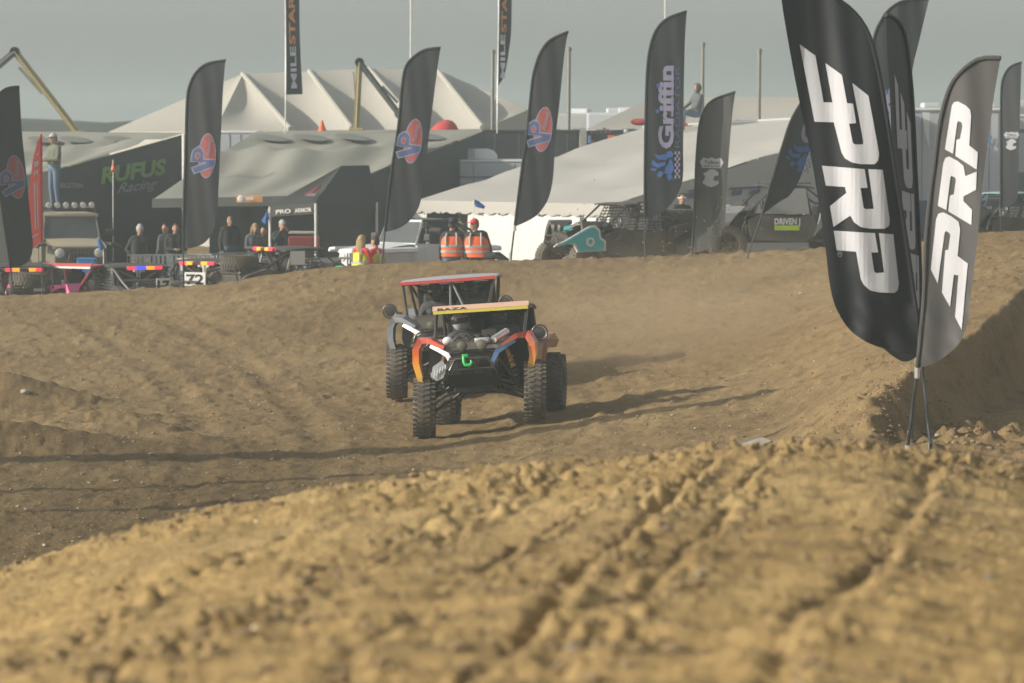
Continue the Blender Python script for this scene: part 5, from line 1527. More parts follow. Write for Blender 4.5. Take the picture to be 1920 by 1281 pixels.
# ---- black awning with green lettering
o0 = P(220, 400, 112); o0.z = gz(o0.x, o0.y); L = lambda p: Vector(p) - o0
t = thing('team_awning', 'grey roofed team awning with black side wall lettered in green', 'awning', o0)
A, Bq, C_, Dq = P(-70, 246, 122), P(346, 249, 119), P(100, 318, 110), P(-90, 352, 111)
def afold(u, v): return 0.05 * math.sin(u * 22) * v * (1 - v) * 4 + (0.12 * math.exp(-((v - 0.45 - 0.25 * u) / 0.06) ** 2))
b = MB(); patch(b, L(Dq), L(C_), L(Bq), L(A), 24, 16, 0.12, 0.01, 4, afold); b.obj('roof', M_AWNING, t, True)
wl = [L(Bq) + Vector((0, -.05, -.05)), L(C_) + Vector((0, -.05, -.05))]
b = MB(); b.slab([wl[1], wl[0], Vector((wl[0].x, wl[0].y, 0)), Vector((wl[1].x, wl[1].y, 0))], 0.05); wall = b.obj('side_wall', M_BLACKWALL, t)
b = MB(); b.slab([L(Dq), wl[1], Vector((wl[1].x, wl[1].y, 0)), Vector((L(Dq).x, L(Dq).y, 0))], 0.05); b.obj('back_wall', M_BLACKWALL, t)
def wallpt(px, py):
    """point of the photograph on the awning's side wall"""
    u = (px - 100) / 246.0; D = 110 + 9 * u - 0.12
    return P(px, py, D)
a_, c_ = wallpt(181, 344), wallpt(303, 326)
flatprint('green_lettering', 'RUFUS', wall, a_, c_, (0, 0, 1), 0.40, M_GREENINK, 0.04, 0.12, 0.12, o0)
a_, c_ = wallpt(212, 362), wallpt(288, 352)
flatprint('script_lettering', 'Racing', wall, a_, c_, (0, 0, 1), 0.26, M_GREYINK, 0.0, 0.12, 0.5, o0)
a_, c_ = wallpt(104, 352), wallpt(147, 352)
flatprint('small_lettering', 'BILSTEIN', wall, a_, c_, (0, 0, 1), 0.12, M_LILACINK, 0.03, 0.12, 0.0, o0)
for u in (.42, .58, .80):
    v = .80; c_ = L(Dq) * (1 - u) * (1 - v) + L(C_) * u * (1 - v) + L(Bq) * u * v + L(A) * (1 - u) * v
    b = MB(); b.ell(c_ + Vector((0, 0, .03)), (.40, .75, .012), 16, 6, rot=(0.11, 0, 0.4)); b.obj('roof_vent_or_shade', mat('roof_shade_grey', (0.17, 0.175, 0.15), 0.85), t, True)  # dark ovals: shadow pockets of the sagging cloth, painted as thin patches
b = MB(); q = P(345, 252, 112); b.tube([Vector((q.x, q.y, o0.z - 0.1)) - o0, q - o0], 0.055, 8); b.obj('corner_pole', M_WHITEMAST, t)

# ---- second awning with pale fold
o0 = P(560, 400, 114); o0.z = gz(o0.x, o0.y); L = lambda p: Vector(p) - o0
t = thing('team_awning', 'wide grey green awning with a pale sunlit fold across its roof', 'awning', o0)
def afold2(u, v): return 0.04 * math.sin(u * 26 + 3 * v) * v * (1 - v) * 4 + 0.5 * max(0, 1 - abs(v - 0.52 - 0.05 * math.sin(u * 9)) / 0.16) * (0.4 + 0.6 * math.sin(math.pi * u))
b = MB(); patch(b, L(P(285, 375, 108)), L(P(600, 366, 108)), L(P(905, 243, 121)), L(P(480, 247, 121)), 40, 26, 0.1, 0.006, 5, afold2); b.obj('roof', M_AWNING, t, True)
b = MB(); b.slab([L(P(285, 373, 107.9)), L(P(600, 366, 107.9)), L(P(600, 384, 107.9)), L(P(285, 390, 107.9))], 0.04); fa = b.obj('fascia', mat('awning_fascia', (0.13, 0.135, 0.125), 0.8), t)
b = MB(); b.slab([L(P(906, 246, 121.2)), L(P(600, 368, 108.2)), Vector((L(P(600, 368, 108.2)).x, L(P(600, 368, 108.2)).y, 0)), Vector((L(P(906, 246, 121.2)).x, L(P(906, 246, 121.2)).y, 0))], 0.05); b.obj('side_wall', M_BLACKWALL, t)
for u in (.13, .31, .50, .84):
    v = .86; c_ = L(P(285, 375, 108)) * (1 - u) * (1 - v) + L(P(600, 366, 108)) * u * (1 - v) + L(P(905, 243, 121)) * u * v + L(P(480, 247, 121)) * (1 - u) * v
    b = MB(); b.ell(c_ + Vector((0, 0, .06)), (.42, .8, .012), 16, 6, rot=(0.117, 0, 0.4)); b.obj('roof_vent_or_shade', mat('roof_shade_grey', (0.17, 0.175, 0.15), 0.85), t, True)  # painted shade again: dark ovals for the dips in this roof
b = MB(); b.slab([L(P(443, 366, 107.7)), L(P(492, 366, 107.7)), L(P(492, 380, 107.7)), L(P(443, 380, 107.7))], 0.03); sg = b.obj('sponsor_sign', mat('orange_sign', (0.72, 0.36, 0.14), 0.6, var=0.2), fa)
b = MB(); b.ell(L(P(452, 373, 107.62)), (.09, .02, .09)); b.obj('sign_roundel', M_PLATE, sg)
b = MB(); b.slab([L(P(458, 369, 107.62)), L(P(475, 369, 107.62)), L(P(475, 375, 107.62)), L(P(458, 375, 107.62))], 0.01); b.obj('sign_patch', M_PLATE, sg)

# ---- trailers
def box_trailer(label, px0, px1, py_top, D, side, skirt=None, skirt_py=None, depth=2.5, yaw=0.0, stripe=None, roofm=M_TRAILERWHITE, name='box_trailer', extras=None):
    a_, c_ = P(px0, py_top, D), P(px1, py_top, D)
    W = c_.x - a_.x; zg = gz((a_.x + c_.x) / 2, D); H = a_.z - zg
    t = thing(name, label, 'trailer', ((a_.x + c_.x) / 2, D, zg), (0, 0, yaw), 'trailers parked in the paddock')
    b = MB(); b.rbox((0, depth / 2, H / 2 + 0.2), (W, depth, H - 0.4), 0.06); body = b.obj('body', side, t)
    b = MB(); b.rbox((0, depth / 2, H + 0.012), (W + 0.04, depth + 0.04, 0.07), 0.02); b.obj('roof', roofm, t)
    if stripe:
        for z0, hh in stripe:
            b = MB(); b.box((0, -0.008, H - z0), (W - 0.1, 0.012, hh)); b.obj('stripe', M_STRIPE, body)
    if skirt:
        zz = P(px0, skirt_py, D).z - zg
        b = MB(); b.box((0, -0.012, zz / 2 + 0.25), (W - 0.02, 0.02, zz - 0.3)); b.obj('skirt', skirt, body)
    n = max(4, int(W / 1.2))
    for k in range(n):
        b = MB(); b.box((-W / 2 + (k + 0.5) * W / n, -0.004, H / 2 + 0.3), (0.02, 0.01, H - 0.7)); b.obj('panel_seam', M_STRIPE, body)
    for sx in (-0.18, 0.05):
        for yy in (0.18, depth - 0.18):
            e = sub('wheel', t); e.location = (sx * W, yy, 0.38); e.rotation_euler = (0, 0, R(90))
            link('tyre', tyre_mesh(0.38, 0.24, M_RUBBER_CLEAN), e); link('rim', rim_mesh(0.38, 0.24, M_RIMGREY), e)
    return t, H, W
t, H, W = box_trailer('long pale blue grey camper trailer with rounded air conditioner on its roof', 694, 1004, 303, 119, M_TRAILER, stripe=((0.42, 0.05), (0.62, 0.02)), name='camper_trailer')
o0 = t.location
b = MB(); c_ = P(900, 288, 120) - o0
prof = [(-0.46, -0.14), (-0.44, 0.12), (-0.1, 0.13), (0.2, 0.13), (0.36, 0.08), (0.46, -0.02), (0.47, -0.14)]
b.prism([c_ + Vector((x, -.35, z)) for x, z in prof], (0, .7, 0)); ac = b.obj('air_conditioner', M_AC, t)
for k in range(6):
    b = MB(); b.box(c_ + Vector((-0.28, -.356, -0.10 + 0.04 * k)), (0.30, 0.012, 0.012)); b.obj('grille_slat', M_STRIPE, ac)
b = MB(); c_ = P(843, 297, 120) - o0; b.lathe([(0.12, -0.02), (0.12, 0.07), (0.14, 0.09), (0.05, 0.13)], c_, 'Z', 14); b.obj('roof_vent_or_shade', M_AC, t, True)
b = MB(); c_ = P(810, 302, 120) - o0; b.rbox(c_, (0.34, 0.34, 0.06), 0.02); b.obj('roof_hatch', M_AC, t)
b = MB(); a_ = P(708, 318, 118.96) - o0; b.slab([a_, a_ + Vector((0.30, 0, 0)), a_ + Vector((0.30, 0, -1.5)), a_ + Vector((0, 0, -1.5))], 0.02); b.obj('side_door', mat('beige_door', (0.42, 0.40, 0.33), 0.6), t)
t, H, W = box_trailer('tall black trailer standing between the camper trailer and the white tent', 905, 1086, 247, 124, M_BLACKWALL, roofm=M_BLACKWALL)
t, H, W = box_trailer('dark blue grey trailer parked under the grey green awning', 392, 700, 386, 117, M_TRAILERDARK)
b = MB(); c_ = P(460, 400, 116.9) - t.location; b.lathe([(0.16, 0.0), (0.15, -0.05), (0.05, -0.06)], c_, 'Y', 18); b.obj('hatch', M_BLACKPLASTIC, t)
t, H, W = box_trailer('pale trailer half hidden behind the flag with a grey upper side', 400, 482, 249, 124, M_TRAILER)
t, H, W = box_trailer('big pale race trailer with blue skirt and a blue letter R', 1708, 1876, 206, 119, M_TRAILER, skirt=M_TRAILERBLUE, skirt_py=383, stripe=((0.05, 0.06),))
a_ = P(1815, 271, 118.95); flatprint('lettering', 'R', [c for c in t.children if c.name.startswith('body')][0], P(1841, 272, 118.95), P(1861, 272, 118.95), (0, 0, 1), 0.27, M_SKYBLUEINK, 0.03, 0.01, 0.25, t.location)
b = MB(); b.slab([P(1729, 211, 118.8) - t.location, P(1743, 211, 118.8) - t.location, P(1743, 277, 118.8) - t.location, P(1735, 255, 118.8) - t.location], 0.02); b.obj('folded_awning', M_TRAILERWHITE, t)
b = MB(); c_ = P(1853, 190, 119.6) - t.location; b.rbox(c_ + Vector((0, 0, -.1)), (0.3, 0.3, 0.1), 0.02); b.obj('roof_box', M_AC, t)
t, H, W = box_trailer('grey trailer at the far end of the row behind the slim bear head flag', 1885, 2050, 218, 121, M_TRAILER, stripe=((0.4, 0.1),), skirt=M_STRIPE, skirt_py=330)
t, H, W = box_trailer('beige trailer end with pale roof rim behind the big lettered flags', 1660, 1706, 212, 118, mat('beige_trailer', (0.42, 0.41, 0.35), 0.5))

# ---- white tent with open doorway
o0 = P(1145, 480, 106); o0.z = gz(o0.x, o0.y); L = lambda p: Vector(p) - o0
t = thing('frame_tent', 'large white frame tent with sunlit wall, dark doorway and shaded gable', 'tent', o0)
E1, E2, R1, R2 = P(772, 379, 110.5), P(1145, 385, 106), P(1205, 241, 119), P(1690, 214, 118)
def tfold(u, v): return 0.035 * math.sin(u * 13 + 2 * v) * v * (1 - v) * 4 - 0.05 * math.exp(-((v - 0.3 + 0.05 * math.sin(u * 12)) / 0.05) ** 2) - 0.06 * math.exp(-((v - 0.62 + 0.06 * math.sin(u * 7)) / 0.05) ** 2)
b = MB(); patch(b, L(E1), L(E2), L(R2), L(R1), 40, 26, 0.12, 0.006, 9, tfold); b.obj('roof', M_TENTWHITE, t, True)
for k in ():
    b = MB(); u = k / 7; a_, c_ = L(E1).lerp(L(E2), u), L(R1).lerp(L(R2), u); b.tube([a_.lerp(c_, v) + Vector((0, 0, .02 - .12 * 16 * u * (1 - u) * v * (1 - v) * 1.0 + tfold(u, v))) for v in [q / 16 for q in range(17)]], .010, 5); b.obj('roof_seam', mat('seam_tape', (.50, .49, .46), .6), t, True)
# walls in panels: door opening between two of them
def wpt(u, z): # along the front wall from E2 (u=0) to E1 (u=1)
    p = L(E2).lerp(L(E1), u); return Vector((p.x, p.y, z))
ze = L(E2).z
def uu(px):
    lo, hi = 0.0, 1.0
    for _ in range(30):
        m_ = (lo + hi) / 2; q = L(E2).lerp(L(E1), m_) + o0
        if 960 + q.x / q.y * F > px: lo = m_
        else: hi = m_
    return lo
for (pa, pb) in ((1145, 1060), (1060, 968), (968, 877), (800, 772)):
    b = MB(); ua, ub = uu(pa), uu(pb); n = 14
    rows = [[wpt(ua + (ub - ua) * k / n, z) + Vector((0, 0.02 * math.sin(k * 2.1) * (z < ze * 0.9), 0)) for k in range(n + 1)] for z in (0, ze * .5, ze - .05)]
    b.grid(rows); b.obj('wall_panel', M_TENTWALL, t, True)
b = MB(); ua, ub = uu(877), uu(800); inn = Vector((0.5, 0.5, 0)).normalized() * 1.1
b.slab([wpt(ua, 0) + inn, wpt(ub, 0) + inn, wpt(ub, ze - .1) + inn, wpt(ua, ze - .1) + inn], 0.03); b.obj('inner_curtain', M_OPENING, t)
b = MB(); n = 48; out = Vector((-0.5, -0.5, 0)).normalized() * 0.05
rows = [[wpt(k / n, ze + 0.03) + out for k in range(n + 1)], [wpt(k / n, ze - 0.24 - 0.05 * abs(math.sin(k * math.pi / 3))) + out for k in range(n + 1)]]
b.grid(rows); val = b.obj('valance', M_TENTWHITE, t, True)
for k in range(10):
    b = MB(); b.ell(wpt(0.04 + k * 0.1, ze - 0.27) + out * 1.4, (0.03, 0.02, 0.03), 8, 6); b.obj('eyelet', M_STRIPE, val)
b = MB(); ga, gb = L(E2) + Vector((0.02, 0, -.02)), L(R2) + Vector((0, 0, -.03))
b.slab([ga, gb, Vector((gb.x, gb.y, 0)), Vector((ga.x, ga.y, 0))], 0.04); gab = b.obj('gable_wall', M_SHADEGABLE, t)
def gpt(px, py):
    lo, hi = 0.0, 1.0
    for _ in range(30):
        m_ = (lo + hi) / 2; q = ga.lerp(gb, m_) + o0
        if 960 + q.x / q.y * F < px: lo = m_
        else: hi = m_
    q = ga.lerp(gb, lo) + o0
    return P(px, py, q.y) - o0 + Vector((0.03, -0.05, 0))
for poly in ([(1366, 352), (1442, 348), (1442, 351), (1366, 355.5)], [(1375, 357), (1390, 356), (1387, 365), (1368, 366.5)], [(1408, 356), (1424, 355), (1420, 363), (1403, 365)], [(1282, 364), (1300, 360), (1300, 371), (1282, 372)], [(1290, 357), (1304, 355), (1304, 358), (1290, 360)]):
    b = MB(); b.prism([gpt(*p) for p in poly], (0.01, -0.015, 0)); b.obj('blue_print', M_BLUEINK, gab)
b = MB(); b.tube([L(R1) + Vector((0, 0, .02)), L(R2) + Vector((0, 0, .02))], 0.05, 8); rg = b.obj('ridge_trim', M_TRAILERWHITE, t)
for px, py in ((1285, 234), (1384, 228)):
    b = MB(); q = P(px, py, 118.7) - o0; b.ell(q, (.07, .05, .05)); b.obj('ridge_marker', M_ORANGECONE, rg)

# ---- pale tent roof behind with a dark stall under it
o0 = P(1250, 300, 132); o0.z = gz(o0.x, o0.y); L = lambda p: Vector(p) - o0
t = thing('stall_tent', 'pale roofed stall tent with dark front full of small coloured goods', 'tent', o0)
b = MB(); patch(b, L(P(1098, 243, 128)), L(P(1505, 232, 128)), L(P(1505, 181, 140)), L(P(1218, 184, 140)), 20, 12, 0.2, 0.006, 11); b.obj('roof', M_TENTFAR, t, True)
b = MB(); b.slab([L(P(1099, 245, 128)), L(P(1400, 238, 128)), L(P(1400, 330, 128)), L(P(1099, 330, 128))], 0.05); fr = b.obj('front', M_BLACKWALL, t)
b = MB(); b.slab([L(P(1088, 238, 127.9)), L(P(1100, 244, 127.9)), L(P(1100, 330, 127.9)), L(P(1088, 330, 127.9))], 0.05); b.obj('corner_sheet', M_TENTFAR, t)
rng = random.Random(5)
for (px, py, w, h, m) in ((1147, 264, 14, 20, M_ORANGECONE), (1106, 262, 6, 14, M_SKYBLUEINK), (1112, 267, 7, 6, M_REDINK), (1165, 255, 10, 4, M_SKYBLUEINK), (1173, 246, 7, 7, M_PLATE), (1180, 252, 12, 12, M_AWNING), (1136, 248, 4, 4, M_REDINK), (1128, 248, 4, 4, M_REDINK), (1144, 247, 4, 4, M_REDINK), (1163, 261, 7, 4, M_REDINK), (1110, 249, 4, 4, M_REDINK), (1133, 241, 7, 3, M_STRIPE)):
    c_ = P(px, py, 127.8) - o0; s = 128 / F
    b = MB(); b.rbox(c_, (w * s, 0.05, h * s), 0.02); b.obj('goods', m, fr)
b = MB(); c_ = P(1200, 229, 126.5) - o0; b.ell(c_, (.28, .1, .1)); b.obj('red_awning_spot', M_REDCLOTH, t, True)

# ---- black pop-up canopy
o0 = P(600, 480, 104.5); o0.z = gz(o0.x, o0.y); L = lambda p: Vector(p) - o0
t = thing('popup_canopy', 'black pop-up canopy on pale legs with white lettering on its valance', 'canopy', o0)
e = [P(506, 386, 103.2), P(592, 380, 102.2), P(706, 378, 104.2), P(640, 384, 106.6)]
pk = [P(640, 311, 104.6), P(692, 310, 105.2)]
for nm, q in (('roof_panel', (e[0], e[1], pk[0], pk[0] + Vector((0, 0.03, 0)))), ('roof_panel', (e[1], e[2], pk[1], pk[0])), ('roof_panel', (e[2], e[3], pk[1] + Vector((0, .03, 0)), pk[1])), ('roof_panel', (e[3], e[0], pk[0] + Vector((0, .05, 0)), pk[1] + Vector((0, .05, 0))))):
    b = MB(); patch(b, *[L(x_) for x_ in q], 8, 8, 0.08, 0.004); b.obj(nm, M_BLACKWALL, t, True)
for k in range(4):
    b = MB(); a_, c_ = L(e[k]), L(e[(k + 1) % 4]); dn = Vector((0, 0, -0.26))
    b.slab([a_, c_, c_ + dn, a_ + dn], 0.02); vl = b.obj('valance', M_BLACKWALL, t)
    if k == 0:
        flatprint('lettering', 'PRO', vl, e[0].lerp(e[1], .15) + Vector((0, -.03, -.2)), e[0].lerp(e[1], .48) + Vector((0, -.03, -.2)), (0, 0, 1), 0.095, M_PALELETTER, 0.03, 0.03, 0, o0)
        flatprint('lettering', 'ARMOR', vl, e[0].lerp(e[1], .56) + Vector((0, -.03, -.2)), e[0].lerp(e[1], .93) + Vector((0, -.03, -.2)), (0, 0, 1), 0.095, M_PALELETTER, 0.03, 0.03, 0, o0)
        b = MB(); q = [P(570, 368, 102.5), P(604, 346, 103.2), P(603, 353, 103.1), P(582, 369, 102.4)]; b.prism([L(x_) + Vector((-.02, -.06, .02)) for x_ in q], (0, -.01, 0)); b.obj('red_mark', M_REDINK, t)
        b = MB(); q = [P(578, 366, 102.3), P(594, 364, 102.5), P(592, 369, 102.4), P(576, 370, 102.3)]; b.prism([L(x_) + Vector((-.02, -.10, .02)) for x_ in q], (0, -.01, 0)); b.obj('white_mark', M_PLATE, t)
    b = MB(); b.tube([Vector((a_.x, a_.y, a_.z - .02)), Vector((a_.x, a_.y, 0))], 0.032, 8); b.obj('leg', M_WHITEMAST, t)
b = MB(); b.slab([L(e[1]) + Vector((0.1, 0.02, -.26)), L(e[2]) + Vector((-.05, .02, -.26)), Vector((L(e[2]).x - .05, L(e[2]).y, 0)), Vector((L(e[1]).x + .1, L(e[1]).y, 0))], 0.02); b.obj('side_sheet', M_BLACKWALL, t)
b = MB(); b.rbox(L(P(567, 436, 104.4)), (0.62, 0.6, 0.05), 0.01); tb = b.obj('table_top', mat('folding_table', (0.5, 0.48, 0.42), 0.6), t)
b = MB(); b.rbox(L(P(580, 455, 105.5)), (1.0, 0.3, 0.3), 0.03); b.obj('red_cloth', mat('dull_red_cloth', (0.25, 0.04, 0.04), 0.8), t)
# person standing on a flatbed beside the canopy
dz = P(650, 352, 106.4)
ft = thing('flatbed_trailer', 'low flatbed trailer carrying a standing person beside the black canopy', 'trailer', (dz.x, 106.6, gz(dz.x, 106.6)))
fz = dz.z - 1.76 - ft.location.z
b = MB(); b.rbox((0, 0, fz - 0.05), (1.5, 2.4, 0.1), 0.02); b.obj('deck', M_TRAILERDARK, ft)
for sx in (-0.85, 0.85):
    e_ = sub('wheel', ft); e_.location = (sx, 0.2, 0.34); link('tyre', tyre_mesh(0.34, 0.2, M_RUBBER_CLEAN), e_); link('rim', rim_mesh(0.34, 0.2, M_RIMGREY), e_)
b = MB(); b.rbox((0, 0.2, 0.36), (1.6, 0.1, 0.1), 0.02); b.rbox((0, 0, fz * 0.62), (0.5, 1.6, max(0.1, fz - 0.5)), 0.02); b.obj('axle', M_DARKMETAL, ft)
person('person in grey sweatshirt standing high on the flatbed beside the black canopy', (dz.x, 106.4, dz.z - 1.76), 0.7, arms='pockets', top=M_GREYCOAT, legs=M_DARKTROUSERS, group=GPEO)
# person seated on the white tent's ridge
sz = P(1306, 212, 118.4)
person('person in grey hooded top and jeans sitting on the white tent roof', (sz.x, 118.4, sz.z - 0.12), -1.2, pose='sit', arms='knees', top=M_GREYCOAT, legs=M_JEANS, hood=True, group=GPEO, lean=0.15)

# ---- boom lifts
def boom_lift(label, D, pts, w, rot=0):
    base = P(pts[-1][0], pts[-1][1], D); zg = gz(base.x, D)
    t = thing('boom_lift', label, 'lift', (base.x, D, zg), (0, 0, 0), 'boom lifts behind the tents')
    o0 = Vector((base.x, D, zg))
    q = [P(x, y, D) - o0 for x, y in pts]
    for k in range(len(q) - 1):
        d = (q[k + 1] - q[k]).normalized(); n = Vector((d.z, 0, -d.x))
        b = MB()
        for yy in (-.1, .1): b.prism([q[k] + n * w[k] + Vector((0, yy, 0)), q[k + 1] + n * w[k] + Vector((0, yy, 0)), q[k + 1] - n * w[k] + Vector((0, yy, 0)), q[k] - n * w[k] + Vector((0, yy, 0))], (0, .07, 0))
        b.tube([q[k] + Vector((0, -.14, 0)), q[k + 1] + Vector((0, -.14, 0))], w[k] * 0.35, 6)
        b.obj('boom', M_BOOMYELLOW if k % 2 else M_BOOMDARK, t)
        b = MB(); m_ = q[k].lerp(q[k + 1], .5); b.tube([q[k].lerp(q[k + 1], .15) + n * w[k] * 2.0, m_ + n * w[k] * 1.2], w[k] * 0.45, 8); b.obj('ram', M_STEEL, t)
    for p in q[:-1][:2] + [q[1]]:
        b = MB(); b.lathe([(w[0] * 1.5, -.16), (w[0] * 1.5, .16)], p, 'Y', 12); b.obj('pivot', M_BOOMDARK, t)
    b = MB(); b.rbox((q[-1].x, 0, q[-1].z / 2 + .3), (0.5, .5, max(.4, q[-1].z - .6)), .05); b.obj('turret', M_BOOMYELLOW, t)
    b = MB(); b.rbox((q[-1].x, 0, .55), (2.2, 1.6, .4), .06); b.obj('chassis', M_BOOMYELLOW, t)
    for sx in (-.8, .8):
        for sy in (-.8, .8):
            e_ = sub('wheel', t); e_.location = (q[-1].x + sx, sy, .4); e_.rotation_euler = (0, 0, R(90)); link('tyre', tyre_mesh(.4, .28, M_RUBBER_CLEAN), e_); link('rim', rim_mesh(.4, .28, M_RIMGREY), e_)
    return t
boom_lift('dull yellow boom lift with its folded arm raised above the black awning', 138, [(-60, 172), (28, 97), (143, 246)], (0.10, 0.10))
boom_lift('slim grey boom lift bent to a point before the cream peaked tent', 132, [(748, 214), (674, 117), (668, 240)], (0.09, 0.09))

# ---- steel posts and masts
for k, (px, y0, y1, w, D, m, lab) in enumerate(((923, 97, 242, .055, 126, M_STEELPOST, 'weathered steel post standing next to the curved orange lettered banner'), (1066, 92, 246, .055, 126, M_STEELPOST, 'dark steel post rising beside the oval emblem flag of the red capped marshal'),
        (1317, 83, 218, .05, 126, M_STEELPOST, 'pale weathered post rising behind the hooded person on the tent'), (1423, 95, 222, .055, 126, M_STEELPOST, 'dark steel post between the charcoal bear flag and the leaning flag'),
        (770, -60, 112, .04, 165, M_WHITEMAST, 'tall thin white mast rising behind the flag near the camper trailer'), (1247, -60, 60, .04, 165, M_WHITEMAST, 'tall thin white mast rising behind the lilac lettered flag'))):
    top = P(px, y0, D); zg = gz(top.x, D)
    t = thing('mast' if m is M_WHITEMAST else 'steel_post', lab, 'post', (top.x, D, zg), (0, 0, 0), 'posts and masts in the paddock')
    b = MB(); b.tube([(0, 0, -.2), (0, 0, (top.z - zg) * .5), (0.02, 0, top.z - zg)], [w, w, w * .9], 10); b.obj('shaft', m, t, True)
    b = MB(); b.lathe([(w * 1.3, -.06), (w * 1.3, .02), (w * .5, .06)], (0.02, 0, top.z - zg), 'Z', 10); b.obj('cap', M_STEELPOST, t, True)
    b = MB(); b.rbox((0, 0, .03), (.4, .4, .06), .01); b.obj('foot_plate', M_STEELPOST, t)

# ---- crowd barriers
def barrier_proto(white):
    t = thing('crowd_barrier', '', 'barrier')
    m = mat('white_picket', (0.66, 0.66, 0.62), 0.5, var=0.05) if white else mat('galvanised_tube', (0.36, 0.37, 0.36), 0.4, metal=0.4)
    W, H = 2.1, 1.08
    b = MB(); b.tube([(-W / 2, 0, .12), (-W / 2, 0, H), (W / 2, 0, H), (W / 2, 0, .12)], .02, 8, closed=True); b.obj('frame', m, t)
    for k in range(19):
        x = -W / 2 + W * (k + 1) / 20
        b = MB()
        if white: b.box((x, 0, .12 + (H - .12) / 2), (.066, .02, H - .14))
        else: b.tube([(x, 0, .12), (x, 0, H)], .012, 6)
        b.obj('bar', m, t)
    for sx in (-.7, .7):
        b = MB(); b.tube([(sx, -.28, .02), (sx, 0, .12), (sx, .28, .02)], .018, 6); b.obj('foot', m, t)
    return t
bars_ = []
for k, (px, D, rz, wh, lab) in enumerate(((322, 104, .12, True, 'white picket barrier behind the person in jeans and dark jacket'), (412, 102.5, -.3, True, 'white picket barrier in front of the bald person'), (452, 103.5, .9, False, 'grey tube barrier set at an angle beside the white pickets'),
        (590, 101.5, .05, False, 'grey tube barrier under the black canopy valance'), (648, 101.0, .6, False, 'grey tube barrier next to the kneeling yellow vests'), (545, 102, -.1, False, 'grey tube barrier in front of the person in the pale cap'))):
    p = barrier_proto(wh); x = (px - 960) / F * D
    p.location = (x, D, gz(x, D)); p.rotation_euler = (0, 0, rz); tag(p, lab, 'barrier', 'crowd barriers in the paddock')

# ---- far things: low ridge, campers on the horizon, cones, small flags
b = MB(); rows = []
for j, (yy, hh) in enumerate(((225, -4.0), (232, 0.35), (250, 0.6), (300, -4))):
    rows.append([Vector((x, yy + 6 * math.sin(x * .05), CZ + (hh if hh < 0 else hh * (0.6 if x < -5 else 0.25) - 0.75 + .12 * math.sin(x * .35) + .08 * math.sin(x * .9)))) for x in np.linspace(-140, 160, 121)])
b.grid(rows); hl = b.obj('hill', mat('dark_scrub_hill', (0.05, 0.055, 0.045), 0.9, var=0.3, scale=.3), None, True)
tag(hl, 'low dark ridge on the horizon beyond the tents', 'hill', kind='structure')
rng = random.Random(3)
for k, (px, py, w, h, D, lab) in enumerate(((1078, 207, 3.2, 1.5, 210, 'tiny pale camper on the horizon just behind the dark steel post'), (1130, 206, 6.0, 1.7, 215, 'long pale camper on the horizon beside the stall tent roof'), (1165, 205, 3.0, 1.2, 205, 'small grey camper on the horizon under the stall tent slope'),
        (1725, 196, 5.0, 1.3, 215, 'pale camper on the horizon above the big race trailer'), (1905, 192, 3.0, 2.0, 190, 'pale camper behind the slim bear head flag on the horizon'))):
    c_ = P(px, py, D); zg = gz(c_.x, D)
    t = thing('camper', lab, 'camper', (c_.x, D, zg), (0, 0, rng.uniform(-.5, .5)), 'campers far off on the horizon')
    H = c_.z - zg - 0.15
    b = MB(); b.rbox((0, 0, H / 2 + .3), (w, 2.2, H - .6), .1); b.obj('body', mat('far_camper_grey', (0.34, 0.35, 0.35), 0.5) if k != 2 else M_TRAILER, t)
    for q in range(2):
        b = MB(); b.rbox((-w * .25 + q * w * .4, -1.1, H - .9), (w * .2, .03, .4), .02); b.obj('window', M_STRIPE, t)
    b = MB(); b.rbox((w * .1, 0, H + .1), (.8, .8, .25), .05); b.obj('roof_unit', M_AC, t)
    for sx in (-.3, .3):
        e_ = sub('wheel', t); e_.location = (sx * w, -.9, .36); e_.rotation_euler = (0, 0, R(90)); link('tyre', tyre_mesh(.38, .24, M_RUBBER_CLEAN), e_); link('rim', rim_mesh(.38, .24, M_RIMGREY), e_)
def small_flag(label, D, pole, poly, m, cat='flag'):
    o0 = P(*pole[0], D); z0 = gz(o0.x, D)
    t = thing('small_flag', label, cat, (o0.x, D, z0), group='small flags in the paddock'); oo = Vector((o0.x, D, z0))
    b = MB(); b.tube([Vector((0, 0, -.05))] + [P(x, y, D) - oo for x, y in pole[1:]], .013, 6); b.obj('staff', M_WHITEMAST, t)
    n = len(poly); c_ = sum((P(x, y, D) for x, y in poly), Vector()) / n - oo
    b = MB(); b.add([P(x, y, D) - oo + Vector((0, .05 * math.sin(k * 2.0), 0)) for k, (x, y) in enumerate(poly)] + [c_ + Vector((0, -.06, 0))], [(k, (k + 1) % n, n) for k in range(n)]); b.obj('cloth', m, t, True)
    return t
small_flag('orange pennant on a thin staff in front of the green lettered wall', 105, [(212, 540), (212, 385), (212, 300)], [(211, 303), (219, 326), (208, 321)], M_ORANGECONE)
small_flag('small blue flag fluttering before the white tent wall', 97, [(884, 540), (886, 440), (889, 374)], [(887, 373), (897, 377), (910, 387), (907, 392), (892, 388)], M_BLUECLOTH)
small_flag('blue cloth flag hanging beside the tan topped truck', 100, [(196, 540), (194, 470), (183, 445)], [(182, 446), (190, 452), (197, 463), (189, 471), (183, 459)], M_BLUECLOTH)
small_flag('blue ribbon flag by the canopy leg above the dark haired person', 102, [(508, 540), (506, 420), (503, 392)], [(500, 395), (506, 401), (504, 412), (497, 421), (490, 414), (497, 404)], M_BLUECLOTH)
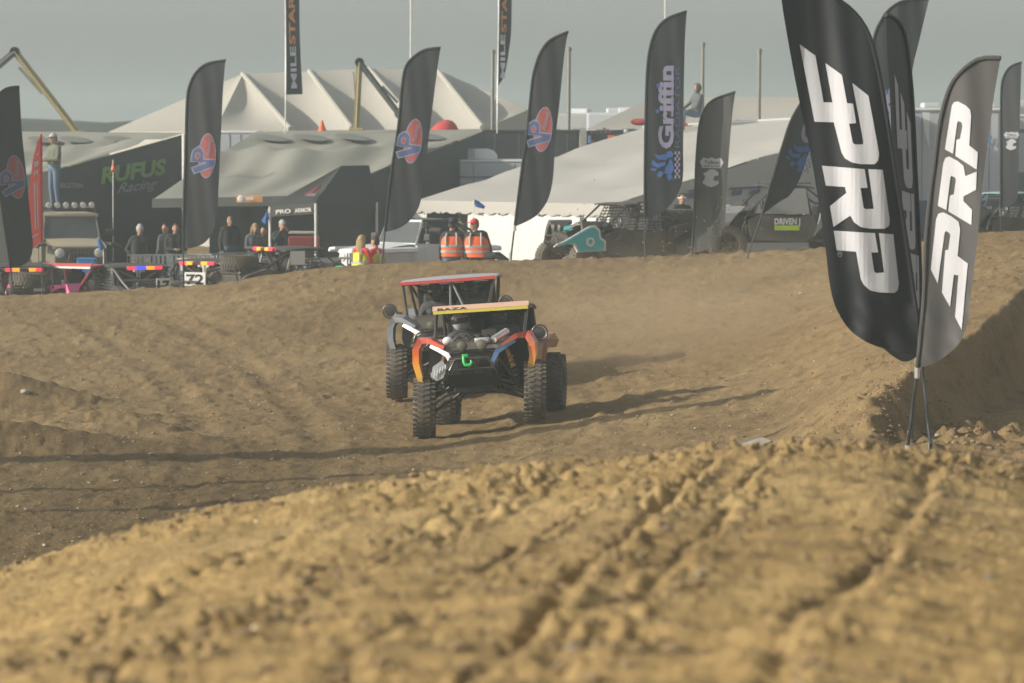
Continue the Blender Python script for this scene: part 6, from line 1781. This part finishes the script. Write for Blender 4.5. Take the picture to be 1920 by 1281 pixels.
for k, (px, py, D, lab) in enumerate(((604, 246, 121.5, 'orange cone standing on the grey green awning ridge'),)):
    c_ = P(px, py, D); t = thing('traffic_cone', lab, 'cone', c_)
    b = MB(); b.lathe([(.12, 0), (.05, .2), (.02, .3)], (0, 0, 0), 'Z', 12); b.obj('cone_body', M_ORANGECONE, t, True); b = MB(); b.rbox((0, 0, -.01), (.3, .3, .03), .01); b.obj('base', M_ORANGECONE, t)
c_ = P(828, 240, 123); t = thing('red_dome_tent', 'small red dome shelter peeking over the awning ridge', 'tent', (c_.x, 123, gz(c_.x, 123)))
hz_ = c_.z - t.location.z
b = MB(); b.rbox((0, 0, hz_ / 2 - .2), (1.4, 1.4, hz_ - .4), .05); b.obj('box_base', M_TRAILERDARK, t)
b = MB(); b.ell((0, 0, hz_ - .35), (.42, .42, .62), 18, 10, rot=(0, .5, 0)); b.obj('dome', M_REDCLOTH, t, True)
# ------------------------------------------------------------------ trucks and parked buggies
M_TAN = mat('tan_body_paint', (0.42, 0.37, 0.26), 0.45, dust=0.2)
M_DARKBODY = mat('dark_green_grey_body', (0.10, 0.10, 0.085), 0.5, dust=0.25)
M_GLASS = mat('dark_window_glass', (0.05, 0.065, 0.075), 0.1, var=0.1, dust=0.1)
M_LAMP = mat('pale_lamp_glass', (0.55, 0.55, 0.50), 0.15)
M_BLUEBOX = mat('blue_cool_box', (0.05, 0.17, 0.42), 0.5)
def jeep(label, loc, rot, body, hood, top='hard', rack=False, group=None, topm=None, lift=0.25):
    t = thing('off_road_truck', label, 'truck', loc, rot, group)
    z = lift
    for x in (-.78, .78):
        for y in (-1.25, 1.25): wheel(t, (x, y, .45), .45, .32, 0, 1 if x > 0 else -1, M_RUBBER, M_RIMGREY)
    b = MB(); b.rbox((0, .55, .82 + z), (1.46, 2.3, .62), .06); b.rbox((0, 0, .5 + z), (.9, 3.4, .16), .04); b.obj('body', body, t)
    b = MB(); b.prism([(-.62, -.6, .62 + z), (-.56, -1.72, .62 + z), (-.56, -1.72, 1.0 + z), (-.6, -.6, 1.12 + z)], (1.2, 0, 0)); b.obj('engine_bay', body, t)
    b = MB(); b.grid([[(x * 1.02, y, zz + z + .02 - .05 * abs(x) ** 2) for x in (-.62, -.4, 0, .4, .62)] for y, zz in ((-.55, 1.15), (-1.2, 1.10), (-1.72, 1.03), (-1.78, .96))]); b.obj('hood', hood, t, True)
    b = MB(); b.rbox((0, -1.75, .80 + z), (1.16, .07, .42), .03); gr = b.obj('grille', body, t)
    for k in range(7):
        b = MB(); b.rbox((-.27 + .09 * k, -1.79, .82 + z), (.045, .02, .28), .01); b.obj('grille_slot', M_BLACKPLASTIC, gr)
    for sx in (-1, 1):
        b = MB(); b.lathe([(.09, .04), (.11, -.02), (.1, -.04), (.02, -.06)], (sx * .45, -1.77, .86 + z), 'Y', 16); b.obj('headlight', M_LAMP, t, True)
        for y in (-1.25, 1.25):
            b = MB(); sweep_rect(b, [(sx * .74, y, 1.06 + z), (sx * .93, y, 1.04 + z), (sx * .96, y, .98 + z)], .03, -.52, .5); b.obj('fender', M_BLACKPLASTIC if hood is not M_WHITEPAINT else M_WHITEPAINT, t)
        b = MB(); b.rbox((sx * .735, .15, .86 + z), (.05, .95, .56), .03); d = b.obj('door', body, t)
        b = MB(); b.rbox((sx * .77, .45, .98 + z), (.02, .14, .03), .01); b.obj('handle', M_BLACKPLASTIC, d)
        b = MB(); b.rbox((sx * .92, -.45, 1.3 + z), (.2, .06, .16), .03); b.tube([(sx * .74, -.42, 1.22 + z), (sx * .88, -.45, 1.28 + z)], .015, 6); b.obj('mirror', M_BLACKPLASTIC, t)
    b = MB(); b.tube([(-.66, -.56, 1.14 + z), (-.60, -.32, 1.66 + z), (.60, -.32, 1.66 + z), (.66, -.56, 1.14 + z)], .035, 8, closed=True); ws = b.obj('windscreen_frame', body, t)
    b = MB(); b.slab([(-.64, -.54, 1.16 + z), (.64, -.54, 1.16 + z), (.58, -.33, 1.64 + z), (-.58, -.33, 1.64 + z)], .01); b.obj('glass', M_GLASS, ws)
    if top == 'hard':
        b = MB(); b.rbox((0, .7, 1.69 + z), (1.34, 2.1, .09), .04); b.obj('hard_top', topm or hood, t)
        for sx in (-1, 1):
            b = MB(); b.slab([(sx * .70, -.4, 1.15 + z), (sx * .70, 1.6, 1.15 + z), (sx * .64, 1.6, 1.66 + z), (sx * .62, -.25, 1.66 + z)], .02); b.obj('side_window', M_GLASS, t)
    else:
        b = MB()
        for sx in (-1, 1): b.tube([(sx * .6, -.32, 1.66 + z), (sx * .62, .5, 1.68 + z), (sx * .62, 1.1, 1.45 + z), (sx * .64, 1.65, .95 + z)], .03, 8); b.tube([(sx * .62, .5, 1.68 + z), (sx * .64, .55, 1.0 + z)], .03, 8); b.tube([(sx * .62, .5, 1.68 + z), (sx * .64, 1.65, 1.0 + z)], .02, 6)
        b.tube([(-.62, .5, 1.68 + z), (.62, .5, 1.68 + z)], .03, 8); b.obj('roll_cage', M_CAGE, t)
        for sx in (-1, 1): b = MB(); b.rbox((sx * .32, .35, 1.2 + z), (.42, .14, .6), .05); b.rbox((sx * .32, .1, .95 + z), (.42, .5, .15), .05); b.obj('seat', M_SEAT, t)
    if rack:
        b = MB()
        b.tube([(-.62, -.3, 1.85 + z), (.62, -.3, 1.85 + z), (.62, 1.6, 1.85 + z), (-.62, 1.6, 1.85 + z)], .02, 6, closed=True)
        for k in range(7): b.tube([(-.62, -.3 + .31 * k, 1.84 + z), (.62, -.3 + .31 * k, 1.84 + z)], .013, 6)
        for x in (-.6, .6):
            for y in (-.2, 1.5): b.tube([(x, y, 1.72 + z), (x, y, 1.85 + z)], .015, 6)
        rk = b.obj('roof_rack', M_CAGE, t)
        for k in range(6): b = MB(); b.lathe([(.06, .05), (.075, 0), (.07, -.03), (.01, -.04)], (-.5 + .2 * k, -.36, 1.93 + z), 'Y', 14); b.obj('spot_lamp', M_LAMP, rk, True)
    b = MB(); b.rbox((0, -1.95, .55 + z), (1.5, .16, .18), .03); b.tube([(-.3, -1.98, .6 + z), (-.25, -2.02, .85 + z), (.25, -2.02, .85 + z), (.3, -1.98, .6 + z)], .025, 8); b.obj('front_bumper', M_DARKMETAL, t)
    b = MB(); b.rbox((0, 1.82, .55 + z), (1.5, .14, .18), .03); b.obj('rear_bumper', M_DARKMETAL, t)
    return t
x = (122 - 960) / F * 102.5
jz = P(110, 392, 102.5).z - 2.1
j1 = jeep('dark grille truck with tan hood and a lamp rack on its roof', (x, 103.2, jz), (0, 0, R(14)), M_DARKBODY, M_TAN, 'hard', True, 'trucks in the paddock', M_TAN)
px_ = P(98, 266, 103.0)
person('person in olive jacket standing on the roof rack of the tan hooded truck', (px_.x, 103.4, jz + 2.1), -0.9, arms='front', top=M_OLIVE, legs=M_JEANS, group=GPEO, hat='cap')
c_ = P(163, 500, 100.3); t = thing('cool_box', 'blue box standing before the tan hooded truck', 'box', (c_.x, 100.3, gz(c_.x, 100.3)))
hh = P(163, 484, 100.3).z - t.location.z
b = MB(); b.rbox((0, 0, hh / 2), (.42, .4, hh - .06), .03); b.obj('body', M_BLUEBOX, t); b = MB(); b.rbox((0, 0, hh - .02), (.44, .42, .05), .02); b.obj('lid', M_BLUEBOX, t)
x = (778 - 960) / F * 99.5
j2 = jeep('white open topped off-road truck with a black roll cage behind the crest', (x, 100.3, P(760, 412, 99.5).z - 1.95), (0, 0, R(-48)), M_WHITEPAINT, M_WHITEPAINT, 'cage', False, 'trucks in the paddock')

GB = 'buggies parked behind the crest'
def park(label, px, py_roof, rz, d0=92.5, d1=104, roofh=1.66, **kw):
    D = stand_D(px, py_roof, roofh, d0, d1); x = (px - 960) / F * D
    return buggy(label, (x, D, gz(x, D)), (0, 0, rz), GB, roof_z=roofh - 0.02, **kw)
AR = [(.16, M_REDLAMP), (.16, M_AMBER), (.2, None), (.16, M_AMBER), (.16, M_REDLAMP)]
park('black parked buggy with amber and red lamps and a small white number board', 36, 512, math.pi + .25, lamps=(.72, 1.52, AR), plate=((-.2, 1.62, 1.25), (.24, .02, .32), None), spare=True)
park('parked buggy with a red frame and a pink hood panel', 143, 506, -.5, fender=M_PINK, hood=M_PINK, cage=M_REDFRAME, roof=M_REDFRAME, door=M_REDFRAME, net=True, visor=(M_REDFRAME, M_PLATE))
park('parked buggy with netted window and a red amber and blue light bar', 247, 498, math.pi + .45, lamps=(.75, 1.56, [(.18, M_REDLAMP), (.2, M_AMBER), (.24, M_BLUELAMP), (.2, M_REDLAMP)]), net=True, cage=M_CAGEGREY, plate=((-.1, 1.66, 1.2), (.34, .02, .34), None), number='17')
park('low black parked buggy with a white side panel and red amber lamps', 396, 508, math.pi - .35, lamps=(.75, 1.56, AR), plate=((-.35, 1.66, 1.25), (.5, .02, .3), None), number='72', door=M_PLATE)
park('long black parked buggy with white number board and red amber lamps under the canopy', 552, 461, math.pi - 1.0, d0=92, d1=99, lamps=(.75, 1.6, AR), plate=((-.66, .3, 1.42), (.36, .02, .3), (0, 0, R(90))), spare=True, net=True, stripes=(M_PLATE, M_ORANGECONE))
b309 = park('teal and black parked buggy numbered 309 with red lamps and a flat spare tyre', 1172, 399, R(-62), d0=90.5, d1=97, fender=M_SIDEDARK, hood=M_TEAL, roof=M_BLACKPLASTIC, lamps=(.6, 1.6, [(.16, M_REDLAMP), (.25, None), (.16, M_REDLAMP)]), net=True, spare=True, cage=M_CAGE)
b = MB(); b.prism([(.92, -2.3, .72), (.92, -1.42, 1.16), (.92, -1.28, 1.18), (.92, -1.16, 1.08), (.92, -1.14, .92), (.92, -1.02, .84), (.92, -1.02, .62), (.92, -1.72, .60), (.92, -1.80, .76), (.92, -2.2, .80)], (.04, 0, 0)); fw = b.obj('fairing_border', M_PLATE, b309)
b = MB(); b.prism([(.965, -2.18, .75), (.965, -1.42, 1.12), (.965, -1.30, 1.13), (.965, -1.21, 1.05), (.965, -1.19, .90), (.965, -1.07, .80), (.965, -1.07, .63), (.965, -1.68, .62), (.965, -1.76, .80)], (.012, 0, 0)); fp = b.obj('side_fairing', M_TEAL, b309)
b = MB(); b.lathe([(.10, -.015), (.10, .01), (.06, .01), (.06, -.015)], (.99, -1.42, .82), 'X', 18); b.obj('fairing_roundel', M_PLATE, fp)
letters('309', b309, (.706, -.02, 1.44), (0, 1, 0), (0, 0, 1), .2, M_PLATE, .03, .42)
b = MB(); b.rbox((.69, .2, 1.53), (.02, .55, .28), .005); b.obj('number_board', M_BLACKPLASTIC, b309)
for o in b309.children:
    if o.name.startswith('lettering'): o.location = (-.0, 0, 0)
dk = park('dark grey parked buggy with lime sticker and pale window on its side', 1462, 345, R(-80), d0=95, d1=108, roofh=1.74, door=M_GREYBODY, fender=M_ROOFGREY, cage=M_CAGE, roof=M_BLACKPLASTIC, net=False)
b = MB(); b.slab([(.70, -.75, 1.10), (.70, .5, 1.08), (.66, .42, 1.64), (.66, -.3, 1.64)], .02); b.obj('side_window', mat('pale_window', (.30, .31, .30), .3), dk)
letters('DRIVEN J', dk, (.758, -.30, .86), (0, 1, 0), (0, 0, 1), .13, M_PLATE, .04, .58)
b = MB(); b.box((.752, -.02, .78), (.012, .56, .11)); b.obj('lime_sticker', M_LIME, dk)
b = MB(); b.box((.752, -.08, .68), (.012, .12, .07)); b.obj('blue_sticker', M_BRIGHTBLUEINK, dk)
b = MB()
for k in range(9): b.tube([(-.6, -.3 + .1 * k, 1.76), (.6, -.3 + .1 * k, 1.76)], .014, 5)
for xx in (-.6, .6): b.tube([(xx, -.35, 1.76), (xx, .55, 1.76)], .016, 6)
b.obj('roof_rack', M_CAGE, dk)
park('buggy with a pale teal roof parked behind the bank crest', 1893, 390, R(-65), d0=88, d1=112, roof=mat('pale_teal_roof', (.20, .33, .34), .4, dust=.1), net=True, cage=M_CAGEGREY)
# green marker lamp low on the crest
c_ = P(636, 501, 90.0); t = thing('marker_lamp', 'small green marker lamp on a low stake at the crest', 'lamp', (c_.x, 90.0, gz(c_.x, 90)))
hh = c_.z - t.location.z
b = MB(); b.tube([(0, 0, -.1), (0, 0, hh)], .015, 6); b.obj('stake', M_STEELPOST, t)
b = MB(); b.rbox((0, 0, hh), (.15, .05, .045), .01); b.obj('lamp', M_GREENLAMP, t)

# ------------------------------------------------------------------ stones, clods, slab, thrown dirt
M_STONE = mat('pale_stone', (0.42, 0.38, 0.31), 0.9, var=0.15, scale=12, bump=.4)
M_STONEDARK = mat('grey_stone', (0.22, 0.20, 0.17), 0.9, var=0.2, scale=12, bump=.4)
M_CLOD = mat('dirt_clod', (0.26, 0.185, 0.098), 0.95, var=0.15, scale=20, bump=.5)
def hit(px, py):
    D = np.arange(9.0, 93, .1); X = (px - 960) / F * D
    Z = base_height(X, D) + detail(X, D)
    k = int(np.argmax(HOR + (CZ - Z) * F / D <= py))
    return Vector((X[k], D[k], Z[k]))
def rock_mesh(seed, sub_=2):
    bm = bmesh.new(); bmesh.ops.create_icosphere(bm, subdivisions=sub_, radius=1)
    rng = random.Random(seed); ph = [Vector((rng.gauss(0, 1), rng.gauss(0, 1), rng.gauss(0, 1))).normalized() for _ in range(7)]
    for v in bm.verts:
        n = v.co.normalized(); r = 1.0
        for p in ph: r = min(r, .62 / max(.1, n.dot(p)) if n.dot(p) > .3 else 9) if n.dot(p) > .3 else r
        v.co = n * max(.45, min(1.0, r))
        v.co.z *= .75
    me = bpy.data.meshes.new('rock'); bm.to_mesh(me); bm.free()
    return me
rms = [rock_mesh(k) for k in range(6)]
def rock(label, px, py, r_px, m):
    p = hit(px, py); r = r_px / pxm(p.y)
    me = rms[int(px) % 6].copy(); me.materials.append(m)
    o = link('rock', me); o.location = p + Vector((0, 0, r * .25)); o.scale = (r * 1.2, r, r * .8); o.rotation_euler = (0, 0, px)
    tag(o, label, 'rock', 'loose rocks on the dirt')
for a in (('pale rock on the shaded ledge of the track', 44, 741, 10, M_STONE), ('blue grey stone on the churned mound beside a furrow', 1249, 994, 9, M_STONEDARK), ('white stone low on the churned mound', 1073, 1229, 11, M_STONE),
          ('pale stone half sunk in the mound under the furrow', 1314, 1092, 8, M_STONE), ('dark flat stone at the edge of the tracked mound', 1862, 1092, 11, M_STONEDARK), ('pair of small pale pebbles on the mound top', 1454, 1000, 5, M_STONE),
          ('pale stone near the foot of the mound slope', 862, 1228, 6, M_STONE), ('grey stone by the torn clods on the mound', 1390, 1025, 7, M_STONEDARK), ('pale clod lying alone on the plain dirt track', 280, 856, 5, M_STONE),
          ('small pale stone low on the track by the mound', 80, 1027, 5, M_STONE), ('pale stone in the slope above the track shadow line', 1502, 552, 5, M_STONE), ('brown stone beside the flag foot', 1760, 826, 7, M_STONE)):
    rock(*a)
rng = random.Random(12)
ico = [(v.co.copy()) for v in rock_mesh(3, 1).vertices]; icf = [tuple(p.vertices) for p in rock_mesh(3, 1).polygons]
def scatter(nm, n, region, sizes, m, label):
    b = MB(); xs, ys = [], []
    pts = [region(rng) for _ in range(n)]
    X = np.array([p[0] for p in pts]); Y = np.array([p[1] for p in pts]); Z = base_height(X, Y) + detail(X, Y)
    for x, y, z in zip(X, Y, Z):
        r = rng.uniform(*sizes) * rng.choice((.5, .6, .8, 1.0, 1.4)); a = rng.uniform(0, 6.28); c, s_ = math.cos(a), math.sin(a); sy = rng.uniform(.6, 1)
        b.add([(x + r * (v.x * c - v.y * s_ * sy), y + r * (v.x * s_ + v.y * c * sy), z + r * (v.z * .62 + .12)) for v in ico], icf)
    o = link(nm, b.mesh(nm, m)); o['kind'] = 'stuff'; tag(o, label, nm)
    return o
def reg_track(r): D = 1 / r.uniform(1 / 92, 1 / 43); return ((r.uniform(-60, 1980) - 960) / F * D, D)
def reg_mound(r):
    D = 1 / r.uniform(1 / 30, 1 / 12.0)
    if r.random() < .3: D = r.gauss(27.2, 1.0); return ((r.uniform(-60, 1980) - 960) / F * D, D)
    if r.random() < .22: return ((r.uniform(-60, 1980) - 960) / F * D, D)
    x0, sl, wd, dp = r.choice(FURROWS)
    x = x0 + sl * (D - 15.0) + r.gauss(.05, .13)
    return (x + float(furrow_wobble(np.array([x]), np.array([D]))[0]), D)
def reg_bank(r): return (r.gauss(4.9, 1.0), r.gauss(49.8, 1.5))
scatter('pebbles', 1100, reg_track, (.010, .026), M_STONE, 'scattered pale pebbles on the dirt track')
scatter('crumbs', 2600, reg_track, (.012, .036), M_CLOD, 'small dirt crumbs strewn over the track')
scatter('clods', 5200, reg_mound, (.008, .036), M_CLOD, 'loose dirt clods on the churned mound')
scatter('bank_clods', 900, reg_bank, (.015, .045), M_CLOD, 'rough dirt clods at the foot of the cut bank')
b = MB()
for k in range(420):
    px, py, D = rng.gauss(1290, 120), rng.gauss(452, 55), rng.uniform(62, 84)
    if k % 3 == 0: px, py, D = rng.gauss(1110, 60), rng.gauss(640, 70), rng.uniform(62, 68)
    p = P(px, py, D)
    if py > HOR + 320 and D < 64: continue
    r = rng.uniform(.006, .018)
    b.add([p + v * r for v in ico], icf)
o = link('thrown_dirt', b.mesh('thrown_dirt', M_CLOD)); o['kind'] = 'stuff'; tag(o, 'crumbs of dirt flying up behind the racing buggies', 'dirt')
# flat grey slab flush in the bank foot
q = [Vector((x_, y_, gz(x_, y_))) for x_, y_ in ((2.35, 51.6), (2.6, 53.4), (3.0, 53.6), (3.1, 52.6), (2.85, 51.7))]
zt = sum(p.z for p in q) / 5 + .03
b = MB(); b.prism([Vector((p.x, p.y, p.z - .10)) for p in q], (0, 0, .115)); sb = b.obj('concrete_slab', mat('grey_slab', (.32, .29, .24), .9, var=.15, scale=4, bump=.3, dust=.3), None)
tag(sb, 'flat grey slab lying in the dirt at the foot of the bank', 'slab')

# ------------------------------------------------------------------ dust thrown up behind the racing buggies
b = MB(); b.ell((2.9, 69.5, gz(2.2, 69) + .35), (4.6, 6.5, 1.7), 24, 14)
du = b.obj('dust', [], None, True); du['kind'] = 'stuff'
tag(du, 'brown dust cloud drifting up behind and beside the racing buggies', 'dust')
dm = bpy.data.materials.new('dust_cloud'); dm.use_nodes = True; nt = dm.node_tree
for n in list(nt.nodes):
    if n.type == 'BSDF_PRINCIPLED': nt.nodes.remove(n)
pv = nt.nodes.new('ShaderNodeVolumePrincipled'); pv.inputs['Color'].default_value = (0.74, 0.58, 0.39, 1); pv.inputs['Anisotropy'].default_value = .4
tc = nt.nodes.new('ShaderNodeTexCoord'); nz = nt.nodes.new('ShaderNodeTexNoise'); nz.inputs['Scale'].default_value = .8; nz.inputs['Detail'].default_value = 3
nt.links.new(tc.outputs['Object'], nz.inputs['Vector'])
mp = nt.nodes.new('ShaderNodeMapping'); mp.inputs['Location'].default_value = (-2.9 / 4.6, -69.5 / 6.5, -(gz(2.2, 69) + .35) / 1.7); mp.inputs['Scale'].default_value = (1 / 4.6, 1 / 6.5, 1 / 1.7)
nt.links.new(tc.outputs['Object'], mp.inputs['Vector'])
ln = nt.nodes.new('ShaderNodeVectorMath'); ln.operation = 'LENGTH'; nt.links.new(mp.outputs[0], ln.inputs[0])
f1 = nt.nodes.new('ShaderNodeMapRange'); f1.interpolation_type = 'SMOOTHSTEP'; f1.inputs['From Min'].default_value = 1.0; f1.inputs['From Max'].default_value = .2
nt.links.new(ln.outputs['Value'], f1.inputs['Value'])
f2 = nt.nodes.new('ShaderNodeMapRange'); f2.inputs['From Min'].default_value = .38; f2.inputs['From Max'].default_value = .72; f2.inputs['To Max'].default_value = .34
nt.links.new(nz.outputs['Fac'], f2.inputs['Value'])
mu = nt.nodes.new('ShaderNodeMath'); mu.operation = 'MULTIPLY'; nt.links.new(f1.outputs[0], mu.inputs[0]); nt.links.new(f2.outputs[0], mu.inputs[1])
nt.links.new(mu.outputs[0], pv.inputs['Density']); nt.links.new(pv.outputs[0], nt.nodes['Material Output'].inputs['Volume'])
du.data.materials.clear(); du.data.materials.append(dm)
cy.volume_step_rate = 4.0
# ------------------------------------------------------------------ dusty air over the whole site
hb = MB().box((0, 1180, 4.8), (3000, 2500, 15.6))
haze = hb.obj('haze', [])
haze['kind'] = 'stuff'
haze['label'] = 'pale dusty haze hanging over the whole race site'
haze['category'] = 'haze'
hm = bpy.data.materials.new('haze_air'); hm.use_nodes = True
for n in list(hm.node_tree.nodes):
    if n.type == 'BSDF_PRINCIPLED': hm.node_tree.nodes.remove(n)
pv = hm.node_tree.nodes.new('ShaderNodeVolumePrincipled')
pv.inputs['Color'].default_value = (0.82, 0.95, 0.95, 1)
pv.inputs['Density'].default_value = 0.00175
pv.inputs['Anisotropy'].default_value = 0.66
hm.node_tree.links.new(pv.outputs[0], hm.node_tree.nodes['Material Output'].inputs['Volume'])
haze.data.materials.clear(); haze.data.materials.append(hm)
